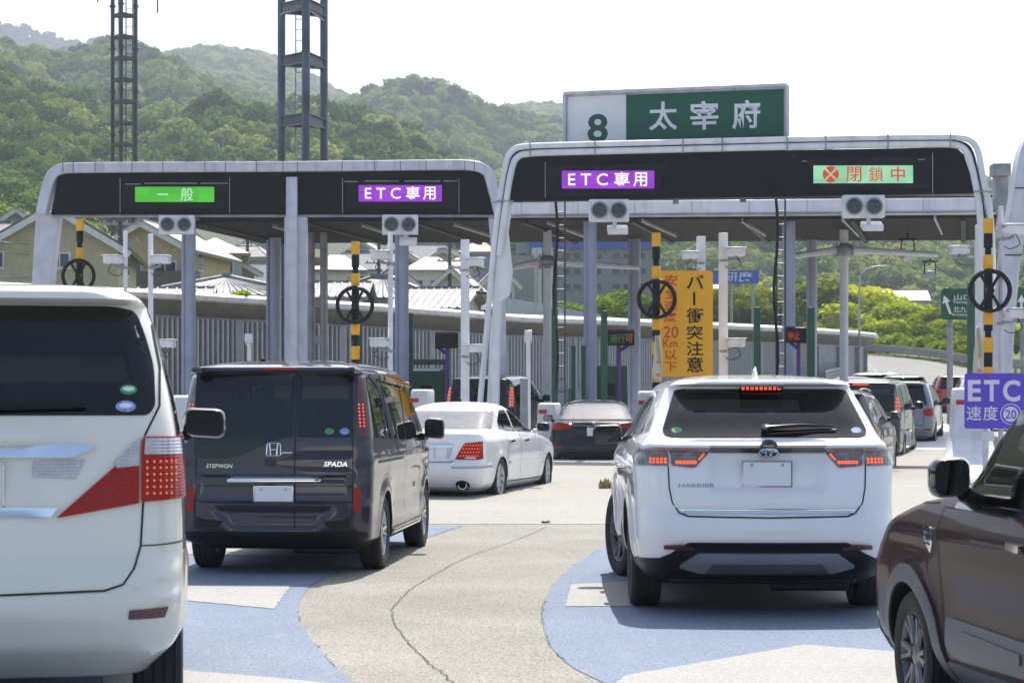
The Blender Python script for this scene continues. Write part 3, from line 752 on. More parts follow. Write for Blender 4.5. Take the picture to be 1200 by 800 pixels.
# ---- dark grey boxy minivan
def car_grey_minivan():
    h = rx(321, 139)
    def disp(x, y, z):
        x = arch(x, y, z, (.87, 3.76), .33, .37, .014)
        x -= .02 * sb(.5, .78, .1, z) * sb(1.3, 3.3, .3, y)
        x += .008 * math.exp(-((z - .98) / .05)**2)
        if y < .5:
            y += .022 * sb(.62, .84, .012, z) * (1 - sm(.64, .66, x))
            y += .035 * sb(.40, .56, .03, z) * sb(-1, .36 + (z - .40) * .9, .03, x)
        return x, y
    st = [(.20, .70, .40, 4.35, .15, .3), (.27, .79, .14, 4.55, .14, .3), (.30, .825, .05, 4.62, .13, .33), (.36, .835, .02, 4.66, .13, .35), (.48, .842, .0, 4.69, .13, .35), (.60, .846, .0, 4.69, .13, .36), (.63, .848, .025, 4.69, .13, .36),
          (.80, .848, .04, 4.66, .12, .36), (.90, .848, .05, 4.6, .12, .36), (1.0, .845, .055, 4.48, .12, .36), (1.08, .842, .06, 4.25, .12, .34), (1.14, .838, .065, 3.98, .12, .3), (1.2, .832, .075, 3.85, .12, .28),
          (1.4, .806, .11, 3.45, .12, .28), (1.6, .772, .15, 3.05, .12, .28), (1.70, .748, .175, 2.85, .12, .28), (1.715, .742, .10, 2.82, .12, .28), (1.73, .73, .055, 2.78, .12, .28), (1.755, .70, .06, 2.7, .12, .28),
          (1.775, .655, .2, 2.6, .14, .28), (1.80, .56, .5, 2.4, .16, .28), (1.825, .4, .9, 2.15, .16, .2), (1.84, .15, 1.3, 1.8, .1, .1)]
    c = Car('grey_minivan', 'boxy dark grey minivan with a split rear door, chrome handle bar and side-hinged tailgate', 'minivan', st, M['paint_grey'], 4.69,
            [(.87, .33, .36, .57), (3.76, .33, .36, .57)], q=.026, bow_r=.035, bow_f=.2, tr=.02, disp=disp, at=(-2.02, 18.0), yaw=4.7)
    lw = [(-.70, 1.70), (.165, 1.705), (.165, 1.165), (.05, 1.15), (-.14, 1.07), (-.34, .985), (-.695, .99)]
    c.window(lw, 'rear', M['privacy'], .035, r=[.05, .02, .02, .08, .1, .1, .05])
    c.window([(.195, 1.705), (.655, 1.70), (.672, 1.165), (.195, 1.165)], 'rear', M['privacy'], .035, r=.02)
    for sd in (1, -1):
        c.window([(.30, 1.16), (.27, 1.62), (.36, 1.70), (.98, 1.71), (1.0, 1.14)], 'side', M['privacy'], .05, sd, r=.05)
        c.window([(1.07, 1.14), (1.07, 1.71), (2.12, 1.70), (2.12, 1.11)], 'side', M['privacy'], .05, sd, r=.05)
        c.window([(2.2, 1.11), (2.2, 1.70), (2.85, 1.66), (3.3, 1.38), (3.6, 1.12)], 'side', M['clearglass'], .05, sd, r=.05)
    c.window([(-.72, 1.24), (.72, 1.24), (.62, 1.68), (-.62, 1.68)], 'front', M['clearglass'], .06)
    c.build_body(black_below=.29)
    W = c.wrap_a
    for k in (1, -1):
        f = (lambda pl: pl) if k == 1 else neg
        top = W(.70, 1.66); bot = W(.74, 1.17)
        lamp = c.patch('tail_lamp', f([(top - .015, 1.70), (bot - .045, 1.165), (bot + .075, 1.165), (top + .07, 1.68)]), 'wrap', M['lampdarkred'] if k == 1 else M['lampsmoke'], off=.012, th=.02, r=.012)
        mb = MB()
        for i in range(2):
            for j in range(7):
                a = k * (bot - .012 + i * .032 - j * .003); z = 1.26 + j * .03; p, n = c.pn('wrap', a, z)
                mb.lathe([(.009, 0), (.007, .004), (0, .005)], p + n * .012, n, 8)
        mb.build('led_column', M['led'] if k == 1 else M['ledsoft'], lamp)
        b2 = W(.72, .65)
        c.patch('reflector', f([(b2 - .035, .53), (b2 - .04, .745), (b2 + .015, .74), (b2 + .018, .54)]), 'wrap', M['lampred'], off=.006, th=.015, r=.008)
        c.patch('lower_vent', f([(.66, .40), (.66, .50), (.60, .475), (.42, .46), (.47, .405)]), 'rear', M['black'], off=.005, r=.02)
        c.strip('door_seam', f([(.668, 1.16), (.672, .98), (.672, .36)]), 'rear', .008, M['seam'])
        for y_ in (1.03, 2.16, 3.28): c.strip('door_seam', [(y_, .42), (y_, 1.12)], 'side', .008, M['seam'], side=k)
        c.strip('slide_rail', [(.42, .95), (1.95, .95)], 'side', .025, M['black'], side=k)
        for y_ in (1.9, 2.35): c.strip('door_handle', [(y_, .99), (y_ + .2, .995)], 'side', .03, M['chrome'], off=.035, side=k, raise_=.035)
        c.patch('sill_panel', [(1.25, .24), (1.25, .33), (3.35, .33), (3.35, .24)], 'side', M['paint_grey'], off=.02, th=.02, side=k)
        c.strip('sill_trim', [(1.3, .30), (3.3, .30)], 'side', .025, M['chrome'], off=.024, side=k)
        c.patch('roof_visor', [(1.1, 1.64), (1.1, 1.68), (3.0, 1.62), (3.0, 1.585)], 'side', M['blackpanel'], off=.05, th=.015, side=k)
        mb = MB()
        mb.path([(k * .60, .03, 1.735), (k * .68, .05, 1.735), (k * .715, .12, 1.725)], [.02, .028, .02], 8); mb.build('spoiler_fin', M['blackpanel'], c.root)
    c.strip('door_seam', [(.18, 1.71), (.18, .36)], 'rear', .010, M['seam'])
    c.strip('door_seam', [(-.672, .965), (-.672, .36)], 'rear', .008, M['seam'])
    c.strip('door_seam', [(-.67, .755), (.67, .755)], 'rear', .006, M['seam'])
    c.patch('chrome_bar', rnd([(-.395, .785), (-.395, .84), (-.33, .852), (.33, .852), (.415, .83), (.40, .79)], .015), 'rear', M['chrome'], off=.045, th=.05)
    c.strip('chrome_groove', [(-.37, .815), (.39, .812)], 'rear', .006, M['silver'], off=.049)
    c.plate(0, .665, .012)
    c.patch('bumper_valance', [(-.80, .275), (-.79, .37), (.79, .37), (.80, .275)], 'rear', M['black'], off=.005, r=.01)
    c.strip('bumper_line', [(-.72, .385), (.72, .385)], 'rear', .012, M['blackpanel'], off=.006)
    c.patch('high_brake_lamp', [(-.11, 1.735), (-.11, 1.75), (.20, 1.75), (.20, 1.735)], 'rear', M['lampred'], off=.006)
    o, p0, n, ex, ez = c.ovals(0, 1.06, [], .005)
    mb = MB()
    fr = rnd([(-.062, -.052), (.062, -.052), (.056, .055), (-.056, .055)], .02)
    mb.path([p0 + n * .012 + ex * a + ez * b for a, b in fr], .0055, 6, closed=True)
    for sgn in (1, -1): mb.path([p0 + n * .012 + ex * sgn * .026 + ez * -.047, p0 + n * .012 + ex * sgn * .03, p0 + n * .012 + ex * sgn * .036 + ez * .05], [.008, .006, .008], 6)
    mb.tube(p0 + n * .012 - ex * .03, p0 + n * .012 + ex * .03, .0065); bpy.data.objects.remove(o); mb.build('emblem', M['chrome'], c.root)
    c.badge_text('STEPWGN', -.585, .905, .225, .034, slant=.25); c.badge_text('SPADA', .425, .918, .20, .042, slant=.25)
    c.strip('chrome_line', [(.07, 1.035), (.155, 1.035)], 'rear', .006, M['chrome'], off=.004)
    for cx, mm, wd in ((.47, 'stick_green', .04), (.60, 'stick_blue', .042)):
        c.patch('sticker', oval(cx, 1.215, wd, .026), 'rear', M[mm], off=.0075, th=.001)
    mb = MB(); mb.box((-.32, .95, 1.815), (.2, .12, .02)); mb.lathe([(.03, 0), (.02, .03), (0, .035)], (-.27, .95, 1.82), (0, 0, 1), 10); mb.build('roof_aerial', M['black'], c.root)
    c.wheels((.87, 3.76), .735, .32, .205, .2, 5, M['alloy'])
    c.mirror(.98, 3.3, 1.2, (.2, .22), M['blackpanel'], (.84, 3.4, 1.12))
    c.seats([(.9, 2, .72), (1.85, 2, .75), (2.7, 2, .75)], .62, .62, M['seat'])
    c.cabin(.4, 3.8, .72, .42, 1.12); c.under(.3, 4.3, .8, .2, .36)
    return c

# ---- white crossover, centre
def car_white_crossover():
    def disp(x, y, z):
        x = arch(x, y, z, (.98, 3.64), .37, .42, .022)
        x -= .03 * sb(.52, .8, .12, z) * sb(1.5, 3.2, .3, y)
        x += .012 * math.exp(-((z - 1.0) / .07)**2)
        if y < .6:
            y += .045 * sb(.86, 1.12, .02, z) * (1 - sm(.34, .42, x))
            y += .02 * sb(.69, .745, .01, z) * (1 - sm(.60, .66, x))
            y -= .035 * math.exp(-((z - 1.165) / .03)**2)
            y += .03 * sb(.30, .50 - .0 * x, .03, z) * (1 - sm(.55, .7, x))
        return x, y
    st = [(.20, .72, .45, 4.4, .2, .3), (.29, .82, .18, 4.55, .22, .35), (.36, .87, .08, 4.64, .24, .4), (.46, .90, .02, 4.7, .27, .45), (.58, .912, .0, 4.72, .28, .5), (.66, .914, .015, 4.72, .28, .5), (.72, .914, .045, 4.72, .28, .5),
          (.85, .915, .07, 4.7, .27, .5), (.95, .915, .085, 4.6, .26, .5), (1.02, .91, .10, 4.4, .25, .45), (1.08, .90, .115, 3.9, .24, .4), (1.13, .882, .12, 3.55, .24, .35), (1.175, .862, .10, 3.45, .23, .35), (1.21, .835, .135, 3.37, .22, .3),
          (1.24, .815, .18, 3.3, .21, .3), (1.35, .765, .30, 3.05, .2, .3), (1.50, .695, .47, 2.75, .18, .3), (1.565, .66, .545, 2.6, .17, .3), (1.575, .65, .46, 2.58, .17, .3), (1.59, .635, .36, 2.55, .2, .3), (1.61, .60, .37, 2.5, .22, .3),
          (1.63, .53, .6, 2.4, .22, .3), (1.65, .42, 1.0, 2.3, .2, .25), (1.663, .28, 1.35, 2.1, .15, .2), (1.668, .1, 1.6, 1.9, .08, .08)]
    c = Car('white_crossover', 'white crossover with slim smoked tail lamps, black lower bumper and silver skid plate', 'SUV', st, M['paint_white'], 4.72,
            [(.98, .37, .41, .62), (3.64, .37, .41, .62)], q=.022, bow_r=.085, bow_f=.25, tr=.045, disp=disp, at=(1.735, 14.4), yaw=.6)
    g = c.window([(-.60, 1.545), (-.52, 1.558), (.52, 1.558), (.60, 1.545), (.70, 1.27), (.69, 1.235), (.64, 1.222), (-.64, 1.222), (-.69, 1.235), (-.70, 1.27)], 'rear', M['privacy_dark'], .05, r=.02)
    for sd in (1, -1):
        c.window([(1.0, 1.25), (1.42, 1.5), (2.0, 1.52), (2.0, 1.16)], 'side', M['privacy'], .045, sd)
        c.window([(2.08, 1.16), (2.08, 1.52), (2.45, 1.5), (3.25, 1.15)], 'side', M['clearglass'], .045, sd)
    c.window([(-.74, 1.16), (.74, 1.16), (.56, 1.54), (-.56, 1.54)], 'front', M['clearglass'], .06)
    c.build_body(black_below=.37)
    W = c.wrap_a
    for k in (1, -1):
        f = (lambda pl: pl) if k == 1 else neg
        aw = W(.86, 1.09)
        L1 = c.patch('tail_lamp', f(rnd([(.385, 1.142), (.665, 1.148), (.66, 1.03), (.50, 1.015)], .015)), 'wrap', M['lampsmoke'], off=.012, th=.02)
        L2 = c.patch('tail_lamp', f(rnd([(.678, 1.03), (.680, 1.15), (aw, 1.148), (aw + .14, 1.13), (aw + .16, 1.07), (aw + .02, 1.03)], .015)), 'wrap', M['lampsmoke'], off=.014, th=.025)
        mb = MB()
        for i in range(6):
            p, n = c.pn('wrap', k * (.50 + i * .024), 1.052); mb.lathe([(.014, 0), (.010, .004), (0, .005)], p + n * .012, n, 8)
        pts = [c.pn('wrap', k * a, z) for a, z in ((.475, 1.068), (.455, 1.09), (.43, 1.118))]
        mb.path([p + n * .014 for p, n in pts], .0065, 6)
        mb.build('led_strip', M['led'], L1)
        mb = MB()
        for i in range(5):
            for j in range(2):
                p, n = c.pn('wrap', k * (.70 + i * .026), 1.052 + j * .022); mb.lathe([(.011, 0), (.008, .004), (0, .005)], p + n * .014, n, 8)
        mb.build('led_cluster', M['led'], L2)
        c.strip('lamp_chrome', f([(.40, 1.148), (.85, 1.153)]), 'wrap', .01, M['silver'], off=.014)
        c.patch('reflector', f(rnd([(.50, .468), (.50, .495), (.595, .502), (.70, .498), (.70, .472)], .006)), 'rear', M['lampdarkred'], off=.02, th=.02, res=.02)
        c.strip('tailgate_seam', f([(.672, 1.03), (.665, .88), (.645, .78), (.60, .715), (.54, .688), (0, .68)]), 'rear', .009, M['seam'])
        c.strip('tailgate_seam', f([(.685, 1.15), (.725, 1.21)]), 'rear', .008, M['seam'])
        for xx in (.255,): c.patch('parking_sensor', f(oval(xx, .615, .013, .013, 12)), 'rear', M['paint_white'], off=.004)
        c.patch('bumper_side', f([(.56, .36), (.50, .49), (.55, .51), (.66, .44), (.74, .405), (W(.88, .38) + .18, .375), (W(.88, .33) + .18, .30), (.78, .27)]), 'wrap', M['black'], off=.011, th=.02, res=.02)
        c.strip('skid_edge', f([(.30, .447), (.465, .447), (.59, .365)]), 'rear', .01, M['silver'], off=.044)
        for y_ in (1.35, 2.04, 3.3): c.strip('door_seam', [(y_, .45), (y_, 1.12)], 'side', .008, M['seamlight'], side=k)
        for y_ in (1.55, 2.5): c.strip('door_handle', [(y_, .98), (y_ + .2, .985)], 'side', .03, M['paint_white'], off=.035, side=k, raise_=.035)
        c.patch('sill_cladding', [(1.35, .22), (1.4, .36), (3.25, .36), (3.3, .22)], 'side', M['black'], off=.012, th=.015, side=k)
        for yc in (.98, 3.64):
            ring = [(yc + .435 * math.cos(t), .37 + .435 * math.sin(t)) for t in np.linspace(-.2, math.pi + .2, 24)]
            c.strip('wheel_arch_trim', ring, 'side', .03, M['paint_white'], off=.006, side=k, raise_=.01)
    c.patch('bumper_valance', rnd([(-.62, .30), (-.60, .46), (-.55, .515), (.55, .515), (.60, .46), (.62, .30)], .03), 'rear', M['black'], off=.013, th=.02, res=.02)
    c.patch('skid_plate', rnd([(-.60, .362), (-.47, .447), (.47, .447), (.60, .362), (.45, .318), (-.45, .318)], .01), 'rear', M['skid'], off=.034, th=.03, res=.02)
    c.patch('skid_insert', rnd([(-.42, .325), (-.37, .385), (.37, .385), (.42, .325)], .01), 'rear', M['cladding'], off=.040, th=.01, res=.02)
    c.patch('garnish', rnd([(-.39, 1.128), (-.39, 1.16), (.39, 1.16), (.39, 1.128)], .006), 'rear', M['blackpanel'], off=.012, th=.015)
    c.strip('chrome_line', [(-.40, 1.168), (.40, 1.168)], 'rear', .008, M['silver'], off=.012)
    c.patch('emblem_base', oval(.005, 1.145, .068, .046, 28), 'rear', M['blackpanel'], off=.022, th=.03)
    o, p0, n, ex, ez = c.ovals(.005, 1.145, [], .005); bpy.data.objects.remove(o)
    mb = MB()
    for cx, cz, a_, b_ in ((0, 0, .064, .043), (0, 0, .021, .041), (0, .016, .043, .016)):
        mb.path([p0 + n * .028 + ex * (cx + a_ * math.cos(t)) + ez * (cz + b_ * math.sin(t)) for t in np.linspace(0, 2 * math.pi, 28, endpoint=False)], .0085, 6, closed=True)
    mb.build('emblem', M['chrome'], c.root)
    c.badge_text('HARRIER', -.60, .885, .24, .026, M['skid'])
    c.plate(0, .975, .012)
    c.patch('chrome_bar', rnd([(-.585, .705), (-.60, .742), (.60, .742), (.585, .705)], .005), 'rear', M['chrome'], off=.012, th=.02)
    c.strip('chrome_groove', [(-.58, .722), (.58, .722)], 'rear', .004, M['cladding'], off=.0125)
    hb = c.patch('high_brake_lamp', [(-.15, 1.558), (-.15, 1.583), (.15, 1.583), (.15, 1.558)], 'rear', M['lampsmoke'], off=.012, th=.03, r=.005)
    mb = MB()
    for i in range(9):
        p, n = c.pn('rear', -.125 + i * .0313, 1.571); mb.box(p + n * .014, (.02, .006, .014))
    mb.build('led_row', M['led'], hb)
    mb = MB(); p, n = c.pn('rear', .0, 1.262); q_, n2 = c.pn('rear', .46, 1.285); pm, n3 = c.pn('rear', .22, 1.277)
    mb.path([p + n * .04, pm + n3 * .045, q_ + n2 * .025], [.034, .024, .012], 8, flat=(1, .6)); mb.path([p + n * .02, p + n * .05], .032, 10)
    a, n4 = c.pn('rear', .0, 1.235); b, n5 = c.pn('rear', .48, 1.26); mb.path([a + n4 * .016, b + n5 * .016], .01, 6); mb.build('wiper', M['blackpanel'], g)
    for cx, mm in ((-.605, 'stick_green'), (.625, 'stick_blue')): c.patch('sticker', oval(cx, 1.268, .036, .02), 'rear', M[mm], off=.0075, th=.001, parent=g)
    mb = MB(); mb.path([(0, .80, 1.625), (0, .93, 1.66), (0, 1.02, 1.64)], [.012, .045, .04], 8, flat=(.45, 1)); mb.path([(0, .86, 1.64), (0, .9, 1.70), (0, .93, 1.715)], [.035, .02, .006], 8, flat=(.4, 1)); mb.build('shark_fin', M['paint_white'], c.root)
    c.wheels((.98, 3.64), .79, .365, .225, .235, 5, M['alloydark'], steer=14)
    c.mirror(.985, 3.05, 1.2, (.24, .17), M['paint_white'], (.86, 3.12, 1.13))
    c.seats([(1.25, 3, .5), (2.15, 2, .74)], .62, .55); c.cabin(.6, 3.35, .76, .45, 1.1); c.under(.35, 4.3, .82, .19, .36)
    mb = MB(); mb.box((0, 1.0, 1.02), (1.35, .7, .03)); mb.build('parcel_shelf', M['trim'], c.root)
    return c

# ---- white saloon turning in
SALOON = [(.16, .70, .40, 4.55, .2, .3), (.24, .83, .12, 4.8, .24, .4), (.36, .878, .03, 4.9, .28, .5), (.50, .892, .0, 4.94, .3, .55), (.56, .894, .01, 4.95, .3, .55), (.60, .895, .035, 4.95, .3, .55), (.72, .893, .055, 4.9, .28, .5), (.82, .888, .065, 4.7, .27, .5), (.90, .88, .075, 4.2, .25, .45), (.95, .868, .085, 3.8, .24, .4),
          (.99, .85, .095, 3.62, .22, .35), (1.02, .825, .13, 3.52, .2, .3), (1.035, .80, .32, 3.48, .2, .3), (1.048, .775, .56, 3.45, .2, .3), (1.06, .76, .70, 3.4, .2, .3), (1.10, .74, .80, 3.3, .2, .3), (1.22, .69, 1.07, 3.02, .2, .3), (1.33, .635, 1.33, 2.75, .2, .3),
          (1.39, .58, 1.52, 2.58, .2, .3), (1.43, .49, 1.7, 2.45, .2, .25), (1.455, .33, 1.85, 2.3, .15, .2), (1.465, .1, 2.0, 2.15, .08, .08)]
def car_white_saloon():
    def disp(x, y, z):
        x = arch(x, y, z, (1.12, 3.97), .31, .36, .015)
        x -= .015 * sb(.4, .6, .1, z) * sb(1.6, 3.5, .3, y)
        if y < .4: y += .03 * sb(.63, .87, .012, z) * (1 - sm(.42, .46, x))
        return x, y
    c = Car('white_saloon', 'white four-door saloon with the sun glaring on its rear window, turning into a lane', 'saloon car', SALOON, M['paint_white'], 4.95,
            [(1.12, .31, .35, .6), (3.97, .31, .35, .6)], q=.035, bow_r=.09, bow_f=.3, tr=.05, disp=disp, at=(-1.30, 30.6), yaw=15)
    c.window([(-.66, 1.325), (.66, 1.325), (.765, 1.09), (.755, 1.065), (-.755, 1.065), (-.765, 1.09)], 'rear', M['dust_glare'], .03, r=.03)
    for sd in (1, -1):
        c.window([(1.42, 1.06), (1.55, 1.2), (1.85, 1.33), (2.2, 1.345), (2.2, 1.01)], 'side', M['privacy'], .03, sd)
        c.window([(2.28, 1.01), (2.28, 1.345), (2.6, 1.30), (3.35, 1.01)], 'side', M['clearglass'], .03, sd)
        c.strip('window_moulding', [(1.4, 1.04), (3.4, .99)], 'side', .02, M['chrome'], side=sd, off=.003)
        c.strip('side_moulding', [(1.6, .56), (3.55, .55)], 'side', .035, M['paint_white'], side=sd, off=.012, raise_=.012)
        c.strip('sill_line', [(1.55, .28), (3.6, .28)], 'side', .015, M['seamlight'], side=sd)
        for y_ in (1.5, 2.24, 3.4): c.strip('door_seam', [(y_, .3), (y_, .98)], 'side', .009, M['seamlight'], side=sd)
        for y_ in (1.6, 2.45): c.strip('door_handle', [(y_, .87), (y_ + .2, .875)], 'side', .03, M['chrome'], off=.035, side=sd, raise_=.035)
    c.window([(-.74, 1.08), (.74, 1.08), (.6, 1.36), (-.6, 1.36)], 'front', M['clearglass'], .05)
    c.build_body(); W = c.wrap_a
    for k in (1, -1):
        f = (lambda pl: pl) if k == 1 else neg
        a1 = W(.80, .75)
        lamp = c.patch('tail_lamp', f(rnd([(.48, .635), (.62, .87), (a1 + .06, .895), (a1 + .08, .65), (a1, .63)], .015)), 'wrap', M['lampred'], off=.012, th=.02)
        mb = MB()
        for i in range(7):
            for j in range(4):
                a = .57 + i * .04 + j * .018; z = .69 + j * .05
                if a < a1 + .05:
                    p, n = c.pn('wrap', k * a, z); mb.lathe([(.010, 0), (.007, .004), (0, .005)], p + n * .012, n, 8)
        mb.build('led_cluster', M['led'], lamp)
        c.patch('reversing_lens', f([(.62, .645), (.65, .675), (.78, .675), (.79, .645)]), 'wrap', M['lampclear'], off=.0135, th=.004, parent=lamp)
        c.strip('bumper_moulding', f([(.44, .52), (a1 - .02, .525), (a1 + .5, .53)]), 'wrap', .03, M['silver'], off=.01, raise_=.01)
        mb = MB(); p, n = c.pn('rear', k * .58, .27); mb.lathe([(.05, .25), (.062, -.01), (.054, -.01), (.05, .2), (0, .2)], p, (0, 1, 0), 18); mb.build('exhaust_tip', M['chrome'], c.root)
        c.patch('exhaust_recess', f(oval(.58, .27, .10, .07)), 'rear', M['black'], off=.003)
        c.strip('trunk_seam', f([(.46, .63), (.44, .60), (0, .595)]), 'rear', .01, M['seamlight'])
        c.patch('garnish_lamp', f([(.34, .655), (.355, .80), (.44, .80), (.39, .655)]), 'rear', M['lampclear'], off=.006)
    c.patch('chrome_garnish', rnd([(-.44, .80), (-.45, .85), (.45, .85), (.44, .80)], .008), 'rear', M['chrome'], off=.02, th=.035)
    c.plate(0, .722, .012); toyota(c, 0, .925, .9); c.badge_text('MAJESTA', .40, .765 - .14, .16, .02) if False else c.badge_text('MAJESTA', .36, .615 + .0, .12, .016)
    c.wheels((1.12, 3.97), .785, .325, .215, .22, 7, M['alloy'], steer=4)
    c.mirror(1.0, 3.15, 1.07, (.2, .15), M['paint_white'], (.84, 3.25, 1.0))
    c.seats([(1.3, 2, .7), (2.3, 2, .72)], .5, .5, M['seatgrey']); c.cabin(.9, 3.5, .74, .36, .98); c.under(.35, 4.4, .8, .16, .3)
    mb = MB(); mb.path([(0, 2.0, 1.462), (0, 1.98, 1.52)], .012, 8); mb.build('roof_aerial', M['black'], c.root)
    return c

# ---- black saloon at the gate
def car_black_saloon():
    st = [tuple([z, w_ * 1.025, yr, yf * .98, cr, cf]) for z, w_, yr, yf, cr, cf in SALOON]
    def disp(x, y, z):
        x = arch(x, y, z, (1.02, 3.85), .32, .37, .02)
        if y < .5: y -= .05 * math.exp(-((z - 1.0) / .035)**2); y += .035 * sb(.72, .9, .02, z) * (1 - sm(.4, .5, x))
        return x, y
    c = Car('black_saloon', 'black saloon with a chrome strip across its boot, waiting under the right-hand gate arch', 'saloon car', st, M['paint_black'], 4.86,
            [(1.02, .32, .36, .6), (3.85, .32, .36, .6)], q=.045, bow_r=.11, bow_f=.3, tr=.05, disp=disp, at=(1.66, 42.4), yaw=2)
    c.window([(-.66, 1.34), (.66, 1.34), (.775, 1.09), (.765, 1.068), (-.765, 1.068), (-.775, 1.09)], 'rear', M['dust_glare'], .03, r=.03)
    for sd in (1, -1):
        c.window([(1.35, 1.07), (1.6, 1.24), (1.85, 1.33), (2.2, 1.345), (2.2, 1.02)], 'side', M['privacy'], .03, sd)
        c.window([(2.28, 1.02), (2.28, 1.345), (2.6, 1.30), (3.3, 1.02)], 'side', M['clearglass'], .03, sd)
    c.window([(-.74, 1.08), (.74, 1.08), (.6, 1.36), (-.6, 1.36)], 'front', M['clearglass'], .05)
    c.build_body(); W = c.wrap_a
    for k in (1, -1):
        f = (lambda pl: pl) if k == 1 else neg
        a1 = W(.82, .95)
        lamp = c.patch('tail_lamp', f(rnd([(.44, .93), (.50, .99), (a1 + .12, 1.0), (a1 + .14, .90), (a1, .86), (.60, .88)], .02)), 'wrap', M['lampred'], off=.012, th=.02)
        c.patch('reflector', f([(.66, .50), (.66, .53), (.82, .535), (.82, .505)]), 'rear', M['lampred'], off=.01)
        mb = MB(); p, n = c.pn('rear', k * .62, .26); mb.lathe([(.05, .25), (.06, -.03), (.05, -.03), (.045, .2), (0, .2)], p, (0, 1, 0), 18); mb.build('exhaust_tip', M['chrome'], c.root)
    c.strip('chrome_line', [(-.62, 1.0), (-.4, .965), (0, .955), (.4, .965), (.62, 1.0)], 'rear', .025, M['chrome'], off=.012, raise_=.012)
    c.plate(0, .83, .01); c.ovals(0, 1.0, [(0, 0, .066, .052)], .007)
    o, p0, n, ex, ez = c.ovals(0, 1.0, [], .005); bpy.data.objects.remove(o); mb = MB()
    mb.path([p0 + n * .012 + ex * a + ez * b for a, b in ((-.06, .018), (-.03, .01), (0, -.02), (.03, .01), (.06, .018))], .006, 6); mb.build('emblem', M['chrome'], c.root)
    c.badge_text('ATENZA', -.58, .80, .2, .025) if False else None
    c.wheels((1.02, 3.85), .80, .34, .22, .23, 5, M['alloydark'])
    c.mirror(1.0, 3.1, 1.08, (.2, .15), M['paint_black'], (.85, 3.2, 1.01))
    c.seats([(1.3, 2, .7), (2.3, 2, .72)], .5, .5); c.cabin(.9, 3.5, .74, .36, .98); c.under(.35, 4.3, .8, .16, .3)
    return c

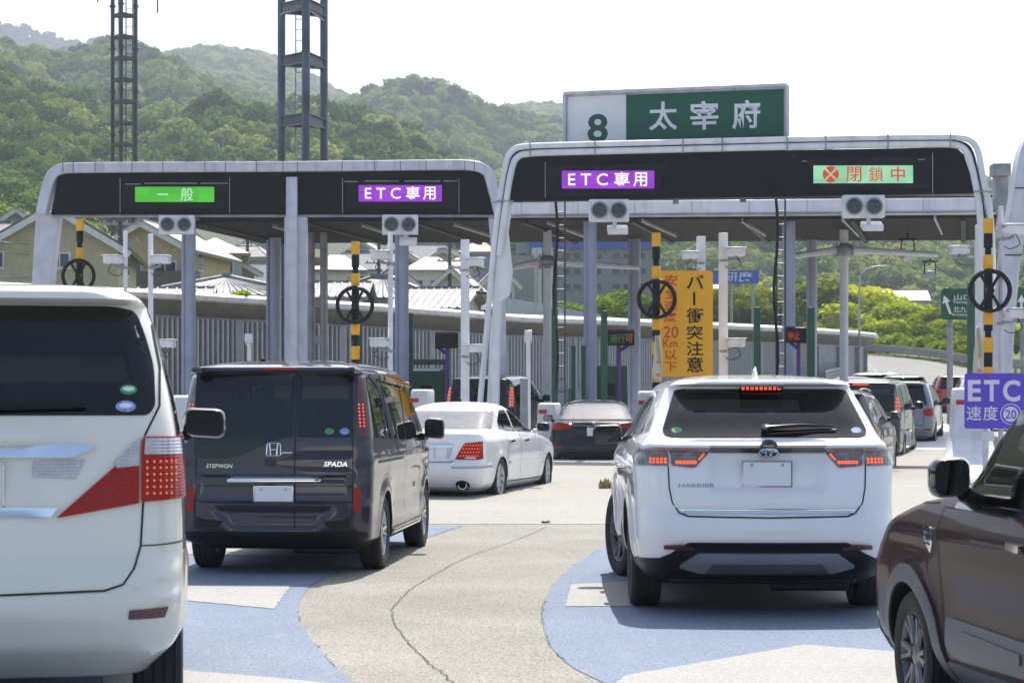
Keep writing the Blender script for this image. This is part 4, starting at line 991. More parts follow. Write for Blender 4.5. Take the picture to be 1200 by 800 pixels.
# ---- maroon mini crossover, near right
def car_maroon():
    def disp(x, y, z):
        x = arch(x, y, z, (.55, 2.68), .30, .36, .022, .06)
        x -= .02 * sb(.48, .7, .1, z) * sb(1.0, 2.3, .2, y)
        x += .01 * math.exp(-((z - .88) / .06)**2)
        return x, y
    st = [(.20, .58, .3, 3.3, .15, .25), (.28, .66, .1, 3.46, .16, .28), (.36, .70, .03, 3.54, .16, .3), (.5, .722, .0, 3.59, .16, .34), (.65, .735, .01, 3.595, .15, .38), (.75, .736, .02, 3.55, .15, .42), (.83, .734, .03, 3.46, .15, .44), (.90, .73, .033, 3.32, .15, .42), (.955, .72, .035, 3.10, .15, .38),
          (1.0, .705, .04, 2.84, .15, .3), (1.03, .69, .04, 2.6, .15, .24), (1.045, .68, .045, 2.5, .15, .22), (1.06, .675, .05, 2.3, .15, .22), (1.1, .67, .06, 2.2, .14, .2), (1.3, .64, .12, 1.93, .14, .2), (1.46, .60, .18, 1.70, .14, .2), (1.52, .56, .18, 1.6, .16, .2), (1.57, .47, .3, 1.5, .16, .2), (1.595, .3, .6, 1.5, .12, .12), (1.6, .1, .9, 1.2, .08, .08)]
    c = Car('maroon_crossover', 'dark maroon small crossover with grey wheel-arch cladding, cropped at the right, beside the white crossover', 'crossover car', st, M['paint_maroon'], 3.595,
            [(.55, .30, .335, .45), (2.68, .30, .335, .45)], q=.026, bow_f=.10, tf=.05, tr=.03, disp=disp, at=(2.93, 7.36), yaw=-7.7)
    c.window([(-.56, 1.45), (.56, 1.45), (.60, 1.06), (-.60, 1.06)], 'rear', M['privacy'], .04)
    for sd in (1, -1):
        c.window([(.3, 1.03), (.36, 1.42), (1.12, 1.455), (1.12, 1.03)], 'side', M['privacy'], .035, sd)
        c.window([(1.2, 1.03), (1.2, 1.455), (1.6, 1.44), (2.05, 1.10), (2.05, 1.035)], 'side', M['clearglass'], .035, sd)
        c.patch('window_sill_trim', [(.2, .995), (.2, 1.025), (2.12, 1.025), (2.12, 1.0)], 'side', M['blackpanel'], off=.006, th=.008, side=sd)
    c.window([(-.60, 1.08), (.60, 1.08), (.52, 1.46), (-.52, 1.46)], 'front', M['clearglass'], .05)
    c.build_body()
    for k in (1, -1):
        f = (lambda pl: pl) if k == 1 else neg
        for yc in (.55, 2.68):
            o_ = [(yc + .415 * math.cos(t), .30 + .415 * math.sin(t)) for t in np.linspace(-.25, math.pi + .25, 26)]
            i_ = [(yc + .337 * math.cos(t), .30 + .337 * math.sin(t)) for t in np.linspace(math.pi + .2, -.2, 26)]
            c.patch('arch_cladding', o_ + i_, 'side', M['cladding'], off=.012, th=.02, side=k, res=.05)
        c.patch('sill_cladding', rnd([(.98, .22), (.98, .32), (2.25, .32), (2.25, .22)], .02), 'side', M['cladding'], off=.014, th=.02, side=k)
        c.patch('door_cladding', rnd([(1.0, .36), (1.0, .50), (2.2, .52), (2.22, .38), (2.15, .35)], .03), 'side', M['cladding'], off=.012, th=.018, side=k)
        c.patch('door_insert', rnd([(1.3, .41), (1.3, .455), (2.0, .475), (2.0, .425)], .012), 'side', M['cladding'], off=.02, th=.01, side=k)
        for y_ in (1.16, 2.26): c.strip('door_seam', [(y_, .34), (y_, 1.0)], 'side', .007, M['seam'], side=k)
        c.strip('door_seam', [(2.14, 1.0), (2.26, 1.0)], 'side', .006, M['seam'], side=k)
        c.strip('bonnet_seam', [(2.35, 1.015), (2.8, .995), (3.25, .955)], 'side', .007, M['seam'], side=k)
        v = c.patch('fender_vent', rnd([(2.30, .84), (2.33, .905), (2.43, .91), (2.41, .845), (2.34, .785)], .015), 'side', M['chrome'], off=.012, th=.015, side=k)
        for z_ in (.83, .86, .885): c.strip('vent_slot', [(2.335, z_), (2.40, z_ + .006)], 'side', .008, M['black'], off=.014, side=k, parent=v)
        c.strip('bumper_seam', [(3.02, .62), (2.98, .72), (2.9, .80)], 'side', .006, M['seam'], side=k)
        c.patch('head_lamp', f(oval(.52, .78, .11, .10)), 'front', M['lampclear'], off=.012, th=.02)
        c.strip('door_handle', [(1.2, .88), (1.34, .885)], 'side', .03, M['chrome'], off=.035, side=k, raise_=.035)
    c.patch('grille', rnd([(-.34, .68), (-.34, .84), (.34, .84), (.34, .68)], .04), 'front', M['blackpanel'], off=.01)
    c.patch('bumper_cladding', rnd([(-.66, .26), (-.66, .44), (.66, .44), (.66, .26)], .05), 'front', M['cladding'], off=.012)
    c.wheels((.55, 2.68), .645, .295, .165, .195, 6, M['alloydark'], steer=-2)
    c.mirror(.86, 1.72, 1.15, (.17, .18), M['blackpanel'], (.68, 1.86, 1.03))
    c.seats([(.75, 2, .62), (1.5, 2, .64)], .52, .52, M['seatgrey']); c.cabin(.3, 2.2, .6, .36, 1.0, .3); c.under(.2, 3.1, .62, .2, .32)
    return c

# ---- vehicles waiting farther up the lanes
VAN = [(.20, .70, .35, 4.35, .15, .3), (.30, .82, .05, 4.6, .14, .35), (.48, .842, .0, 4.69, .14, .36), (.62, .846, .01, 4.69, .14, .36), (.8, .846, .04, 4.64, .14, .36), (1.0, .842, .06, 4.45, .14, .34), (1.12, .836, .07, 4.0, .14, .3), (1.2, .83, .085, 3.85, .14, .28),
       (1.45, .79, .14, 3.3, .14, .28), (1.7, .735, .2, 2.85, .14, .28), (1.73, .72, .08, 2.78, .14, .28), (1.77, .66, .12, 2.6, .16, .28), (1.81, .5, .6, 2.3, .16, .25), (1.84, .15, 1.3, 1.8, .1, .1)]
SUV = [(.22, .72, .4, 4.2, .2, .3), (.34, .86, .08, 4.45, .24, .4), (.5, .912, .0, 4.53, .28, .5), (.65, .918, .02, 4.54, .28, .5), (.85, .915, .07, 4.48, .27, .5), (.98, .905, .10, 4.2, .26, .45), (1.06, .885, .13, 3.6, .25, .4), (1.12, .86, .16, 3.4, .23, .35), (1.18, .83, .2, 3.3, .22, .3),
       (1.4, .745, .38, 2.85, .2, .3), (1.58, .65, .52, 2.5, .18, .3), (1.6, .63, .38, 2.45, .2, .3), (1.64, .55, .5, 2.3, .2, .3), (1.67, .4, 1.0, 2.1, .18, .2), (1.685, .12, 1.5, 1.8, .08, .08)]
HATCH = [(.18, .66, .3, 3.6, .2, .3), (.28, .80, .05, 3.82, .2, .35), (.45, .842, .0, 3.9, .22, .4), (.62, .846, .02, 3.9, .22, .4), (.8, .84, .05, 3.75, .22, .4), (.92, .832, .07, 3.45, .22, .36), (1.0, .82, .09, 3.15, .22, .3), (1.1, .79, .13, 2.9, .2, .28), (1.3, .72, .25, 2.45, .18, .28),
         (1.44, .65, .33, 2.1, .18, .28), (1.46, .63, .2, 2.05, .2, .28), (1.49, .55, .3, 1.9, .2, .28), (1.515, .38, .7, 1.7, .16, .2), (1.525, .12, 1.1, 1.4, .08, .08)]
def far_car(kind, name, label, cat, paint, at, yaw, H=None, lamp='column', pitch=0, q=.055, group=None, lit=True, rooflamp=False, rails=False):
    st, L, ax = {'van': (VAN, 4.69, (.87, 3.76)), 'suv': (SUV, 4.54, (.92, 3.62)), 'hatch': (HATCH, 3.9, (.62, 3.15)), 'saloon': (SALOON, 4.9, (1.05, 3.9))}[kind]
    Ht = st[-1][0]; kz = (H or Ht) / Ht
    st = [(z * kz, w_, a, b, c_, d) for z, w_, a, b, c_, d in st]; r = {'van': .32, 'suv': .36, 'hatch': .295, 'saloon': .32}[kind]
    def disp(x, y, z): return arch(x, y, z, ax, r, r + .05, .02), y
    c = Car(name, label, cat, st, paint, L, [(y, r, r + .04, .58) for y in ax], q=q, bow_r=.07, bow_f=.2, tr=.04, disp=disp, at=at, yaw=yaw, pitch=pitch, group=group)
    zb = {'van': 1.16, 'suv': 1.17, 'hatch': .98, 'saloon': 1.065}[kind] * kz; zt = {'van': 1.69, 'suv': 1.57, 'hatch': 1.43, 'saloon': 1.33}[kind] * kz
    wb = {'van': .70, 'suv': .66, 'hatch': .68, 'saloon': .74}[kind]; wt = {'van': .66, 'suv': .56, 'hatch': .56, 'saloon': .62}[kind]
    c.window([(-wt, zt), (wt, zt), (wb, zb), (-wb, zb)], 'rear', M['privacy_dark'], .06, r=.05)
    y0, y1 = {'van': (.4, 3.5), 'suv': (.95, 3.1), 'hatch': (.6, 2.75), 'saloon': (1.45, 3.3)}[kind]; zs = zb - .02; zc = zt - .02; ym = (y0 + y1) / 2
    for sd in (1, -1):
        c.window([(y0, zs), (y0 + (.05 if kind == 'van' else .4), zc), (ym - .05, zc), (ym - .05, zs)], 'side', M['privacy_dark'], .06, sd, r=.05)
        c.window([(ym + .05, zs), (ym + .05, zc), (y1 - .75, zc), (y1, zs)], 'side', M['privacy_dark'], .06, sd, r=.05)
        for y_ in (ym, y1): c.strip('door_seam', [(y_, .4), (y_, zs - .05)], 'side', .012, M['seam'], side=sd)
        for y_ in (ym - .3, ym + .2): c.strip('door_handle', [(y_, zs - .14), (y_ + .2, zs - .135)], 'side', .03, M['chrome'], off=.035, side=sd, raise_=.035)
        if rails:
            mb = MB(); mb.path([(sd * .55, y, 1.66 * kz + .035 * math.sin(math.pi * (y - .8) / 1.8)) for y in np.linspace(.8, 2.6, 8)], .018, 8); mb.build('roof_rail', M['silver'], c.root)
    c.window([(-.68, zb + .05), (.68, zb + .05), (.56, zt - .02), (-.56, zt - .02)], 'front', M['clearglass'], .06)
    c.build_body(); W = c.wrap_a
    for k in (1, -1):
        f = (lambda pl: pl) if k == 1 else neg
        if lamp == 'column':
            tp = W(.68, 1.55 * kz); bt = W(.74, zb)
            lp = c.patch('tail_lamp', f([(tp, 1.62 * kz), (bt - .05, .98), (bt + .07, .98), (tp + .09, 1.62 * kz)]), 'wrap', M['lampsmoke'], off=.012, th=.02, r=.02)
            if lit:
                mb = MB()
                for i in range(2):
                    for j in range(6):
                        p, n = c.pn('wrap', k * (bt - .01 + i * .05), 1.04 + j * .075); mb.box(p + n * .014, (.032, .012, .05))
                mb.build('led_column', M['led'], lp)
        else:
            zl = {'suv': .98, 'hatch': .84, 'saloon': .82, 'van': 1.0}[kind]; a1 = W(.80, zl); dz = .13 if lamp == 'tall' else .07
            lp = c.patch('tail_lamp', f([(a1 - .26, zl - dz * .6), (a1 - .28, zl + dz * .6), (a1 + .12, zl + dz), (a1 + .14, zl - dz * .7)]), 'wrap', M['lampred'], off=.012, th=.02, r=.03)
            if lit:
                for da in (-.12, .03):
                    p, n = c.pn('wrap', k * (a1 + da), zl); mb = MB(); mb.lathe([(.045, 0), (.05, .01), (.035, .012), (0, .013)] if True else [], p + n * .01, n, 16); mb.build('lit_ring', M['led'], lp)
        c.patch('reflector', f([(.6, .42), (.6, .46), (.76, .465), (.76, .425)]), 'rear', M['lampred'], off=.008)
    c.plate(0, .80 if kind != 'hatch' else .72, .01)
    if rooflamp:
        mb = MB(); p, n = c.pn('rear', 0, st[-4][0]); mb.box(p + n * .01, (.34, .02, .02)); mb.build('high_brake_lamp', M['led'], c.root)
    c.strip('tailgate_seam', [(-.62, zb - .1), (-.60, .55), (.60, .55), (.62, zb - .1)], 'rear', .012, M['seam'])
    c.wheels(ax, .75 if kind != 'suv' else .79, r, .21, r * .64, 5)
    c.mirror(.98, y1 - .25, zs + .06, (.2, .18), M['blackpanel'], (.84, y1 - .15, zs))
    c.seats([(y0 + .7, 2, .7), (ym + .35, 2, .72)], .55, .52); c.cabin(y0, y1 + .2, .7, .4, zs); c.under(.3, L - .4, .8, .2, .34)
    return c
def all_cars():
    car_ivory_minivan(); car_grey_minivan(); car_white_crossover(); car_white_saloon(); car_black_saloon(); car_maroon()
    q_ = 'cars queueing in the right-hand lane'
    far_car('suv', 'grey_suv', 'gunmetal SUV with round lit tail lamps, just behind the white crossover', 'SUV', M['paint_gun'], (5.25, 36.2), 15.5, 1.68, 'round', q=.045, group=q_, rails=True)
    far_car('van', 'dark_minivan', 'tall gunmetal minivan with lit vertical tail lamps, ahead of the gunmetal SUV', 'minivan', M['paint_gun'], (7.28, 44.6), 15, 1.84, 'column', 1.5, group=q_, rooflamp=True)
    far_car('hatch', 'silver_hatchback', 'silver hatchback ahead of the tall gunmetal minivan', 'hatchback', M['paint_silver'], (9.15, 50.6), 15, 1.58, 'tall', 1.5, group=q_, lit=False)
    far_car('suv', 'black_wagon', 'black estate car, farthest dark car of the right lane before the road bends', 'estate car', M['paint_black'], (12.9, 70), 9, 1.55, 'low', 1.2, group=q_, lit=False)
    far_car('hatch', 'red_hatchback', 'small red hatchback far ahead, beside the white island nose', 'hatchback', M['paint_red'], (16.3, 78), 8, 1.45, 'low', 1.5, q=.08, group=q_, lit=False)
    far_car('hatch', 'white_hatchback', 'small white hatchback far ahead, half hidden by the white island nose', 'hatchback', M['paint_white'], (15.5, 70), 8, 1.5, 'low', 1.2, q=.08, group=q_, lit=False)
    far_car('van', 'black_minivan', 'black minivan with a lit tail lamp in the lane behind the slanted gate leg', 'minivan', M['paint_black'], (-.78, 50), 12, 1.72, 'column', 1.5)
    far_car('saloon', 'dark_saloon', 'dark saloon far beyond the gates, in front of the end of the noise wall', 'saloon car', M['paint_black'], (11.4, 75), 25, 1.4, 'low', 2, q=.08, lit=False)
    far_car('suv', 'silver_wagon', 'silver estate car far beyond the gates, beside the dark saloon', 'estate car', M['paint_silver'], (13.1, 79), 25, 1.5, 'low', 2, q=.08, lit=False)
# ------------------------------------------------------------------ ground, road, painted areas
def sheet(name, polys, m, dz, kind='structure', label=None, cat=None):
    """flat sheets following the ground, dz above it; polys in world x, y"""
    mb = MB()
    for poly in polys:
        y0 = min(p[1] for p in poly); y1 = max(p[1] for p in poly)
        V, E_, F, *_ = delaunay_2d_cdt([Vector(p) for p in poly], [(i, (i + 1) % len(poly)) for i in range(len(poly))], [], 1, 1e-5)
        fs = []
        for f in F:
            a, b, c = [V[i] for i in f[:3]]; fs.append(tuple(f) if (b - a).cross(c - a) > 0 else tuple(f[::-1]))
        mb.add([(p.x, p.y, gz(p.y) + dz) for p in V], fs)
    return setp(mb.build(name, m, smooth=0), label, cat, None, kind)
def rough_edge(pts, amp=.02, step=.03):
    out = []
    for i in range(len(pts) - 1):
        a = Vector(pts[i]); b = Vector(pts[i + 1]); n = max(1, int((b - a).length / step)); pr = Vector((-(b - a).y, (b - a).x)).normalized()
        for k in range(n):
            q_ = a + (b - a) * k / n; t = noise.noise(Vector((q_.x * 9, q_.y * 9, 3))) * amp + noise.noise(Vector((q_.x * 31, q_.y * 31, 8))) * amp * .6
            out.append(tuple(q_ + pr * t))
    out.append(tuple(pts[-1])); return out
def smooth2(pts, n=6):
    A = np.array(pts, float); t = np.concatenate([[0], np.cumsum(np.hypot(*np.diff(A, axis=0).T))]); q_ = np.linspace(0, t[-1], len(pts) * n)
    return [(float(a), float(b)) for a, b in zip(pchip(t, A[:, 0], q_), pchip(t, A[:, 1], q_))]

def hill_foot(x, y):
    """gentle rise of the built-up slope on the left"""
    s_ = min(1, max(0, (14 - x * 1.0) / 50)); s_ = s_ * s_ * (3 - 2 * s_)
    return .085 * max(0, min(y, 420) - 95) * s_
def tz(x, y): return gz(y) + hill_foot(x, y)
def ground():
    ys = sorted(set([-60, -20, 0, 10, 20, 30] + list(np.arange(36, 72, 2.0)) + list(np.arange(75, 260, 6.0)) + [280, 320, 380, 450, 600, 1000, 2500, 9000]))
    xs = sorted(set(list(np.arange(-120, 121, 8.0)) + [-5000, -2000, -800, -400, -250, -170, 170, 250, 400, 800, 2000, 5000]))
    vs = [(x, y, tz(x, y) - (.0 if y < 250 else .0)) for y in ys for x in xs]; n = len(xs); fs = []; mi = []
    for j in range(len(ys) - 1):
        for i in range(n - 1):
            fs.append((j * n + i, j * n + i + 1, (j + 1) * n + i + 1, (j + 1) * n + i))
            mi.append(1 if ys[j] > 84 or abs(xs[i]) > 90 else 0)
    mb = MB(); mb.add(vs, fs); mb.m = mi
    o = mb.build('ground', [M['asphalt'], M['grass']], smooth=60); o['kind'] = 'structure'
    # pale concrete apron in front of the gates
    sheet('road', [[(-30, 25.6)] + rough_edge([(-30, 25.6), (-6, 25.6), (3, 25.5), (20, 25.4)], .015)[1:] + [(30, 25.4), (40, 41), (40, 44.5), (40, 50), (40, 60), (-40, 60), (-40, 50), (-40, 44.5), (-40, 41)]], M['concrete_road'], .004).name = 'concrete_apron'
    # blue lane areas with white bars
    def g2(l): return [G(u, v) for u, v in l]
    le = smooth2(g2([(541, 616.3), (503, 629), (440, 650), (391, 673), (365, 686), (350, 707), (352, 729), (371, 757), (395, 783), (430, 812), (520, 880)]))
    sheet('blue_lane_paint', [rough_edge(le, .004) + [(-.5, 5), (-9, 5), (-9, 25.2)]], M['blue_paint'], .004)
    re_ = smooth2(g2([(800, 621), (740, 628), (708, 641), (668, 666), (642, 696), (635, 725), (642, 751), (668, 780), (712, 802), (800, 850), (900, 930)]))
    sheet('blue_lane_paint', [rough_edge(re_, .004) + [(6.5, 7), (6.5, 24), (3.0, 24.6)]], M['blue_paint'], .004)
    bars = [[(160, 684), (217, 686), (341, 686.5), (321, 714), (217, 704), (160, 700)], [(120, 780), (213, 786), (300, 793), (384, 801), (360, 840), (120, 830)],
            [(662, 711), (669.5, 685), (730, 682), (990, 684), (1030, 712), (800, 711)], [(734, 792), (943, 756), (1060, 765), (1200, 780), (1200, 850), (720, 850), (715, 806)],
            [(216, 637), (400, 640), (380, 652), (216, 650)], [(250, 622), (300, 621), (296, 628), (240, 629)]]
    sheet('white_bar_paint', [rough_edge(g2(b) + [g2(b)[0]], .012)[:-1] for b in bars], M['white_paint'], .008)
    faded = [[(478, 597), (545, 598), (530, 606), (478, 606)], [(575, 590), (600, 590), (592, 595), (566, 595)], [(620, 602), (655, 603), (648, 608), (612, 608)], [(640, 590), (690, 577), (705, 578), (660, 592)], [(500, 584), (530, 584), (526, 589), (494, 589)]]
    sheet('blue_lane_paint', [rough_edge(g2(b) + [g2(b)[0]], .03)[:-1] for b in faded], M['faded_blue'], .008)
    # long crack and frayed joints
    mb = MB()
    def ribbon(pts, w_, dz):
        p = rough_edge(pts, .022, .04)
        for i in range(len(p) - 1):
            a = Vector(p[i]); b = Vector(p[i + 1]); t = (b - a)
            if t.length < 1e-6: continue
            pr = Vector((-t.y, t.x)).normalized(); k0 = w_ * (.55 + .6 * abs(noise.noise(Vector((a.x * 6, a.y * 6, 0))))); k1 = w_ * (.55 + .6 * abs(noise.noise(Vector((b.x * 6, b.y * 6, 0)))))
            mb.add([(*(a - pr * k0), gz(a.y) + dz), (*(a + pr * k0), gz(a.y) + dz), (*(b + pr * k1), gz(b.y) + dz), (*(b - pr * k1), gz(b.y) + dz)], [(3, 2, 1, 0)])
    ck = smooth2(g2([(640, 617), (633, 621), (590, 638), (547, 653), (503, 677), (477, 694), (461, 712), (461, 727), (477, 751), (503, 777), (535, 803), (600, 850)]))
    ribbon(ck, .006, .006)
    for i in (9, 17, 26, 33, 41):
        a = Vector(ck[min(i, len(ck) - 2)]); ribbon([tuple(a), (a.x + .12 * (-1)**i, a.y - .09), (a.x + .3 * (-1)**i, a.y - .16 - .03 * (i % 3))], .0035, .006)
    o = mb.build('asphalt_crack', M['crack'], smooth=0); o['kind'] = 'structure'
    mb = MB()
    for edge in (le, re_):
        run = []
        for p in rough_edge(edge, .004):
            if noise.noise(Vector((p[0] * 2.2, p[1] * 2.2, 5))) > .12: run.append(p)
            else:
                if len(run) > 3: ribbon(run, .004, .0065)
                run = []
        if len(run) > 3: ribbon(run, .006, .0065)
    ribbon(g2([(690, 610), (760, 593)]), .012, .0065)
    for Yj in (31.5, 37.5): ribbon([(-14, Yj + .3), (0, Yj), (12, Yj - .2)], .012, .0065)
    for xj in (-3.1, 3.2): ribbon([(xj, 25.7), (xj + 1.2, 33), (xj + 2.4, 40)], .010, .0065)
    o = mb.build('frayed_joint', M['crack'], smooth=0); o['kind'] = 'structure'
    # road bending away beyond the gates
    rd = [(P(u, 430, Y).x, Y) for u, Y in [(870, 60), (905, 72), (930, 84), (960, 96), (990, 108), (1005, 122), (1012, 138), (1000, 152), (900, 160)]]
    rb = [(P(u, 430, Y).x, Y) for u, Y in [(900, 172), (1000, 168), (1060, 158), (1130, 141), (1200, 124), (1300, 100), (1380, 80), (1500, 60)]]
    pts = rd + rb; ys_ = [60, 71, 85, 100, 125, 150]
    mb = MB(); n = 40
    A = smooth2(rd, 5); B = smooth2(rb[::-1], 5); B = [B[int(i * (len(B) - 1) / (len(A) - 1))] for i in range(len(A))]
    vs = []
    for a, b in zip(A, B):
        for k in range(9):
            t = k / 8; x = a[0] * (1 - t) + b[0] * t; y = a[1] * (1 - t) + b[1] * t; vs.append((x, y, tz(x, y) + .06))
    fs = [(i * 9 + k, i * 9 + k + 1, (i + 1) * 9 + k + 1, (i + 1) * 9 + k) for i in range(len(A) - 1) for k in range(8)]
    mb.add(vs, fs); o = mb.build('road', M['grey_road'], smooth=60); o['kind'] = 'structure'
    mb = MB()
    for t0, t1 in ((.10, .125), (.86, .885)):
        vs = []
        for a, b in zip(A, B):
            for t in (t0, t1): x = a[0] * (1 - t) + b[0] * t; y = a[1] * (1 - t) + b[1] * t; vs.append((x, y, tz(x, y) + .075))
        mb.add(vs, [(i * 2, i * 2 + 1, i * 2 + 3, i * 2 + 2) for i in range(len(A) - 1)])
    o = mb.build('road_edge_line', M['white_paint'], smooth=0); o['kind'] = 'structure'
    return A, B

# ------------------------------------------------------------------ toll gates
def bar(mb, pts, wu, wv, mi=0): mb.path(pts, 1.0, 4, mi, flat=(wu * .7071, wv * .7071))
def spline3(pts, n=5):
    A = np.array([tuple(p) for p in pts]); t = np.concatenate([[0], np.cumsum(np.sqrt((np.diff(A, axis=0)**2).sum(1)))]); q_ = []
    for i in range(len(t) - 1): q_ += list(np.linspace(t[i], t[i + 1], n, endpoint=False))
    q_ = np.array(q_ + [t[-1]]); return [Vector((float(pchip(t, A[:, 0], [k])[0]), float(pchip(t, A[:, 1], [k])[0]), float(pchip(t, A[:, 2], [k])[0]))) for k in q_]
LANE = Vector((math.sin(R(12)), math.cos(R(12)), 0))

def left_gate():
    Y = 52.0; p = lambda u, v, dy=0: P(u, v, Y) + Vector((0, dy, 0))
    r = empty('toll_gate', (P(320, 400, Y).x, Y, gz(Y)), 'wide grey toll gate arch on the left with a dark fascia over two lanes', 'toll gate'); L_ = -Vector(r.location)
    def B(name, mb, m, **k):
        o = mb.build(name, m, r, **k); o.location = L_; return o
    mb = MB(); bar(mb, spline3([p(50, 252), p(57, 222), p(63, 206), (p(71, 200)), p(84, 198), p(200, 197), p(340, 196.5), p(540, 194.5), p(560, 196.5), p(572, 204), p(578, 222), p(585, 252)], 4), .25, .55)
    B('arch_frame', mb, M['lilac'], bevel=.03, smooth=50)
    mb = MB()
    for u in (76.5, 88.5, 114, 157, 193, 242, 266, 302, 333, 350, 402, 440, 470, 500, 545, 556): v0 = 191 if u < 300 else 190; mb.box(p(u, 197.0, -.278), (.012, .012, .27))
    B('panel_joints', mb, M['dark'])
    for poly in ([(43, 240), (69, 252), (60, 335), (45, 480), (20, 480), (37, 335)], [(571, 240), (588, 240), (592, 300), (594, 480), (570, 480), (576, 300)]):
        mb = MB(); mb.prism([p(u, v, -.02) for u, v in poly], (0, .5, 0)); B('leg', mb, M['lilac'], bevel=.02)
    mb = MB(); mb.prism([p(u, v, -.14) for u, v in [(61, 252), (69, 208), (76, 203.5), (556, 199.5), (566, 204), (579, 252)]], (0, .35, 0)); B('fascia', mb, M['dark'], bevel=.01)
    mb = MB()
    for u in (142, 270, 402, 538): mb.box(p(u, 230, -.145), (.015, .01, .85))
    for (a, b, v) in ((148, 166, 216.5), (170, 232, 215.5), (236, 268, 215.5), (404, 420, 213.5), (428, 468, 213), (474, 516, 213), (520, 536, 213)): mb.box(p((a + b) / 2, v, -.146), ((b - a) / 48.1, .012, .02))
    B('fascia_joints', mb, M['galv'])
    for (u0, u1, v0, v1) in ((145, 268, 217, 245), (405, 536, 215, 245)): mb = MB(); mb.prism([p(u0, v1, -.15), p(u1, v1, -.15), p(u1, v0, -.15), p(u0, v0, -.15)], (0, .05, 0)); B('display_housing', mb, M['black'], bevel=.01)
    mb = MB(); c = p(345.5, 300, -.2); mb.box((c.x - .05, c.y, (6.9 + .3) / 2), (.27, .24, 6.9 - .3)); mb.box((c.x + .03, c.y + .22, (5.95 + .3) / 2), (.55, .3, 5.65)); B('centre_post', mb, M['lilac'], bevel=.02)
    mb = MB(); mb.path([p(62, 253.5, -.1), p(579, 253.5, -.1)], .035, 6); B('fascia_edge', mb, M['galv'])

def display(u0, v0, u1, v1, Yl, Yr, items, bgm, name, label, dy=-.2):
    a = P(u0, v1, Yl); b = P(u1, v1, Yr); c = P(u0, v0, Yl); ex = (b - a); wd = ex.length; ex = ex.normalized(); ez = Vector((0, 0, 1)); h = c.z - a.z; n = ex.cross(ez)
    base = (a + b) / 2 + n * (-dy); r = empty(name, base, label, 'electronic sign'); off = -Vector(base); o0 = a - n * dy
    mb = MB(); mb.prism([o0, o0 + ex * wd, o0 + ex * wd + ez * h, o0 + ez * h], -n * .06); o = mb.build('screen', bgm, r); o.location = off
    for body, x, z, w_, hh, m, bold in items:
        mb = MB(); add_text(mb, body, o0 + ex * (x * wd) + ez * (z * h) + n * .004, ex, ez, w_ * wd, hh * h, bold)
        t = mb.build('lettering', m, r, smooth=0); t.location = off
    return r, o0, ex, ez, n, wd, h, off

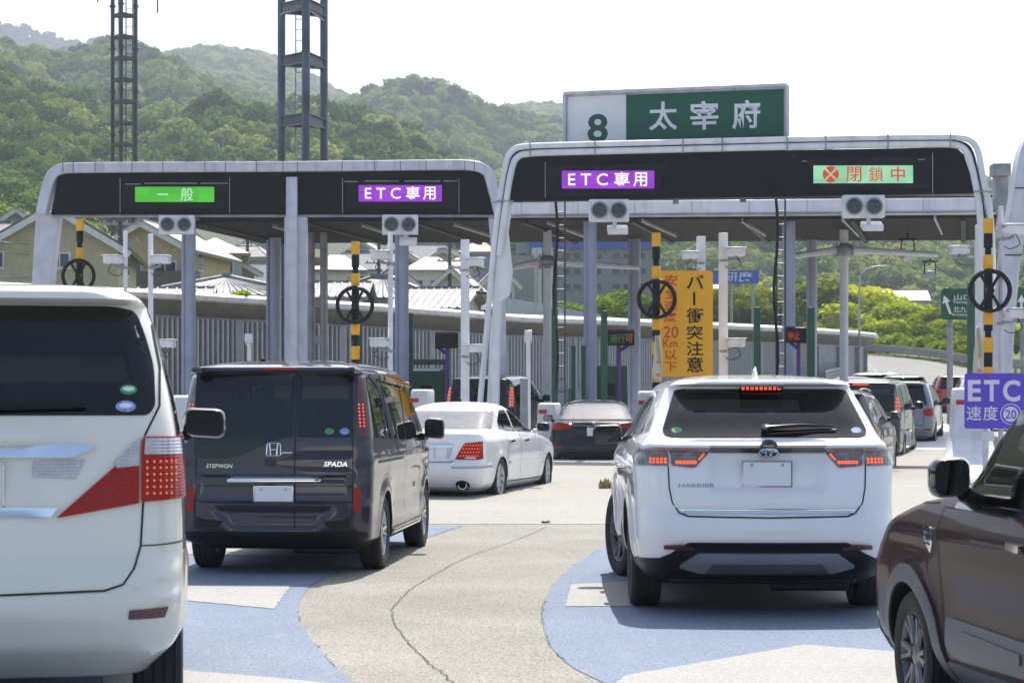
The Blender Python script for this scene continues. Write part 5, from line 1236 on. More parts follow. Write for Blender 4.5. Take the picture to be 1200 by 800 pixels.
def right_gate():
    Yf = lambda u: 45.0 + (u - 590) / 560 * -2.1
    p = lambda u, v, dy=0: P(u, v, Yf(u)) + Vector((0, dy, 0))
    r = empty('toll_gate', (p(870, 300).x, Yf(870), gz(44)), 'tall toll gate arch with twin pale tubes round a dark fascia, below the place sign', 'toll gate'); L_ = -Vector(r.location)
    def B(name, mb, m, **k):
        o = mb.build(name, m, r, **k); o.location = L_; return o
    mb = MB(); mb.path(spline3([p(562, 478), p(571, 380), p(578, 298), p(585.5, 236), p(593, 192), p(597.5, 180), p(608, 172.5), p(640, 170.5), p(900, 164), p(1112, 160.5), p(1130, 162), p(1141, 168), p(1147, 180), p(1151, 204), p(1161, 258), p(1163, 300), p(1164, 470)], 4), .062, 14); B('arch_tube', mb, M['white'], smooth=60)
    mb = MB(); mb.path(spline3([p(585, 300), p(593, 238), p(600, 198), p(604, 187), p(613, 181), p(640, 179), p(900, 172.5), p(1108, 169), p(1122, 170.5), p(1131, 176), p(1136, 186), p(1149, 258), p(1150.5, 300), p(1151, 470)], 4), .07, 14); B('arch_tube', mb, M['white'], smooth=60)
    mb = MB(); bar(mb, spline3([p(575, 330, .06), p(589.5, 236, .06), p(597, 195, .06), p(601, 184, .06), p(611, 177, .06), p(640, 175, .06), p(900, 168, .06), p(1110, 165, .06), p(1126, 166.5, .06), p(1136, 172, .06), p(1141.5, 184, .06), p(1156, 262, .06)], 4), .06, .1); B('tube_gap', mb, M['dark'])
    mb = MB()
    for u, v0, v1 in ((621, 166, 184), (697, 165, 182), (800, 163, 180), (846, 162, 178), (922, 160, 177), (967, 159, 176), (1040, 157.5, 174.5), (1113, 157, 173)):
        c = p(u, (v0 + v1) / 2, 0); mb.box(c, (.025, .17, (v1 - v0) / 56 * .98))
    for (u, v) in ((588, 237), (592, 236), (1152, 225)): c = p(u, v); mb.box(c, (.36, .16, .02))
    B('tube_bracket', mb, M['galv'])
    mb = MB(); mb.prism([p(u, v, .05) for u, v in [(589, 240), (601, 237), (596, 270), (601, 318), (598, 345), (588, 352), (585, 480), (570, 480), (580, 300)]], (0, .35, 0)); B('leg', mb, M['white'], bevel=.03)
    mb = MB(); mb.prism([p(u, v, .08) for u, v in [(1147, 262), (1156, 262), (1157, 480), (1147, 480)]], (0, .3, 0)); B('leg', mb, M['white'], bevel=.03)
    mb = MB(); mb.prism([p(u, v, .02) for u, v in [(596, 236), (605, 192), (611, 184.5), (620, 183), (900, 176.5), (1112, 172.5), (1122, 174), (1130, 181), (1144, 226.5)]], (.05, .3, 0)); B('fascia', mb, M['dark'], bevel=.01)
    mb = MB()
    for u, v0, v1 in ((639, 190, 232), (788, 188, 230), (931, 181, 223), (1093, 180, 226)):
        c = p(u, (v0 + v1) / 2, .012); mb.box(c, (.016 if u != 931 else .03, .02, (v1 - v0) / 56))
    for a, b, v in ((1076, 1092, 187), (940, 952, 189)): c = p((a + b) / 2, v, .01); mb.box(c, ((b - a) / 57, .02, .015))
    B('fascia_joints', mb, M['galv'])
    for q4 in ([(641, 230), (786, 227), (786, 191), (641, 195)], [(934, 223), (1091, 221), (1091, 184), (934, 187)]): mb = MB(); mb.prism([p(u, v, .0) for u, v in q4], (0, .05, 0)); B('display_housing', mb, M['black'], bevel=.01)
    return Yf

def far_gate():
    Y = 42.5; p = lambda u, v, dy=0: P(u, v, Y) + Vector((0, dy, 0))
    r = empty('toll_gate', (p(1200, 300).x, Y, 0), 'slanted pale leg of a further toll gate arch at the right edge', 'toll gate'); L_ = -Vector(r.location)
    def B(name, mb, m, **k):
        o = mb.build(name, m, r, **k); o.location = L_; return o
    mb = MB(); bar(mb, spline3([p(1169, 500), p(1174, 410), p(1181, 320), p(1195, 230), p(1201, 190), p(1211, 165), p(1232, 155), p(1300, 150), p(1500, 142)], 4), .36, .5); B('arch_frame', mb, M['lilac'], bevel=.04, smooth=50)
    mb = MB(); mb.prism([p(u, v, -.05) for u, v in [(1200, 262), (1212, 185), (1222, 170), (1300, 163), (1500, 155), (1500, 250)]], (0, .3, 0)); B('fascia', mb, M['dark'])
    mb = MB()
    for v in (222, 300): c = p(1184 if v > 250 else 1196, v, -.26); mb.box(c, (.34, .02, .02))
    B('panel_joints', mb, M['dark'])

def canopy():
    a0 = P(196, 254, 53.6); a1 = P(1168, 240, 52.4); z0 = 6.02; a0.z = a1.z = z0; d = LANE * 7.4
    ex = (a1 - a0).normalized(); Lx = (a1 - a0).length
    r = empty('gate_canopy', ((a0 + a1) / 2 + d / 2).to_3d() * 1.0, 'long flat canopy with a dark ribbed underside over the toll lanes, on round blue-grey columns', 'canopy')
    r.location.z = gz(55); L_ = -Vector(r.location)
    def B(name, mb, m, **k):
        o = mb.build(name, m, r, **k); o.location = L_; return o
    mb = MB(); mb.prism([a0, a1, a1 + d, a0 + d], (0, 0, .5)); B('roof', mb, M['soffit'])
    mb = MB(); n = 46
    for i in range(n):
        c0 = a0 + d * (i + .5) / n; mb.box((c0 + ex * Lx / 2 + Vector((0, 0, -.03))), (Lx, .07, .05), rz=math.atan2(ex.y, ex.x))
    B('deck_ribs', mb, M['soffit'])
    mb = MB()
    for u in range(8):
        c0 = a0 + ex * (Lx * (u + .3) / 7.6); bar(mb, [c0 + Vector((0, 0, -.06)), c0 + d + Vector((0, 0, -.06))], .12, .12)
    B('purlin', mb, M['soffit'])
    f0 = P(594, 240, 53.0); f1 = P(1168, 234, 51.9); zt = 6.42
    mb = MB(); q_ = Vector((f1.x - f0.x, f1.y - f0.y, 0)); mb.prism([(f0.x, f0.y, 6.03), (f1.x, f1.y, 6.03), (f1.x, f1.y, zt), (f0.x, f0.y, zt)], (0, .25, 0)); B('edge_beam', mb, M['white'], bevel=.015)
    mb = MB()
    for k in np.linspace(.03, .97, 9): c = Vector((f0.x, f0.y, 6.22)) + q_ * float(k); mb.box(c + Vector((0, -.004, 0)), (.012, .012, .36))
    mb.path([Vector((f0.x, f0.y - .02, 6.08)), Vector((f1.x, f1.y - .02, 6.08))], .03, 6); B('beam_joints', mb, M['galv'])
    mb = MB(); c = P(1172, 197, 51.6); mb.box((c.x, c.y, 7.05), (.42, .5, .3)); mb.box((c.x + .05, c.y + .2, 6.5), (.3, .4, .9)); B('cable_box', mb, M['galv'], bevel=.02)
    mb = MB(); c = P(1182, 215, 52); mb.box((c.x + .8, c.y, 6.6), (2.0, .4, .75)); B('edge_beam', mb, M['white'], bevel=.015)
    # columns
    for u, w_, vt, Y in ((222.5, 14, 270, 53.2), (322, 15, 282, 58.8), (472, 14, 275, 53.2), (692.5, 13.5, 258, 53.4), (744, 13, 280, 59.2), (925, 14, 252, 53.4), (952, 11, 278, 59.6)):
        x = (u - 600) / FPX * Y; rr = w_ / 2 / FPX * Y; mb = MB(); mb.lathe([(rr + .12, gz(Y)), (rr + .12, gz(Y) + .04), (rr, gz(Y) + .05), (rr, 6.0), (rr + .1, 6.0)], (x, Y, 0), (0, 0, 1), 24)
        mb.path([(x - rr * 1.02, Y - rr * .6, gz(Y)), (x - rr * 1.02, Y - rr * .6, 6.0)], .045, 8)
        for z in (2.6, 4.3): mb.lathe([(rr + .012, z), (rr + .012, z + .05)], (x, Y, 0), (0, 0, 1), 24)
        B('column', mb, M['bluegrey'], smooth=50)
    mb = MB()
    for u, w_ in ((365, 8), (379, 8)):
        x = (u - 600) / FPX * 57; mb.tube((x, 57, gz(57)), (x, 57, 6.0), w_ / 2 / FPX * 57, n=16)
    for z in (3.1, 5.2): c = P(372, 300, 57); mb.box((c.x, 57, z), (.4, .14, .22))
    B('pipe_pair', mb, M['galv'])
    # fluorescent strips under the roof, each a lamp
    for (u0, v0, u1, v1) in ((424, 265, 450, 273), (532, 264, 574, 277), (641.5, 262, 685, 278), (753, 260, 792, 277), (870, 260, 897, 277), (987, 258, 1006, 277), (1095, 256, 1104, 275), (320, 266, 366, 279)):
        ya = FPX * (5.9 - CH) / (HZ - v0); yb = FPX * (5.9 - CH) / (HZ - v1); A_ = P(u0, v0, ya); B_ = P(u1, v1, yb)
        e = empty('strip_lamp', (A_ + B_) / 2, 'unlit white strip lamp under the dark canopy', 'strip lamp', 'strip lamps under the canopy'); o_ = -Vector(e.location)
        mb = MB(); mb.path([A_, B_], .02, 8); o = mb.build('tube', M['lilac'], e); o.location = o_
        mb = MB(); bar(mb, [A_ + Vector((0, 0, .06)), B_ + Vector((0, 0, .06))], .045, .04); o = mb.build('housing', M['galv'], e); o.location = o_

def signal(u0, v0, u1, v1, Y, label, lamp_below=True):
    s_ = FPX / Y; c = P((u0 + u1) / 2, (v0 + v1) / 2, Y); w_ = (u1 - u0) / s_; h = (v1 - v0) / s_
    r = empty('signal_head', c, label, 'traffic signal', 'twin-lens signals hung below the gates')
    mb = MB(); mb.box((0, 0, 0), (w_, .22, h)); mb.box((0, .2, 0), (w_ * .5, .3, .12)); mb.build('housing', M['white'], r, bevel=.02)
    for sx in (-1, 1):
        x = sx * w_ * .235; rr = h * .39; mb = MB(); mb.lathe([(rr * .98, .0), (rr, -.05), (rr * .9, -.052), (rr * .88, -.012), (0, .0)], (x, -.112, 0), (0, 1, 0), 28); o = mb.build('lens_ring', M['galv'], r)
        mb = MB(); mb.lathe([(rr * .88, 0), (rr * .6, -.018), (0, -.028)], (x, -.118, 0), (0, 1, 0), 28); mb.build('lens', M['lens'], o)
    if lamp_below:
        mb = MB(); mb.box((w_ * .22, .05, -h / 2 - .16), (.42, .35, .13), M=Matrix.Rotation(R(18), 3, 'X')); mb.box((w_ * .15, .1, -h / 2 - .04), (.08, .08, .12)); mb.build('antenna_box', M['white'], r, bevel=.02)

def striker(u, vtop, Y, label, base=0):
    s_ = FPX / Y; t = P(u, vtop, Y); zt = t.z; r = empty('striker_post', (t.x, Y, gz(Y)), label, 'warning post', 'yellow and black posts with spoked wheels'); zt -= gz(Y)
    y_ = []; k_ = []
    z = zt; first = True
    segs = [('y', .28), ('k', .27), ('n', .13), ('y', .28), ('k', .75), ('y', .28), ('k', .12), ('n', .12), ('y', .28), ('k', .27), ('y', .28), ('k', .27), ('y', .28), ('k', .4), ('y', .3), ('k', 9)]
    for c, h in segs:
        z2 = max(0.0, z - h); rr = {'y': .092, 'k': .083, 'n': .06}[c]; mb = MB(); mb.lathe([(0, z), (rr * .93, z), (rr, z - .012), (rr, z2 + .012), (rr * .93, z2), (0, z2)], (0, 0, 0), (0, 0, 1), 20); mb.build('yellow_band' if c == 'y' else 'black_band', M['yellow' if c == 'y' else 'black'], r, smooth=40); z = z2
        if z <= 0: break
    mb = MB(); zc = zt - 1.36; yw = -.16; R_ = .37
    mb.path([(R_ * math.cos(a), yw, zc + R_ * math.sin(a)) for a in np.linspace(0, 2 * math.pi, 40, endpoint=False)], .045, 10, closed=True)
    for a in (60, 120, 240, 300): mb.path([(.04 * math.cos(R(a)), yw, zc + .04 * math.sin(R(a))), (R_ * math.cos(R(a)), yw, zc + R_ * math.sin(R(a)))], .03, 8)
    mb.lathe([(0, -.05), (.075, -.05), (.075, .1), (.0, .1)], (0, yw, zc), (0, 1, 0), 18); mb.build('spoked_wheel', M['black'], r)

def nose(u, vtop, Y, w_, label, refl=True, hh=None, deep=.8, skirt=False):
    c = P(u, vtop, Y); H_ = c.z - gz(Y) if hh is None else hh; r = empty('island_nose', (c.x, Y, gz(Y)), label, 'crash barrier', 'white crash barriers at the island ends', rz=-R(10))
    mb = MB(); rows = []
    prof = [(0, 2.3, -1.5), (.1, 2.2, -1.4), (.2, 1.75, -.9), (.34, 1.35, -.5), (.52, 1.12, -.22), (.78, 1.0, -.05), (.97, .96, .03), (1, .9, .08)] if skirt else [(0, 1.25, -.55), (.12, 1.2, -.5), (.3, 1.1, -.3), (.5, 1.02, -.12), (.75, .98, -.03), (.97, .96, .03), (1, .9, .08)]
    for t, kw, yf in prof:
        hw = w_ / 2 * kw; z = H_ * t; rows.append([(-hw, yf + .12, z), (-hw * .8, yf, z), (hw * .8, yf, z), (hw, yf + .12, z), (hw, deep, z), (-hw, deep, z)])
    vs = [p for r_ in rows for p in r_]; fs = []
    for i in range(len(rows) - 1):
        for k in range(6): l = (k + 1) % 6; fs.append((i * 6 + k, i * 6 + l, (i + 1) * 6 + l, (i + 1) * 6 + k))
    fs.append(tuple((len(rows) - 1) * 6 + k for k in range(6))); mb.add(vs, fs); mb.build('barrier_block', M['whiteconc'], r, bevel=.03, smooth=50)
    if refl: mb = MB(); mb.box((-w_ * .18, -.02, H_ * .85), (w_ * .42, .02, .085)); mb.build('red_reflector', M['red'], r)
    if skirt: mb = MB(); mb.prism([(-w_ * 1.35, -1.5, 0), (-w_ * 1.1, -1.9, 0), (w_ * 1.1, -1.9, 0), (w_ * 1.35, -1.5, 0), (w_ * 1.35, deep, 0), (-w_ * 1.35, deep, 0)], (0, 0, .16)); mb.build('skirt', M['whiteconc'], r, bevel=.05)
    return r

def island(x, y0, y1, w_, label):
    d = Vector((math.sin(R(10)), math.cos(R(10)))); n = Vector((d.y, -d.x)); e = MB()
    pts = []
    L_ = (y1 - y0); N = 8
    r = empty('traffic_island', (x, y0, gz(y0)), label, 'traffic island')
    vs = []; fs = []
    for i in range(N + 1):
        q_ = d * (L_ * i / N)
        for sx in (-1, 1):
            for h in (.0, .17): p = q_ + n * (w_ / 2 * sx); vs.append((p.x, p.y, h + gz(y0 + p.y) - gz(y0)))
    for i in range(N):
        a = i * 4; b = a + 4; fs += [(a, b, b + 1, a + 1), (a + 1, b + 1, b + 3, a + 3), (a + 3, b + 3, b + 2, a + 2)]
    fs += [(0, 1, 3, 2), (N * 4, N * 4 + 2, N * 4 + 3, N * 4 + 1)]
    e.add(vs, fs); e.build('kerb_slab', M['whiteconc'], r, smooth=0)

def cam_post(u, vt, w_, Y, cams, label, m='white', square=False, zb=None):
    s_ = FPX / Y; t = P(u, vt, Y); r = empty('camera_post', (t.x, Y, gz(Y)), label, 'camera post'); h = t.z - gz(Y); rr = w_ / 2 / s_
    mb = MB()
    if square:
        mb.box((0, 0, h / 2), (rr * 2, rr * 2, h))
        for k in range(int(h / .8)): mb.lathe([(.028, 0), (.026, .012), (0, .013)], (-rr * .1, -rr, .5 + k * .8), (0, -1, 0), 8)
    else: mb.tube((0, 0, 0), (0, 0, h), rr, n=14)
    mb.build('post', M[m], r, bevel=.008)
    for (cu, cv, sx) in cams:
        c = P(cu, cv, Y) - Vector((t.x, Y, gz(Y))); mb = MB(); mb.box((c.x, -.1, c.z), (.36, .42, .16)); mb.box((c.x - .2 * sx, -.1, c.z - .02), (.06, .36, .1)); mb.box((c.x, -.12, c.z + .095), (.42, .48, .02)); o = mb.build('camera_box', M['white'], r, bevel=.015)
        mb = MB(); mb.path([(0, -.05, c.z - .15), (c.x * .6, -.08, c.z - .16), (c.x, -.1, c.z - .1)], .03, 8); mb.lathe([(rr + .03, 0), (rr + .03, .05)], (0, 0, c.z - .2), (0, 0, 1), 14); mb.build('bracket', M['galv'], o)
        mb = MB(); q_ = sx * .5; mb.path(spline3([(c.x, -.2, c.z - .08), (c.x + .08 * sx, -.22, c.z - .26), (c.x * .5, -.2, c.z - .36), (.03 * sx, -.12, c.z - .3)], 5), .009, 6); mb.build('cable', M['black'], o)

def antenna_mast(u, vt, w_, Y, hub_v, arms, label):
    t = P(u, vt, Y); s_ = FPX / Y; r = empty('antenna_mast', (t.x, Y, gz(Y)), label, 'antenna mast'); b0 = Vector((t.x, Y, gz(Y)))
    mb = MB(); rr = w_ / 2 / s_; mb.tube((0, 0, 0), (0, 0, t.z - gz(Y)), rr, n=18); mb.build('post', M['white'], r, smooth=50)
    hb = P(u, hub_v, Y) - b0; mb = MB(); mb.lathe([(0, -.2), (.12, -.18), (.17, -.1), (.17, .1), (.12, .18), (0, .2)], (hb.x, -.1, hb.z), (1, 0, 0), 18)
    for k in range(8): a = k * math.pi / 4; mb.box((.2, -.1 + .17 * math.cos(a), hb.z + .13 * math.sin(a)), (.07, .05, .05)); mb.box((-.2, -.1 + .13 * math.cos(a), hb.z + .17 * math.sin(a)), (.07, .05, .05))
    mb.build('hub', M['galv'], r)
    for (au, av) in arms:
        e = P(au, av, Y) - b0; mb = MB(); mb.path([(.2 if e.x > 0 else -.2, -.1, hb.z), (e.x, -.1, e.z)], [.095, .06], 14); mb.build('arm', M['white'], r, smooth=50)

def small_things():
    # signals
    signal(186.5, 252.5, 228, 274.5, 51.4, 'twin-lens signal box under the green display of the left gate', False)
    signal(448, 252, 490, 275, 51.4, 'twin-lens signal box under the violet display of the left gate')
    signal(690, 234, 737, 260, 44.2, 'twin-lens signal box under the violet display of the right gate')
    signal(987, 229, 1036, 255.5, 43.0, 'twin-lens signal box under the pale red-lettered display')
    striker(93.5, 257, 51, 'yellow and black post whose spoked wheel shows just above the ivory minivan roof')
    striker(416.5, 283, 45.5, 'yellow and black post with spoked wheel, rising behind the dark grey minivan')
    striker(769, 273, 43.8, 'yellow and black post with spoked wheel in front of the yellow warning sign')
    striker(1158, 256, 40, 'yellow and black post with spoked wheel behind the violet lane sign')
    nose(490, 456, 46, .40, 'narrow white barrier block with red reflector, behind the white saloon bonnet line')
    nose(640, 472, 46.5, .42, 'white barrier block with red reflector beside the black saloon')
    nose(1137, 454, 37, .62, 'large flared white barrier block below the violet lane sign', skirt=True)
    nose(206, 463, 31, .75, 'white barrier block half hidden between the ivory and dark grey minivans', refl=False)
    nose(757, 458, 44.5, .4, 'white barrier block behind the roof of the white crossover')
    island(P(492, 470, 44).x, 46, 64, 1.3, 'kerbed concrete island under the left gate, behind the white saloon')
    island(P(640, 470, 44).x + .2, 46, 66, 1.3, 'kerbed concrete island left of the black saloon')
    island(P(768, 470, 43).x, 43, 64, 1.2, 'kerbed concrete island under the yellow warning sign')
    island(P(1140, 470, 36).x, 36, 62, 1.6, 'kerbed concrete island under the violet lane sign')
    # camera posts
    cam_post(545, 281, 10, 49, [(558, 308, 1), (558, 409, 1)], 'square white post with two camera boxes left of the slanted gate leg', square=True)
    cam_post(847.5, 273, 10, 46, [(862, 296, 1), (862, 402, 1)], 'square white post with camera boxes right of the yellow warning sign', square=True)
    cam_post(821.5, 277, 10, 51, [(808, 300, -1)], 'square white post with one camera box rising behind the yellow warning sign', square=True)
    cam_post(457.5, 272, 6, 46, [(445, 300, -1), (444, 402, -1)], 'slim white post with two camera boxes beside a round column')
    cam_post(147, 271, 5, 48, [(133, 305, -1)], 'slim white post with a camera box in front of the beige house')
    cam_post(176.5, 274, 6, 48, [(190, 305, 1), (196, 403, 1)], 'slim white post with camera boxes above the ivory minivan')
    cam_post(1173, 242, 6, 40, [(1187, 270, 1), (1190, 368, 1)], 'slim white post clamped beside the slanted leg at the right edge', 'lilac')
    cam_post(1145, 285, 6, 50, [(1122, 294, -1)], 'white post with a flat camera arm near the right striker post')
    cam_post(614, 443, 9, 45, [], 'short square grey guard post in front of the black minivan', 'galv', square=True)
    antenna_mast(641.5, 270, 10, 56, 307, [(590, 316), (750, 314)], 'white mast with two tapered arms in front of the grey factory')
    antenna_mast(989, 262, 10, 56, 293, [(905, 304), (1098, 299)], 'white mast with two tapered arms in front of the bright green trees')
    # floodlights hung from the roof
    for u, v, Y in ((1064, 299, 56.5), (1090, 322, 66)):
        c = P(u, v, Y); r = empty('floodlight', c, 'small boxy floodlight on a bracket ' + ('close under the canopy edge' if u < 1080 else 'lower down, hanging before the green trees'), 'floodlight')
        mb = MB(); mb.box((0, 0, 0), (.28, .24, .18), M=Matrix.Rotation(R(-20), 3, 'X')); mb.build('lamp_head', M['galv'], r, bevel=.02)
        mb = MB(); 
        for sx in (-1, 1): mb.path([(sx * .17, .05, 0), (sx * .17, .05, .35), (sx * .12, .05, .42)], .018, 6)
        mb.box((0, .05, .42), (.5, .05, .04)); mb.path([(0, .05, .42), (0, .05, .8 if u < 1080 else .5)], .02, 6); mb.build('bracket', M['dark'], r)
    # ladders with cable
    for u, v0, v1, Y in ((657, 236, 475, 50), (915, 233, 450, 49.5)):
        a = P(u, v1, Y); b = P(u, v0, Y); r = empty('ladder', (a.x, Y, gz(Y)), 'dark steel ladder with a black cable, ' + ('left of the yellow warning sign' if u < 800 else 'in front of the rightmost columns'), 'ladder'); h = b.z - gz(Y)
        mb = MB()
        for sx in (-1, 1): bar(mb, [(sx * .1, 0, 0), (sx * .1, 0, h)], .04, .04)
        mb.build('rail', M['darksteel'], r)
        mb = MB()
        for k in range(int(h / .3)): mb.tube((-.1, 0, .15 + k * .3), (.1, 0, .15 + k * .3), .014, n=6)
        mb.build('rungs', M['darksteel'], r)
        mb = MB(); rnd_ = random.Random(int(u)); mb.path([(-.12 + .05 * math.sin(k * .9), -.05, h - h * k / 14) for k in range(15)], .035, 8); mb.build('cable', M['black'], r)
    # green posts
    for u, vt, w_, Y, lab in ((420.5, 372, 8, 54, 'green post beside the yellow and black post behind the dark grey minivan'), (480.5, 367, 7, 54, 'green post right beside the round column and green booth'), (650, 362, 7.5, 50, 'green post left of the black cable ladder'), (708, 364, 7.5, 50, 'green post right of the column by the black saloon'),
                              (887, 360, 7.5, 49, 'green post standing between the yellow sign and the ladder'), (950, 360, 8.5, 49, 'green post in front of the two rightmost columns'), (672, 405, 5, 52, 'short dark green post left of its twin, by the lowest louvres'), (684, 405, 5, 52, 'short dark green post right of its twin, by the lowest louvres'), (1138.5, 332, 9, 45, 'tall green post behind the rightmost striker post')):
        t = P(u, vt, Y); h = t.z - gz(Y); mb = MB(); w2 = w_ / FPX * Y; mb.box((0, 0, h / 2), (w2, w2, h)); mb.box((0, 0, .02), (w2 * 2, w2 * 2, .04)); mb.box((0, -w2 * .5, h * .5), (w2 * .3, .02, h * .9))
        o = mb.build('lane_post', M['green'], bevel=.01, loc=(t.x, Y, gz(Y))); setp(o, lab, 'post', 'green posts at the toll booths')
    # green booth
    c = P(502, 440, 55); r = empty('toll_booth', (c.x, 55, gz(55)), 'dark green toll machine booth with a framed opening, behind the white saloon', 'toll booth')
    mb = MB(); mb.box((0, .4, .9), (.82, .8, 1.8)); mb.build('cabinet', M['green'], r, bevel=.02)
    mb = MB(); mb.box((-.45, 0, 1.0), (.08, .12, 2.0)); mb.box((.45, 0, 1.0), (.1, .12, 2.0)); mb.box((0, 0, 2.0), (1.0, .12, .14)); mb.build('frame', M['green'], r, bevel=.01)
    mb = MB(); mb.box((-.05, -.02, 1.25), (.3, .04, .3)); mb.build('screen', M['black'], r); mb = MB(); mb.box((-.05, -.02, 1.8), (.7, .06, .06)); mb.build('light_strip', M['signwhite'], r)
    c = P(700, 450, 55); r = empty('toll_booth', (c.x + .3, 55, gz(55)), 'dark green toll machine cabinet half hidden behind the black saloon', 'toll booth')
    mb = MB(); mb.box((0, .4, .95), (.95, .8, 1.9)); mb.build('cabinet', M['green'], r, bevel=.02); mb = MB(); mb.box((0, -.02, 1.3), (.3, .04, .3)); mb.build('screen', M['black'], r)
    # small LED boards on violet posts
    for u0, u1, v0, v1, up, Y, txt, lab in ((510, 537, 391, 408, 524, 52, None, 'dark blank display board on a violet post beside the green booth'), (712, 743, 388, 405, 725, 52, [('通行', 'gtxt'), ('可', 'otxt')], 'small dark display with green and orange lettering on a violet post'), (920, 945, 384, 402, 936, 52, [('停止', 'rtxt')], 'small dark display with red lettering on a violet post')):
        c = P((u0 + u1) / 2, (v0 + v1) / 2, Y); px = P(up, 400, Y).x; r = empty('display_board', (px, Y, gz(Y)), lab, 'display board'); w_ = (u1 - u0) / FPX * Y; h = (v1 - v0) / FPX * Y; zc = c.z - gz(Y)
        mb = MB(); mb.box((c.x - px, -.1, zc), (w_, .16, h)); mb.box((c.x - px, -.16, zc + h / 2 + .02), (w_, .14, .02)); mb.build('casing', M['black'], r, bevel=.015)
        mb = MB(); mb.tube((0, 0, 0), (0, 0, zc - h * .4), .05); mb.path([(0, 0, zc - h * .9), (w_ * .4 * (1 if c.x > px else -1), 0, zc - h * .45)], .04); mb.build('post', M['purple'], r)
        if txt:
            x = c.x - px - w_ * .42
            for t_, mm in txt:
                n_ = len(t_); mb = MB(); add_text(mb, t_, (x, -.187, zc - h * .3), (1, 0, 0), (0, 0, 1), w_ * .28 * n_, h * .58, .01); mb.build('lettering', M[mm], r, smooth=0); x += w_ * .29 * n_
    # pole-mounted detectors
    for u, v0, Y, lab in ((292, 393, 50, 'small grey detector head on a short pole above the dark grey minivan'), (619, 389, 48, 'white detector head on a thin pole left of the green post')):
        t = P(u, v0, Y); r = empty('detector', (t.x, Y, gz(Y)), lab, 'detector'); h = t.z - gz(Y); mb = MB(); mb.tube((0, 0, 0), (0, 0, h - .18), .06, .05); mb.build('pole', M['white'], r)
        mb = MB(); mb.box((0, -.05, h - .1), (.17, .3, .2), M=Matrix.Rotation(R(-20), 3, 'X')); mb.lathe([(.06, 0), (.05, .02), (0, .02)], (0, -.2, h - .14), (0, -1, -.3), 12, 0); mb.build('head', M['white'], r, bevel=.015)
    c = P(574, 362, 47); r = empty('dome_camera', c, 'white dome camera on a bracket beside the slanted gate leg', 'camera'); mb = MB(); mb.lathe([(0, .2), (.05, .2), (.1, .1), (.2, .06), (.2, -.02), (.15, -.02)], (0, 0, 0), (0, 0, 1), 20); mb.build('hood', M['white'], r, smooth=40)
    mb = MB(); mb.lathe([(.15, -.02), (.12, -.1), (.06, -.15), (0, -.16)], (0, 0, 0), (0, 0, 1), 18); mb.build('dome', M['blackpanel'], r, smooth=60); mb = MB(); mb.path([(0, 0, .2), (0, .05, .35), (-.3, .1, .38)], .03); mb.build('bracket', M['black'], r)
    # banners
    for u0, u1, v0, v1, Y, lab in ((766, 776, 393, 446, 43.2, 'cream cloth banner with red lettering beside the yellow warning sign'), (1142, 1152, 382, 442, 39.4, 'cream cloth banner with red lettering behind the violet lane sign')):
        a = P(u0, v1, Y); b = P(u1, v0, Y); w_ = b.x - a.x; h = b.z - a.z; mb = MB(); nx, nz_ = 6, 16; vs = []
        for j in range(nz_ + 1):
            for i in range(nx + 1):
                t = j / nz_; ww = w_ * (1.15 - .8 * max(0, t - .35)); x = w_ * .35 * t + ww * i / nx - w_ * .2; vs.append((x, .05 * math.sin(i * 1.3 + t * 5), h * t))
        mb.add(vs, [(j * (nx + 1) + i, j * (nx + 1) + i + 1, (j + 1) * (nx + 1) + i + 1, (j + 1) * (nx + 1) + i) for j in range(nz_) for i in range(nx)])
        o = mb.build('banner', M['cloth'], loc=a); setp(o, lab, 'banner'); o.modifiers.new('s', 'SOLIDIFY').thickness = .004
        mb = MB(); add_text(mb, '止', (w_ * .25, -.07, h * .38), (1, 0, 0), (0, 0, 1), w_ * .6, h * .09, .02); add_text(mb, '中', (w_ * .2, -.07, h * .08), (1, 0, 0), (0, 0, 1), w_ * .6, h * .09, .02)
        mb.build('lettering', M['redtext'], o, smooth=0)

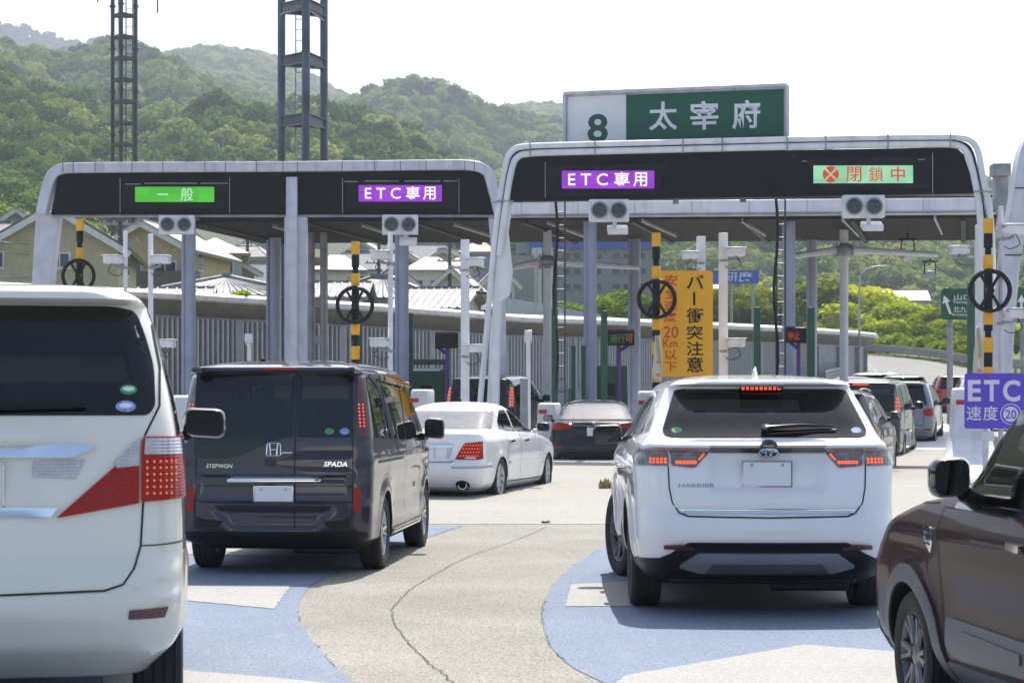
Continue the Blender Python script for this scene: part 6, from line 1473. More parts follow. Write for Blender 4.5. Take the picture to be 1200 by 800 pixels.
def signs():
    # place sign on top of the right gate
    Ya, Yb = 45.75, 44.5
    a = P(661.5, 178, Ya); b = P(922.5, 178, Yb); zt0 = P(661.5, 109, Ya).z; zt1 = P(922.5, 101.5, Yb).z; zb = 6.55; a.z = b.z = zb; ex = (b - a); Lx = ex.length; ex = ex.normalized(); ez = Vector((0, 0, 1)); n = ex.cross(ez); H_ = (zt0 + zt1) / 2 - zb
    base = (a + b) / 2; r = empty('place_sign', base, 'large green and white road sign with the number 8 standing on top of the gate', 'road sign'); off = -Vector(base)
    def B(name, mb, m, **k):
        o = mb.build(name, m, r, **k); o.location = off; return o
    u2x = lambda u: Lx * ((u - 600) * (Yb * .5 + Ya * .5) / FPX - a.x) / (b.x - a.x)
    def X(u): # along the board
        t = (u - 661.5) / 261.0; return Lx * t * (Yb / (Yb * t + Ya * (1 - t))) if False else Lx * (t * Ya) / (t * Ya + (1 - t) * Yb)
    Z = lambda u, v: P(u, v, Ya + (Yb - Ya) * (u - 661.5) / 261).z - zb
    mb = MB(); mb.prism([a, a + ex * Lx, a + ex * Lx + ez * H_, a + ez * H_], -n * .12); B('board', mb, M['lilac'], bevel=.01)
    x1 = X(734); mb = MB(); mb.prism([a + ex * .07 + ez * .05 + n * .006, a + ex * (x1 - .01) + ez * .05 + n * .006, a + ex * (x1 - .01) + ez * (H_ - .07) + n * .006, a + ex * .07 + ez * (H_ - .07) + n * .006], -n * .006); B('white_panel', mb, M['signwhite'])
    mb = MB(); mb.prism([a + ex * x1 + ez * .05 + n * .006, a + ex * (Lx - .07) + ez * .05 + n * .006, a + ex * (Lx - .07) + ez * (H_ - .07) + n * .006, a + ex * x1 + ez * (H_ - .07) + n * .006], -n * .006); B('green_panel', mb, M['signgreen'])
    mb = MB(); bar(mb, [a + ez * H_ + n * .02, a + ex * Lx + ez * H_ + n * .02], .18, .07)
    for xx in (0, Lx): bar(mb, [a + ex * xx + n * .02, a + ex * xx + ez * H_ + n * .02], .07, .16)
    B('frame', mb, M['lilac'], bevel=.01)
    def T(body, u0, v1, u1, v0, m, bold):
        mb = MB(); add_text(mb, body, a + ex * X(u0) + ez * Z(u0, v1) + n * .012, ex, ez, X(u1) - X(u0), Z(u0, v0) - Z(u0, v1), bold); B('lettering', mb, m, smooth=0)
    T('8', 688.5, 167.5, 712.5, 134, M['signgreen'], .022)
    T('太', 760.5, 153.5, 794, 120, M['signwhite'], .018); T('宰', 809, 153, 842, 119, M['signwhite'], .018); T('府', 858, 152, 891, 118, M['signwhite'], .018)
    mb = MB()
    for u in (735, 860): c = a + ex * X(u) + ez * H_; mb.path([c + ex * (.05 * math.cos(t)) + ez * (.05 * math.sin(t)) for t in np.linspace(0, 2 * math.pi, 14, endpoint=False)], .012, 6, closed=True)
    B('lifting_eye', mb, M['galv'])
    mb = MB()
    for k in (.2, .5, .8): bar(mb, [a + ex * Lx * k - n * .16 - ez * .9, a + ex * Lx * k - n * .16 + ez * (H_ - .1)], .12, .12)
    B('support', mb, M['galv'])
    # displays
    W_ = M['led_white']
    display(160, 220, 252, 237.5, 52, 52, [('一', .28, .46, .14, .08, M['led_dim'], .0), ('般', .58, .06, .155, .86, M['led_dim'], .0)], M['led_green'], 'lane_display', 'lit green display with white characters on the left gate')
    display(421, 218, 518, 237, 52, 52, [('E T C', .075, .16, .43, .68, W_, .008), ('専', .57, .08, .165, .84, W_, .012), ('用', .775, .10, .15, .80, W_, .012)], M['led_violet'], 'lane_display', 'lit violet display reading ETC on the left gate, above a signal box')
    display(659, 200.5, 767, 221, 44.75, 44.35, [('E T C', .07, .16, .43, .68, W_, .008), ('専', .57, .08, .165, .84, W_, .012), ('用', .775, .10, .15, .80, W_, .012)], M['led_violet'], 'lane_display', 'lit violet display reading ETC on the taller right gate, below the number 8', dy=-.06)
    r, o0, ex, ez, n, wd, h, off = display(953.5, 194.5, 1070, 215, 43.65, 43.25, [('閉', .34, .07, .145, .86, M['led_red'], .006), ('鎖', .555, .07, .15, .86, M['led_red'], .004), ('中', .78, .08, .14, .84, M['led_red'], .012)], M['led_mint'], 'lane_display', 'lit pale mint display with red characters and a crossed red disc', dy=-.06)
    mb = MB(); c = o0 + ex * (wd * .175) + ez * h * .5 + n * .004; rr = h * .46
    for k in range(4):
        a0 = R(45 + 90 * k); cs = [c + (ex * math.cos(a0 + R(45)) + ez * math.sin(a0 + R(45))) * rr * .13]
        cs += [c + (ex * math.cos(a0 + R(t)) + ez * math.sin(a0 + R(t))) * rr for t in np.linspace(7, 83, 9)]
        mb.add(cs, [tuple(range(len(cs)))])
    o = mb.build('crossed_disc', M['led_red'], r, smooth=0); o.location = off
    # yellow warning sign
    Y = 44.7; a = P(767.5, 441, Y); b = P(835.5, 317, Y); w_ = b.x - a.x; h = b.z - a.z; r = empty('warning_sign', ((a.x + b.x) / 2, Y, gz(Y)), 'tall yellow warning sign with black and red vertical lettering', 'road sign'); off = -Vector(r.location)
    mb = MB(); pl = rnd([(0, 0), (w_, 0), (w_, h), (0, h)], .1); mb.prism([(a.x + x, Y, a.z + z) for x, z in pl], (0, .03, 0)); o = mb.build('board', M['signyellow'], r, smooth=0); o.location = off
    mb = MB(); 
    for k in (.25, .75): bar(mb, [(a.x + w_ * k, Y + .07, gz(Y)), (a.x + w_ * k, Y + .07, b.z - .1)], .06, .06)
    for k in (.15, .5, .85): bar(mb, [(a.x, Y + .05, a.z + h * k), (a.x + w_, Y + .05, a.z + h * k)], .03, .05)
    o = mb.build('support', M['galv'], r); o.location = off
    s_ = FPX / Y
    def T(body, u0, v0, u1, v1, m, bold=.01):
        q_ = P(u0, v1, Y); mb.__init__(); add_text(mb, body, (q_.x, Y - .006, q_.z), (1, 0, 0), (0, 0, 1), (u1 - u0) / s_, (v1 - v0) / s_, bold)
    for ch, u0, v0, u1, v1 in (('バ', 804.5, 322, 825, 338.5), ('衝', 804.5, 361, 824.5, 379), ('突', 804.5, 381, 824, 398), ('注', 804.5, 400, 824, 416.5), ('意', 804.5, 418, 824, 436)):
        T(ch, u0, v0, u1, v1, None, .012); o = mb.build('black_lettering', M['black'], r, smooth=0); o.location = off
    mb = MB(); c = P(813.5, 350, Y); mb.box((c.x, Y - .005, c.z), (.045, .004, .27)); o = mb.build('black_lettering', M['black'], r); o.location = off
    for ch, u0, v0, u1, v1 in (('安', 779, 322, 794, 335), ('全', 779, 337, 794, 350), ('速', 778, 352, 794, 364), ('度', 778, 365.5, 793, 377.5), ('20', 777.5, 382, 795, 396), ('Km', 777, 397, 794, 407), ('以', 779, 410, 793, 421.5), ('下', 779, 424, 793, 435.5)):
        T(ch, u0, v0, u1, v1, None, .013); o = mb.build('red_lettering', M['redtext'], r, smooth=0); o.location = off
    # violet lane sign
    Y = 34.8; a = P(1130.5, 502, Y); b = P(1202, 437, Y); w_ = b.x - a.x; h = b.z - a.z; r = empty('lane_sign', ((a.x + b.x) / 2, Y, gz(Y)), 'violet lane sign reading ETC in white above the white barrier block', 'road sign'); off = -Vector(r.location); s_ = FPX / Y
    mb = MB(); mb.prism([(a.x + x, Y, a.z + z) for x, z in rnd([(0, 0), (w_, 0), (w_, h), (0, h)], .05)], (0, .03, 0)); o = mb.build('board', M['signpurple'], r, smooth=0); o.location = off
    def T2(body, u0, v0, u1, v1, bold, m=None, dy=-.006):
        q_ = P(u0, v1, Y); mb = MB(); add_text(mb, body, (q_.x, Y + dy, q_.z), (1, 0, 0), (0, 0, 1), (u1 - u0) / s_, (v1 - v0) / s_, bold); o = mb.build('lettering', m or M['signlilac'], r, smooth=0); o.location = off
    T2('E', 1134, 445, 1149.5, 470, .03); T2('T', 1153, 445, 1171, 470, .03); T2('C', 1175, 445, 1195.5, 470.5, .03)
    T2('速', 1132.5, 475.5, 1150, 492.5, .01); T2('度', 1152, 475.5, 1169.5, 492.5, .01)
    c = P(1184.5, 485, Y); mb = MB(); mb.path([(c.x + .165 * math.cos(t), Y - .004, c.z + .165 * math.sin(t)) for t in np.linspace(0, 2 * math.pi, 36, endpoint=False)], .008, 6, closed=True); o = mb.build('ring', M['signlilac'], r); o.location = off
    mb = MB(); mb.lathe([(.125, 0), (.125, .004), (0, .0045)], (c.x, Y, c.z), (0, -1, 0), 32); o = mb.build('disc', M['signlilac'], r); o.location = off
    T2('20', 1178, 480, 1191, 490.5, .01, M['signpurple'], -.008)
    mb = MB(); bar(mb, [(a.x + w_ * .35, Y + .07, gz(Y)), (a.x + w_ * .35, Y + .07, b.z - .05)], .08, .08); bar(mb, [(a.x + w_ * .75, Y + .07, gz(Y)), (a.x + w_ * .75, Y + .07, b.z - .05)], .08, .08); mb.box((a.x + w_ * .3, Y + .02, a.z - .12), (.35, .12, .16)); o = mb.build('support', M['lilac'], r, bevel=.01); o.location = off
    # direction signs beyond the gates
    def dsign(u0, v0, u1, v1, Y, texts, arrow, lab):
        a = P(u0, v1, Y); b = P(u1, v0, Y); w_ = b.x - a.x; h = b.z - a.z; x0 = (a.x + b.x) / 2; r = empty('direction_sign', (x0, Y, tz(x0, Y)), lab, 'road sign'); off = -Vector(r.location); s_ = FPX / Y
        mb = MB(); mb.prism([(a.x + x, Y, a.z + z) for x, z in rnd([(0, 0), (w_, 0), (w_, h), (0, h)], .12)], (0, .06, 0)); o = mb.build('board', M['signgreen'], r, smooth=0); o.location = off
        for body, tu0, tv0, tu1, tv1 in texts:
            q_ = P(tu0, tv1, Y); mb = MB(); add_text(mb, body, (q_.x, Y - .01, q_.z), (1, 0, 0), (0, 0, 1), (tu1 - tu0) / s_, (tv1 - tv0) / s_, .006); o = mb.build('lettering', M['signwhite'], r, smooth=0); o.location = off
        (au, av), (bu, bv) = arrow; A = P(au, av, Y); B_ = P(bu, bv, Y); d = (B_ - A).normalized(); nn = Vector((d.z, 0, -d.x)); hd = .22; wd = .035
        mb = MB(); A.y = B_.y = Y - .01; q_ = B_ - d * hd
        mb.prism([A + nn * wd, A - nn * wd, q_ - nn * wd, q_ - nn * .12, B_, q_ + nn * .12, q_ + nn * wd], (0, .006, 0)); o = mb.build('arrow', M['signwhite'], r, smooth=0); o.location = off
        mb = MB(); 
        for k in (.2, .8): mb.tube((a.x + w_ * k, Y + .15, tz(a.x, Y)), (a.x + w_ * k, Y + .15, b.z - .2), .09)
        o = mb.build('support', M['galv'], r); o.location = off
    dsign(1103, 338, 1160, 374.5, 62, [('山口', 1118, 345, 1138, 351.5), ('Yamaguchi', 1116, 352, 1146, 356.5), ('北九州', 1117, 359, 1140, 366), ('Kitakyushu', 1116, 367, 1148, 371)], ((1114, 368), (1106, 346)), 'green direction sign with a slanted white arrow, behind the rightmost striker post')
    dsign(1186, 337, 1260, 373, 62, [], ((1197, 368), (1197, 345)), 'green direction sign with an upright white arrow at the right edge')
    # blue shop sign with white lettering on a far roof
    Y = 170; a = P(826, 332, Y); b = P(889, 317, Y); r = empty('shop_sign', a, 'wide blue sign with pale lettering far behind the yellow warning sign', 'sign'); w_ = b.x - a.x; h = b.z - a.z
    mb = MB(); mb.box((w_ / 2, 0, h / 2), (w_, .3, h)); mb.build('board', M['blueboard'], r); mb = MB(); add_text(mb, 'ン', (w_ * .02, -.16, h * .2), (1, 0, 0), (0, 0, 1), w_ * .13, h * .6, .01); add_text(mb, '研磨', (w_ * .36, -.16, h * .12), (1, 0, 0), (0, 0, 1), w_ * .52, h * .76, .01); mb.build('lettering', M['palblue'], r, smooth=0)
    mb = MB()
    for k in (.1, .5, .9): mb.tube((w_ * k, .2, -8), (w_ * k, .2, h), .12)
    mb.build('support', M['galv'], r)

M['faded_blue'] = ground_mat('faded_blue_paint', [(.1, (.30, .34, .42)), (.5, (.37, .41, .48)), (.85, (.45, .47, .5))], 120, .3, wear=((.46, .45, .42), .47, .95))
M['lens'] = mat('dark_signal_lens', (.035, .04, .042), .15, var=.4, vscale=30, coat=.6)
M['cloth'] = mat('cream_cloth', (.62, .57, .46), .9, var=.05)
M['signlilac'] = mat('pale_lilac_lettering', (.62, .60, .78), .5, var=.02)
M['blueboard'] = mat('blue_sign_board', (.03, .09, .42), .5, var=.05); M['palblue'] = mat('pale_blue_lettering', (.45, .55, .8), .5)
M['led_dim'] = emitter('lit_pale_green_led', (.55, .9, .6), .5)
M['led_white'] = emitter('lit_white_led', (1, .93, 1), .62); M['led_red'] = emitter('lit_red_led', (.9, .06, .02), .36)
M['gtxt'] = emitter('green_led_text', (.05, .6, .1), .10); M['otxt'] = emitter('orange_led_text', (.9, .4, .05), .10); M['rtxt'] = emitter('red_led_text', (.9, .06, .02), .22)
def led_screen(name, col, s_):
    """LED panel: dot grid with slightly uneven modules"""
    m = mat(name, (.01, .01, .01), .5, emit=col, estr=s_, var=0); N, L = ns(m); p = N['Principled BSDF']; tc = N.new('ShaderNodeTexCoord')
    mp = N.new('ShaderNodeMapping'); mp.inputs['Scale'].default_value = (1.6, 0.01, 1.3); L.new(tc.outputs['Object'], mp.inputs[0])
    v = N.new('ShaderNodeTexVoronoi'); v.inputs['Scale'].default_value = 1.6; v.inputs['Randomness'].default_value = 0; v.distance = 'CHEBYCHEV'; L.new(mp.outputs[0], v.inputs['Vector'])
    s2 = N.new('ShaderNodeSeparateColor'); L.new(v.outputs['Color'], s2.inputs[0])
    mr = N.new('ShaderNodeMapRange'); mr.inputs[3].default_value = s_ * .82; mr.inputs[4].default_value = s_ * 1.12; L.new(s2.outputs[0], mr.inputs[0]); L.new(mr.outputs[0], p.inputs['Emission Strength']); return m
M['led_violet'] = led_screen('lit_violet_led_panel', (.30, .035, .62), .55); M['led_green'] = led_screen('lit_green_led_panel', (.07, .48, .03), .55); M['led_mint'] = led_screen('lit_mint_led_panel', (.27, .62, .38), .55)
def all_gates():
    left_gate(); right_gate(); far_gate(); canopy(); small_things(); signs()
# ------------------------------------------------------------------ masts, wall, houses, trees, hills
def masts():
    # slim triangular mast
    Y = 125.0; k_ = Y / 78; s_ = FPX / 78; x0 = P(145.5, 0, Y).x; r = empty('radio_mast', (x0, Y, tz(x0, Y)), 'slim dark lattice radio mast with ring braces, on the left', 'mast'); b0 = Vector(r.location); r.scale = (k_, k_, k_); H_ = 27
    w_ = 27.0 / 2 / s_; legs = [(-w_, 0), (w_, 0), (0, -w_ * 1.4)]
    for lx, ly in legs:
        mb = MB(); mb.tube((lx, ly, 0), (lx, ly, H_), .075, n=10)
        for k in range(14): mb.lathe([(.075, 0), (.12, 0), (.12, .06), (.075, .06)], (lx, ly, 1.2 + k * 1.56), (0, 0, 1), 10)
        mb.build('leg', M['darksteel'], r)
    for k in range(34):
        z = .8 + k * .785
        if z > H_: break
        mb = MB()
        for i in range(3):
            a = legs[i]; b = legs[(i + 1) % 3]; bar(mb, [(a[0], a[1], z), (b[0], b[1], z)], .06, .12)
        mb.build('brace', M['darksteel'], r)
    mb = MB()
    for dx in (.05, .3):
        bar(mb, [(dx, .1, 0), (dx, .1, H_)], .04, .04)
    for k in range(80): mb.tube((.05, .1, .2 + k * .33), (.3, .1, .2 + k * .33), .015, n=5)
    mb.build('ladder', M['darksteel'], r)
    mb = MB()
    for dx in (-.22, -.17): mb.path([(dx + .02 * math.sin(k), .05, H_ * k / 20) for k in range(21)], .022, 6)
    mb.build('cable', M['galv'], r)
    mb = MB(); zt = (P(0, 3, Y).z - b0.z) / k_
    for sx, l in ((-1, .55), (1, .8)): mb.tube((sx * w_, 0, zt + .2), (sx * (w_ + l), 0, zt + .2), .035); mb.tube((sx * (w_ + l), 0, zt - .4 if sx > 0 else zt), (sx * (w_ + l), 0, zt + 1), .03)
    mb.build('antenna_arm', M['darksteel'], r)
    # heavy three-column tower
    Y = 62.0; s_ = FPX / Y; x0 = P(352, 0, Y).x; r = empty('steel_tower', (x0, Y, gz(Y)), 'heavy blue-grey steel tower of thick columns with cross beams and a ladder', 'tower'); b0 = Vector(r.location); H_ = 22
    cols = [(P(329, 0, Y).x - x0, .2, .115), (P(361, 0, Y).x - x0, -.65, .12), (P(377, 0, Y).x - x0, .75, .115), (P(350, 0, Y).x - x0, 1.6, .115)]
    for x, y, rr in cols[:3]:
        mb = MB(); mb.tube((x, y, 0), (x, y, H_), rr, n=20); mb.build('column', M['towersteel'], r, smooth=50)
    zs = [P(0, v, Y).z - b0.z for v in (-60, 9, 71, 142, 213, 284, 355)]
    for z in zs:
        for i, j in ((0, 1), (1, 2), (0, 2)):
            a = Vector((cols[i][0], cols[i][1], z)); b = Vector((cols[j][0], cols[j][1], z)); mb = MB(); bar(mb, [a, b], .06, .26)
            for dz in (-.13, .13): bar(mb, [a + Vector((0, 0, dz)), b + Vector((0, 0, dz))], .2, .025)
            mb.build('cross_beam', M['towersteel'], r)
    mb = MB(); xl = P(345, 0, Y).x - x0
    for dx in (0, .2): bar(mb, [(xl + dx, .4, 0), (xl + dx, .4, H_)], .035, .05)
    for k in range(70): mb.tube((xl, .4, .2 + k * .31), (xl + .2, .4, .2 + k * .31), .014, n=5)
    mb.build('ladder', M['galv'], r)
    z = P(0, 14, Y).z - b0.z; mb = MB()
    for k in range(9): t = k / 8; mb.box((cols[0][0] * (1 - t) + cols[1][0] * t, cols[0][1] * (1 - t) + cols[1][1] * t - .1, z + .05), (.05, .02, .12))
    mb.path([(cols[0][0], .1, z - .05), (cols[1][0], -.75, z + .05)], .03); mb.path([(cols[1][0], -.75, z + .0), (cols[2][0], .6, z - .15)], .03); mb.build('platform_rail', M['galv'], r)

def noise_wall():
    """long pale noise barrier with an overhanging cap, crossing behind the gates and curving away"""
    pl = [(-24.5, 47), (-17.5, 57), (-10.7, 64.2), (-4, 71), (0, 76.2), (6, 85), (11.5, 95), (15.6, 104), (18.3, 111.5), (19.0, 116), (18.2, 121), (15, 126)]
    A = smooth2(pl, 5); Hs = lambda y: 4.72
    r = empty('noise_wall', (0, 76.2, gz(76)), 'long pale noise wall with vertical louvres and an overhanging rounded cap behind the gates', 'noise wall'); off = -Vector(r.location)
    def B(name, mb, m, **k):
        o = mb.build(name, m, r, **k); o.location = off; return o
    nrm = []
    for i in range(len(A)):
        a = Vector(A[max(0, i - 1)]); b = Vector(A[min(len(A) - 1, i + 1)]); t = (b - a).normalized(); nrm.append(Vector((t.y, -t.x)))
    top = lambda y: float(np.interp(y, [47, 64, 76, 111, 126], [4.75, 4.7, 4.45, 4.95, 4.95]))
    def loft(prof, m, name, sm_=40):
        mb = MB(); n = len(prof(A[0][1])); vs = []
        for (x, y), q_ in zip(A, nrm):
            for d, z in prof(y): vs.append((x + q_.x * d, y + q_.y * d, z))
        mb.add(vs, [(i * n + k, i * n + (k + 1) % n, (i + 1) * n + (k + 1) % n, (i + 1) * n + k) for i in range(len(A) - 1) for k in range(n)] + [tuple(range(n))[::-1], tuple((len(A) - 1) * n + k for k in range(n))])
        return B(name, mb, m, smooth=sm_)
    loft(lambda y: [(-.15, tz(0, y) - 1), (.0, tz(0, y) - 1), (.0, top(y) - .62), (-.15, top(y) - .62)], M['wallgrey'], 'wall_panel')
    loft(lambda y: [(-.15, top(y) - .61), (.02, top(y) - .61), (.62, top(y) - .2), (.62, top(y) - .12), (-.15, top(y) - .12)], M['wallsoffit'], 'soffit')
    loft(lambda y: [(-2.2, top(y) + .10), (-2.2, top(y) - .05), (.5, top(y) - .118), (.62, top(y) - .19), (.76, top(y) - .15), (.78, top(y) - .02), (.70, top(y) + .05), (.1, top(y) + .12)], M['whiteconc'], 'cap')
    # louvres and posts
    L_ = 0; mb = MB(); mp = MB(); mr = MB(); acc = 0; nxt = 0; step = .19; post = 0
    for i in range(len(A) - 1):
        a = Vector(A[i]); b = Vector(A[i + 1]); d = (b - a).length; t = (b - a) / d; q_ = nrm[i]
        while nxt < acc + d:
            c = a + t * (nxt - acc); z0 = tz(0, c.y) + .9; z1 = top(c.y) - .70
            k = int(nxt / step)
            if k % 22 == 0: mp.box((c.x + q_.x * .1, c.y + q_.y * .1, (z0 - .9 + z1) / 2), (.26, .22, z1 - z0 + .9), rz=math.atan2(t.y, t.x))
            elif c.y < 100:
                mb.box((c.x + q_.x * .09, c.y + q_.y * .09, (z0 + z1) / 2), (.055, .12, z1 - z0), rz=math.atan2(t.y, t.x))
            nxt += step
        for k in range(5):
            z = tz(0, a.y) + 1.0 + k * .6; z_ = tz(0, b.y) + 1.0 + k * .6
            if z < top(a.y) - 1: bar(mr, [(a.x + q_.x * .045, a.y + q_.y * .045, z), (b.x + q_.x * .045, b.y + q_.y * .045, z_)], .05, .05)
        acc += d
    B('louvres', mb, M['louvre'], smooth=0); B('wall_posts', mp, M['wallpost'], smooth=0); B('louvre_rails', mr, M['wallpost'], smooth=0)
    c = P(283, 349, 66.0); weed('roof_weed', c - Vector((0, 0, .15)), .55, .45, 'yellow-green weed tuft growing on the cap of the noise wall', 90)
    return r

def weed(name, loc, w_, h, label, n=60, rs=3):
    rg = random.Random(rs); mb = MB()
    for i in range(n):
        a = rg.random() * 6.28; d = rg.random()**.5 * w_ / 2; b = Vector((math.cos(a) * d * .5, math.sin(a) * d * .5, 0)); t = Vector((math.cos(a) * d * 1.3, math.sin(a) * d * 1.3, h * (.4 + .6 * rg.random()))); s_ = .035 + .03 * rg.random()
        pr = Vector((-math.sin(a), math.cos(a), 0)) * s_; m_ = (b + t) / 2 + Vector((0, 0, h * .12)); mb.add([b - pr * .4, b + pr * .4, m_ + pr, t, m_ - pr], [(0, 1, 2, 3, 4)])
    o = mb.build(name, M['drygrass' if name == 'grass_tuft' else 'leaf_bright'], loc=loc, smooth=0); return setp(o, label, 'plant')

def guard_rail(A, B):
    pts = []
    n = len(B)
    e = [(Vector(b) + (Vector(b) - Vector(a)).normalized() * .6) for a, b in zip(A, B)]
    e = [p for p in e if p.y > 84]
    def rail(e, label):
        r = empty('guard_rail', (e[0].x, e[0].y, tz(e[0].x, e[0].y)), label, 'guard rail'); off = -Vector(r.location); mb = MB()
        for dz in (.45, .62, .78): mb.path([(p.x, p.y, tz(p.x, p.y) + dz) for p in e], .12, 6, flat=(.35, 1))
        o = mb.build('beam', M['railsteel'], r, smooth=40); o.location = off
        acc = 0
        for i in range(len(e) - 1):
            d = (e[i + 1] - e[i]).length; k = max(1, round(d / 3))
            for j in range(k):
                p = e[i] + (e[i + 1] - e[i]) * j / k; mb = MB(); mb.tube((p.x, p.y + .08, tz(p.x, p.y)), (p.x, p.y + .08, tz(p.x, p.y) + .78), .06, n=8); o = mb.build('rail_post', M['galv'], r); o.location = off
    rail(e, 'long grey guard rail along the outer edge of the far bend, under the shrubs')
    e2 = [(Vector(a) + (Vector(b) - Vector(a)).normalized() * .2) for a, b in zip(A, B)]; e2 = [p for p in e2 if 95 < p.y < 135]
    rail(e2, 'short grey guard rail on the inner edge of the bend, by the noise wall end')

def house(c, w_, d, hw, hr, kind, yaw, wall, roof, label, z0=None, wins=(), name='house', eave=.5, balcony=False, cat='house', tile=False, group=None):
    """c: centre of the front wall (x, y); gable: ridge runs away from the front; side: ridge parallel to the front; hip: four slopes"""
    z = tz(c[0], c[1]) if z0 is None else z0; r = empty(name, (c[0], c[1], z), label, cat, group, rz=-R(yaw))
    mb = MB(); hw2 = w_ / 2
    if kind == 'gable': mb.prism([(-hw2, 0, -3), (hw2, 0, -3), (hw2, 0, hw), (0, 0, hw + hr), (-hw2, 0, hw)], (0, d, 0))
    elif kind == 'side': mb.prism([(hw2, 0, -3), (hw2, d, -3), (hw2, d, hw), (hw2, d / 2, hw + hr), (hw2, 0, hw)], (-w_, 0, 0))
    else: mb.box((0, d / 2, (hw - 3) / 2), (w_, d, hw + 3))
    wo = mb.build('wall', M[wall], r, smooth=0)
    mb = MB(); e = eave; t = .16
    def slab(q4):
        n = (Vector(q4[1]) - Vector(q4[0])).cross(Vector(q4[-1]) - Vector(q4[0])).normalized(); n = n if n.z > 0 else -n; mb.prism([Vector(p) + n * .02 for p in q4], n * t)
        if tile and len(q4) == 4:
            a, b, c_, d_ = [Vector(p) for p in q4]; k = int((b - a).length / .32)
            for i in range(k + 1): f = i / k; mb.path([a + (b - a) * f + n * (t + .02), d_ + (c_ - d_) * f + n * (t + .02)], .055, 6)
    sl = hr / (hw2 if kind == 'gable' else d / 2)
    if kind == 'gable':
        for sx in (-1, 1): slab([(sx * (hw2 + e), -e, hw - e * sl), (sx * (hw2 + e), d + e, hw - e * sl), (0, d + e, hw + hr), (0, -e, hw + hr)])
        bar(mb, [(0, -e, hw + hr + .14), (0, d + e, hw + hr + .14)], .3, .2)
    elif kind == 'side':
        slab([(-hw2 - e, -e, hw - e * sl), (hw2 + e, -e, hw - e * sl), (hw2 + e, d / 2, hw + hr), (-hw2 - e, d / 2, hw + hr)]); slab([(-hw2 - e, d + e, hw - e * sl), (hw2 + e, d + e, hw - e * sl), (hw2 + e, d / 2, hw + hr), (-hw2 - e, d / 2, hw + hr)])
        bar(mb, [(-hw2 - e, d / 2, hw + hr + .14), (hw2 + e, d / 2, hw + hr + .14)], .3, .22)
    else:
        i_ = min(hw2, d / 2) * .96; a = [(-hw2 - e, -e), (hw2 + e, -e), (hw2 + e, d + e), (-hw2 - e, d + e)]; zl = hw - .05; zt_ = hw + hr; r0 = (-hw2 + i_, d / 2, zt_); r1 = (hw2 - i_, d / 2, zt_)
        slab([(*a[0], zl), (*a[1], zl), r1, r0]); slab([(*a[2], zl), (*a[3], zl), r0, r1]); slab([(*a[1], zl), (*a[2], zl), r1]); slab([(*a[3], zl), (*a[0], zl), r0])
        if tile:
            bar(mb, [Vector(r0) + Vector((-.1, 0, .2)), Vector(r1) + Vector((.1, 0, .2))], .3, .35)
            for q_, rr in ((a[0], r0), (a[1], r1)): bar(mb, [(*q_, zl + .22), (rr[0], rr[1], rr[2] + .2)], .24, .24)
    ro = mb.build('roof', M[roof], r, smooth=0)
    if kind == 'gable':
        mb = MB()
        for sx in (-1, 1): bar(mb, [(sx * (hw2 + e), -e - .03, hw - e * sl - .06), (0, -e - .03, hw + hr - .06)], .06, .26)
        mb.build('bargeboard', M['palewall'], ro)
    for (x, zc, ww, wh, side) in wins:
        fr = MB(); pn_ = MB()
        if side == 0:
            fr.box((x, -.03, zc), (ww + .16, .08, wh + .16)); pn_.box((x, -.075, zc), (ww, .02, wh)); fr.box((x, -.085, zc), (.05, .03, wh)); fr.box((x, -.06, zc - wh / 2 - .1), (ww + .3, .16, .05))
        else:
            fr.box((side * (hw2 + .03), x, zc), (.08, ww + .16, wh + .16)); pn_.box((side * (hw2 + .075), x, zc), (.02, ww, wh)); fr.box((side * (hw2 + .085), x, zc), (.03, .05, wh))
        o = fr.build('window', M['winframe'], r, smooth=0); pn_.build('pane', M['pane'], o, smooth=0)
    if balcony:
        x, zc, ww, wh = balcony; mb = MB(); mb.box((x, -.7, zc), (ww, .1, wh)); mb.box((x, -.35, zc - wh / 2), (ww, .8, .12))
        for sx in (-1, 1): mb.box((x + sx * (ww / 2 - .05), -.35, zc), (.1, .7, wh))
        mb.build('balcony', M['brownwall'], r)
    return r

